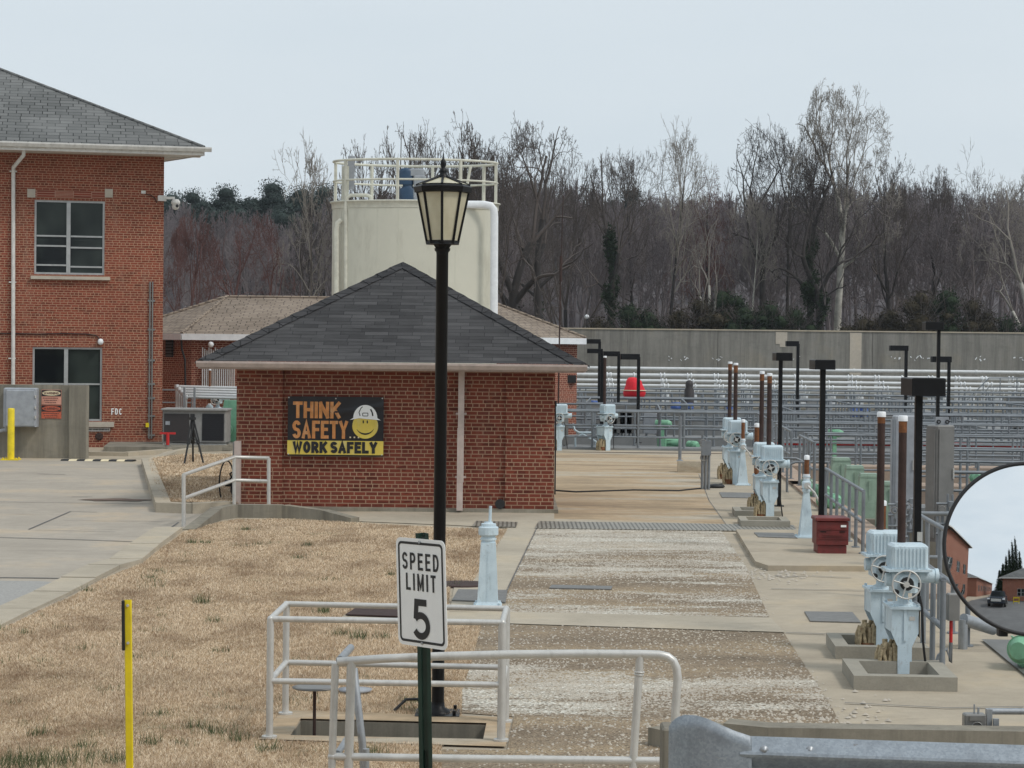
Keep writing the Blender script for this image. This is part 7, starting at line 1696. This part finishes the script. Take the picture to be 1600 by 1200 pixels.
for row in (
 ('oak_tree', 'broad round bare tree rising directly behind the lantern', 690, 100, 167, 78, .36, 21, 'bark_dark', 'twig', N_, dict(kind='oak', cb=.3, depth=10)),
 ('oak_tree', 'wide bare tree behind the left end of the tank railing', 605, 104, 204, 78, .30, 22, 'bark_dark', 'twig', N_, dict(kind='oak', cb=.3, depth=9)),
 ('oak_tree', 'large leaning bare tree spreading right above the tank', 790, 100, 190, 125, .38, 23, 'bark_dark', 'twig', N_, dict(kind='oak', cb=.28, depth=10, lean=(.08, 0), spread=1.2)),
 ('oak_tree', 'rounded bare tree between the lantern and the big leaning tree', 738, 106, 188, 62, .28, 51, 'bark_dark', 'twig_dark', N_, dict(kind='oak', cb=.35, depth=10)),
 ('oak_tree', 'bare tree with fan shaped crown left of the tank railing', 556, 108, 226, 62, .24, 52, 'bark_dark', 'twig', N_, dict(kind='oak', cb=.35, depth=9)),
 ('oak_tree', 'wide crowned bare tree between the tank and the mast', 848, 112, 198, 85, .30, 53, 'bark_dark', 'twig', N_, dict(kind='oak', cb=.4, depth=10, spread=1.1)),
 ('oak_tree', 'round crowned bare tree above the left half of the tank railing', 648, 110, 186, 60, .26, 54, 'bark_dark', 'twig', N_, dict(kind='oak', cb=.4, depth=9)),
 ('bare_tree', 'slim pale bare tree at the left side of the tank', 480, 110, 224, 34, .12, 24, 'bark', 'twig_pale', N_, dict(cb=.45, limbs=9)),
 ('bare_tree', 'vase shaped bare tree with several rising stems right of the mast', 886, 142, 240, 88, .30, 25, 'bark_dark', 'twig', 1, dict(kind='oak', cb=.1, depth=10, spread=.8)),
 ('ivy_tree', 'bare tree with its trunk wrapped in dark ivy right of the mast', 952, 140, 236, 58, .34, 26, 'bark_dark', 'twig', 1, dict(kind='oak', cb=.42, depth=10, ivy=(1, 10.5, .5, 7000))),
 ('bare_tree', 'slender bare tree with narrow pale crown between ivy tree and red vines', 1046, 143, 207, 46, .22, 27, 'bark_dark', 'twig_pale', 1, dict(cb=.45, limbs=13)),
 ('vine_tree', 'reddish brown tree draped with hanging vines in the middle of the wood', 1103, 146, 268, 38, .20, 28, 'bark_dark', 'twig_red', 1, dict(cb=.3, limbs=14, droop=.16)),
 ('sycamore_tree', 'small white limbed sycamore in the middle of the wood', 1114, 137, 345, 48, .20, 29, 'white_bark', 'twig_pale', 1, dict(kind='oak', cb=.32, depth=6, spread=1.1)),
 ('sycamore_tree', 'thin white trunked tree left of the dark tall tree', 1172, 141, 300, 32, .15, 30, 'white_bark', 'twig_pale', 1, dict(cb=.6, limbs=8)),
 ('bare_tree', 'tall dark bare tree with dense crown left of the ivy pair', 1192, 144, 180, 62, .30, 31, 'bark_dark', 'twig_dark', 1, dict(kind='oak', cb=.42, depth=10)),
 ('ivy_tree', 'left tree of the tall ivy covered pair before the white sycamore', 1268, 139, 206, 48, .30, 32, 'bark_dark', 'twig_dark', 1, dict(kind='oak', cb=.48, depth=10, ivy=(1, 10, .42, 6500))),
 ('ivy_tree', 'right tree of the tall ivy covered pair before the white sycamore', 1285, 138, 250, 92, .36, 33, 'bark_dark', 'twig_dark', 1, dict(kind='oak', cb=.34, depth=10, spread=1.25, ivy=(1, 7.5, .42, 5200))),
 ('sycamore_tree', 'tallest tree, a sycamore with peeling white trunk and pale upper crown', 1309, 141, 133, 92, .34, 34, 'white_bark', 'twig_pale', 1, dict(kind='oak', cb=.45, depth=11, spread=1.0)),
 ('bare_tree', 'spreading bare tree right of the tall white sycamore', 1395, 150, 248, 60, .24, 35, 'bark_dark', 'twig', 1, dict(kind='oak', cb=.4, depth=10)),
 ('sycamore_tree', 'pale limbed tree reaching in from the right edge', 1608, 136, 244, 105, .30, 36, 'white_bark', 'twig_pale', 1, dict(kind='oak', cb=.18, depth=10, spread=1.1)),
 ('red_bud_tree', 'bare tree with dull red twigs above the brown roof', 385, 112, 322, 82, .26, 37, 'bark_dark', 'twig_red', N_, dict(kind='oak', cb=.2, depth=10, spread=1.1)),
 ('red_bud_tree', 'smaller dull red twigged tree beside the tall brick building', 300, 108, 335, 55, .2, 38, 'bark_dark', 'twig_red', N_, dict(kind='oak', cb=.2, depth=10)),
 ('bare_tree', 'dark bare tree between the red twigged tree and the tank', 492, 118, 300, 55, .22, 39, 'bark_dark', 'twig_dark', N_, dict(kind='oak', cb=.25, depth=10, spread=1.1)),
 ('vine_tree', 'vine covered dark tree right beside the tank', 838, 134, 355, 32, .22, 41, 'bark_dark', 'twig', 1, dict(cb=.2, limbs=13, ivy=(1, 5.5, .7, 3000))),
 ('bare_tree', 'straight dark bare tree just left of the ivy covered pair', 1230, 147, 214, 42, .22, 42, 'bark_dark', 'twig_dark', 1, dict(cb=.45, limbs=13)),
 ('bare_tree', 'bare tree with fine upright crown left of the slender pale one', 985, 150, 240, 46, .2, 43, 'bark_dark', 'twig', 1, dict(cb=.4, limbs=13)),
 ('bare_tree', 'thin upright bare tree between the right brown bush and the right edge', 1530, 152, 262, 40, .2, 61, 'bark', 'twig', 1, dict(cb=.45, limbs=12)),
 ('bare_tree', 'bare tree rising over the large dark thicket', 1460, 154, 262, 48, .22, 62, 'bark_dark', 'twig', 1, dict(kind='oak', cb=.45, depth=10))):
    kw = row[11]; tree(*row[:8], bark=row[8], twigm=row[9], group='bare winter trees behind the flood wall' if row[10] else None, **kw)
# evergreens on the far hill
for k, (px, yt, Y, w, lab) in enumerate(((425, 277, 205, 5.2, 'broadest dark pine on the skyline left of the tank'), (352, 285, 215, 3.6, 'dark pine left of the broadest one on the skyline'), (300, 292, 225, 3.0, 'small dark pine beside the camera bracket on the skyline'), (470, 287, 212, 4.0, 'dark pine right of the broadest one on the skyline'), (505, 283, 210, 4.6, 'dark pine on the skyline at the left edge of the tank'), (268, 295, 222, 2.6, 'smallest dark pine at the edge of the tall brick building'), (440, 322, 190, 4.0, 'lower dark pine in front of the skyline pines'), (820, 275, 220, 5.0, 'dark pine crown showing right of the tank'), (985, 290, 230, 3.6, 'dark rounded pine behind the ivy clad tree'))):
    X = P(px, 400, Y).x; zt_ = P(px, yt, Y).z; T = thing('pine_tree', lab, 'tree', (X, Y, 0), 'dark evergreens on the far hill')
    m = MB(); m.cyl((X, Y, 0), (X, Y, zt_ - 1), .35, .12, 7); m.build('trunk', 'bark_dark', T)
    rg_ = random.Random(k); lob = []
    for j in range(120): a = rg_.uniform(0, 6.28); rr_ = w * .8 * math.sqrt(rg_.random()); zz = zt_ - 1.5 - rg_.uniform(0, 1) * w * 1.6 - rr_ * .30; q_ = rg_.uniform(.6, 1.1); lob.append((rr_ * math.cos(a), rr_ * math.sin(a), zz, q_ * 1.2, q_ * 1.2, q_ * .85))
    lob.append((0, 0, zt_ - 1.2, 1.6, 1.6, 1.2))
    v, i = leaf_cloud(50 + k, lob, 60000, .11); v2, i2 = cores(lob, .5); v, i = np.concatenate([v, v2]), np.concatenate([i, i2 + len(v)]); arr_obj('crown', v, i, 'pine_leaf', T)
# bushes along the wall
rg_ = random.Random(77)
bl = [(985, 470, 2.6, 'bush_leaf', 'dark evergreen bush at the foot of the ivy clad tree'), (1015, 480, 2.0, 'bush_leaf', 'evergreen bush right of the ivy clad tree'), (1062, 478, 2.2, 'brown_bush', 'brownish bush behind the wall below the slender tree'), (1095, 462, 2.4, 'brown_bush', 'brown green bush below the vine draped tree'), (1130, 447, 2.4, 'bush_leaf', 'tallest evergreen bush below the white limbed sycamore'), (1165, 472, 2.4, 'bush_leaf', 'evergreen bush left of the thin white trunk'), (1205, 468, 2.6, 'bush_leaf', 'evergreen bush at the foot of the tall dark tree'), (1245, 476, 2.2, 'bush_leaf', 'evergreen bush left of the ivy covered pair'), (1350, 490, 2.0, 'brown_bush', 'low brown bush right of the white sycamore trunk'), (1385, 482, 1.6, 'brown_bush', 'low brown bush left of the large dark thicket'),
      (1440, 450, 2.8, 'brown_bush', 'left half of the large dark thicket behind the wall'), (1480, 446, 3.0, 'bush_leaf', 'middle of the large dark thicket behind the wall'), (1520, 462, 2.6, 'brown_bush', 'right half of the large dark thicket behind the wall'), (1575, 492, 1.8, 'bush_leaf', 'low evergreen bush at the right edge behind the wall'), (935, 492, 1.6, 'brown_bush', 'low brown bush at the left end of the wall'), (800, 465, 2.0, 'brown_bush', 'brown bush between tank and roof on the right')]
for k, (px, yt, w, mt, lab) in enumerate(bl):
    Y = 135.5 + rg_.uniform(0, 1.5) if px > 900 else 128; X = P(px, 400, Y).x; zt_ = P(px, yt, Y).z; T = thing('bush', lab, 'bush', (X, Y, 0), 'bushes behind the flood wall')
    lob = []
    w *= 1.2
    for j in range(24): a = rg_.uniform(0, 6.28); r_ = rg_.uniform(0, 1) * w * .7; q_ = rg_.uniform(.45, .95); lob.append((r_ * math.cos(a), r_ * math.sin(a) * .6, max(.6, zt_ * rg_.uniform(.35, .98) - q_ * .8 - r_ * .35), q_, q_ * .8, q_ * .8))
    lob += [(0, 0, zt_ - .8, .8, .6, .8), (0, 0, zt_ * .45, w * .6, w * .4, zt_ * .42)]
    v, i = leaf_cloud(90 + k, lob, 13000, .085); v2, i2 = cores(lob, .6); v, i = np.concatenate([v, v2]), np.concatenate([i, i2 + len(v)]); arr_obj('foliage', v, i, mt, T)
    S = []; 
    for j in range(260): a = rg_.uniform(0, 6.28); r_ = rg_.uniform(0, w * .6); z = zt_ * rg_.uniform(.4, .95); S.append((r_ * .6 * math.cos(a), r_ * .4 * math.sin(a), z - .6, r_ * math.cos(a) * 1.25, r_ * .6 * math.sin(a), z + rg_.uniform(.1, .6), .02, .008))
    v, i = segs_to_mesh('s', S, 3); arr_obj('stems', v, i, 'twig', T)

# rising ground beyond the wall and the distant wood
m = MB(); nx, ny = 60, 12; vs = []
for j in range(ny + 1):
    for i in range(nx + 1):
        x = -190 + 380 * i / nx; y = 150 + 300 * j / ny; t_ = j / ny
        ridge = 22 + 1.2 * math.sin(x * .05 + 1) + 1.0 * math.sin(x * .11)
        vs.append((x, y, -.3 + ridge * min(1, (t_ * 2.0)) ** 1.2))
m.add(vs, [(j * (nx + 1) + i, j * (nx + 1) + i + 1, (j + 1) * (nx + 1) + i + 1, (j + 1) * (nx + 1) + i) for j in range(ny) for i in range(nx)], True)
o = m.build('hills', 'hill_floor'); o['kind'] = 'structure'
def hill_z(x, y):
    t_ = (y - 150) / 300
    if t_ < 0: return 0
    return -.3 + (22 + 1.2 * math.sin(x * .05 + 1) + math.sin(x * .11)) * min(1, t_ * 2) ** 1.2
var = []
for k in range(7):
    T_, C_ = grow(200 + k, 13.5, .15, cb=(.4, .5, .3)[k % 3], depth=8, twig=.017, limbs=11, spread=.9) if k % 2 else grow(200 + k, 13.5, .17, cb=.42, depth=8, kind='oak', twig=.017, spread=.85)
    S = np.array(T_ + C_); S[:, [0, 1, 2, 3, 4, 5]] *= 13.5 / S[:, 5].max(); kx = 2.3 / np.percentile(np.abs(S[:, 3:5]), 97); S[:, [0, 1, 3, 4]] *= kx; v, i = segs_to_mesh('v', S, 3); var.append((v, i))
rg_ = random.Random(99); VV = []; II = []; o_ = 0
def put(x, y, z, s, k):
    global o_
    v, i = var[k % 7]; a = rg_.uniform(0, 6.28); c_, s_ = math.cos(a), math.sin(a); w = np.empty_like(v)
    w[:, 0] = x + s * .95 * (v[:, 0] * c_ - v[:, 1] * s_); w[:, 1] = y + s * .95 * (v[:, 0] * s_ + v[:, 1] * c_); w[:, 2] = z + s * v[:, 2]; VV.append(w); II.append(i + o_); o_ += len(v)
def skyline(px):
    pts = ((200, 300), (420, 325), (540, 300), (700, 250), (880, 262), (960, 285), (1120, 285), (1300, 265), (1420, 262), (1500, 275), (1560, 268), (1700, 262))
    for (a, ya), (b, yb) in zip(pts, pts[1:]):
        if a <= px <= b: return ya + (yb - ya) * (px - a) / (b - a)
    return 270
for row, (Y, n, lo) in enumerate(((150, 24, 60), (160, 28, 50), (171, 34, 35), (183, 38, 28), (196, 42, 24), (211, 46, 20), (228, 46, 14), (250, 46, 12))):
    for k in range(n):
        px = 215 + 1450 * (k + rg_.uniform(.1, .9)) / n; X = (px - 800) / F * Y; y = Y + rg_.uniform(-5, 5)
        yt = skyline(px) + rg_.uniform(-4, lo) + (14 if row > 3 else 0); zt_ = 2.8 + (548 - yt) / F * y; hz_ = hill_z(X, y)
        h = (zt_ - hz_) / 13.5
        if h < .25: continue
        put(X, y, hz_ - .2, h, rg_.randrange(7))
for k in range(14):   # low saplings directly behind the buildings on the left
    px = 250 + 620 * k / 14; X = (px - 800) / F * 128; put(X, 128 + rg_.uniform(-5, 8), 0, rg_.uniform(.45, .62), k)
me = np_mesh('woodland', np.concatenate(VV), 4, sum(len(i) for i in II), idx=np.concatenate(II)); me.materials.append(MAT['wood_mass']); o = bpy.data.objects.new('woodland', me); col.objects.link(o)
tag(o, 'distant grey brown mass of bare winter woodland on the rising ground', 'woodland', kind='stuff')

# row of dark cypresses seen in the mirror, behind the camera
for k, (x, h) in enumerate(((-3.2, 9.5), (-1.9, 12), (-.6, 15), (.7, 18), (2.0, 21), (3.3, 23), (4.8, 17))):
    T = thing('cypress_tree', ('leftmost and shortest', 'second', 'third', 'fourth', 'fifth', 'tallest', 'rightmost')[k] + ' dark cypress of the row seen in the round mirror', 'tree', (x, -38, 0), 'dark cypresses seen in the mirror')
    m = MB(); m.cyl((x, -38, 0), (x, -38, h * .8), .16, .05, 6); m.build('trunk', 'bark_dark', T)
    v, i = leaf_cloud(300 + k, [(0, 0, h * (.08 + .11 * j), (2.1 - .22 * j) + .15, (2.1 - .22 * j) + .15, h * .1) for j in range(9)], 9000, .2); arr_obj('crown', v, i, 'ivy_leaf', T)

# ------------------------------------------------------------------ air
hm = bpy.data.materials.new('haze'); hm.use_nodes = True; hn = hm.node_tree.nodes; hn.clear()
ho = hn.new('ShaderNodeOutputMaterial'); hv = hn.new('ShaderNodeVolumePrincipled')
hv.inputs['Color'].default_value = (0.80, 0.87, 0.95, 1); hv.inputs['Density'].default_value = 0.0002
hm.node_tree.links.new(hv.outputs[0], ho.inputs['Volume']); MAT['haze'] = hm
o = MB().box((0, 190, 18), (620, 540, 40)).build('haze', 'haze'); tag(o, 'thin pale winter haze filling the air', 'haze', kind='stuff')
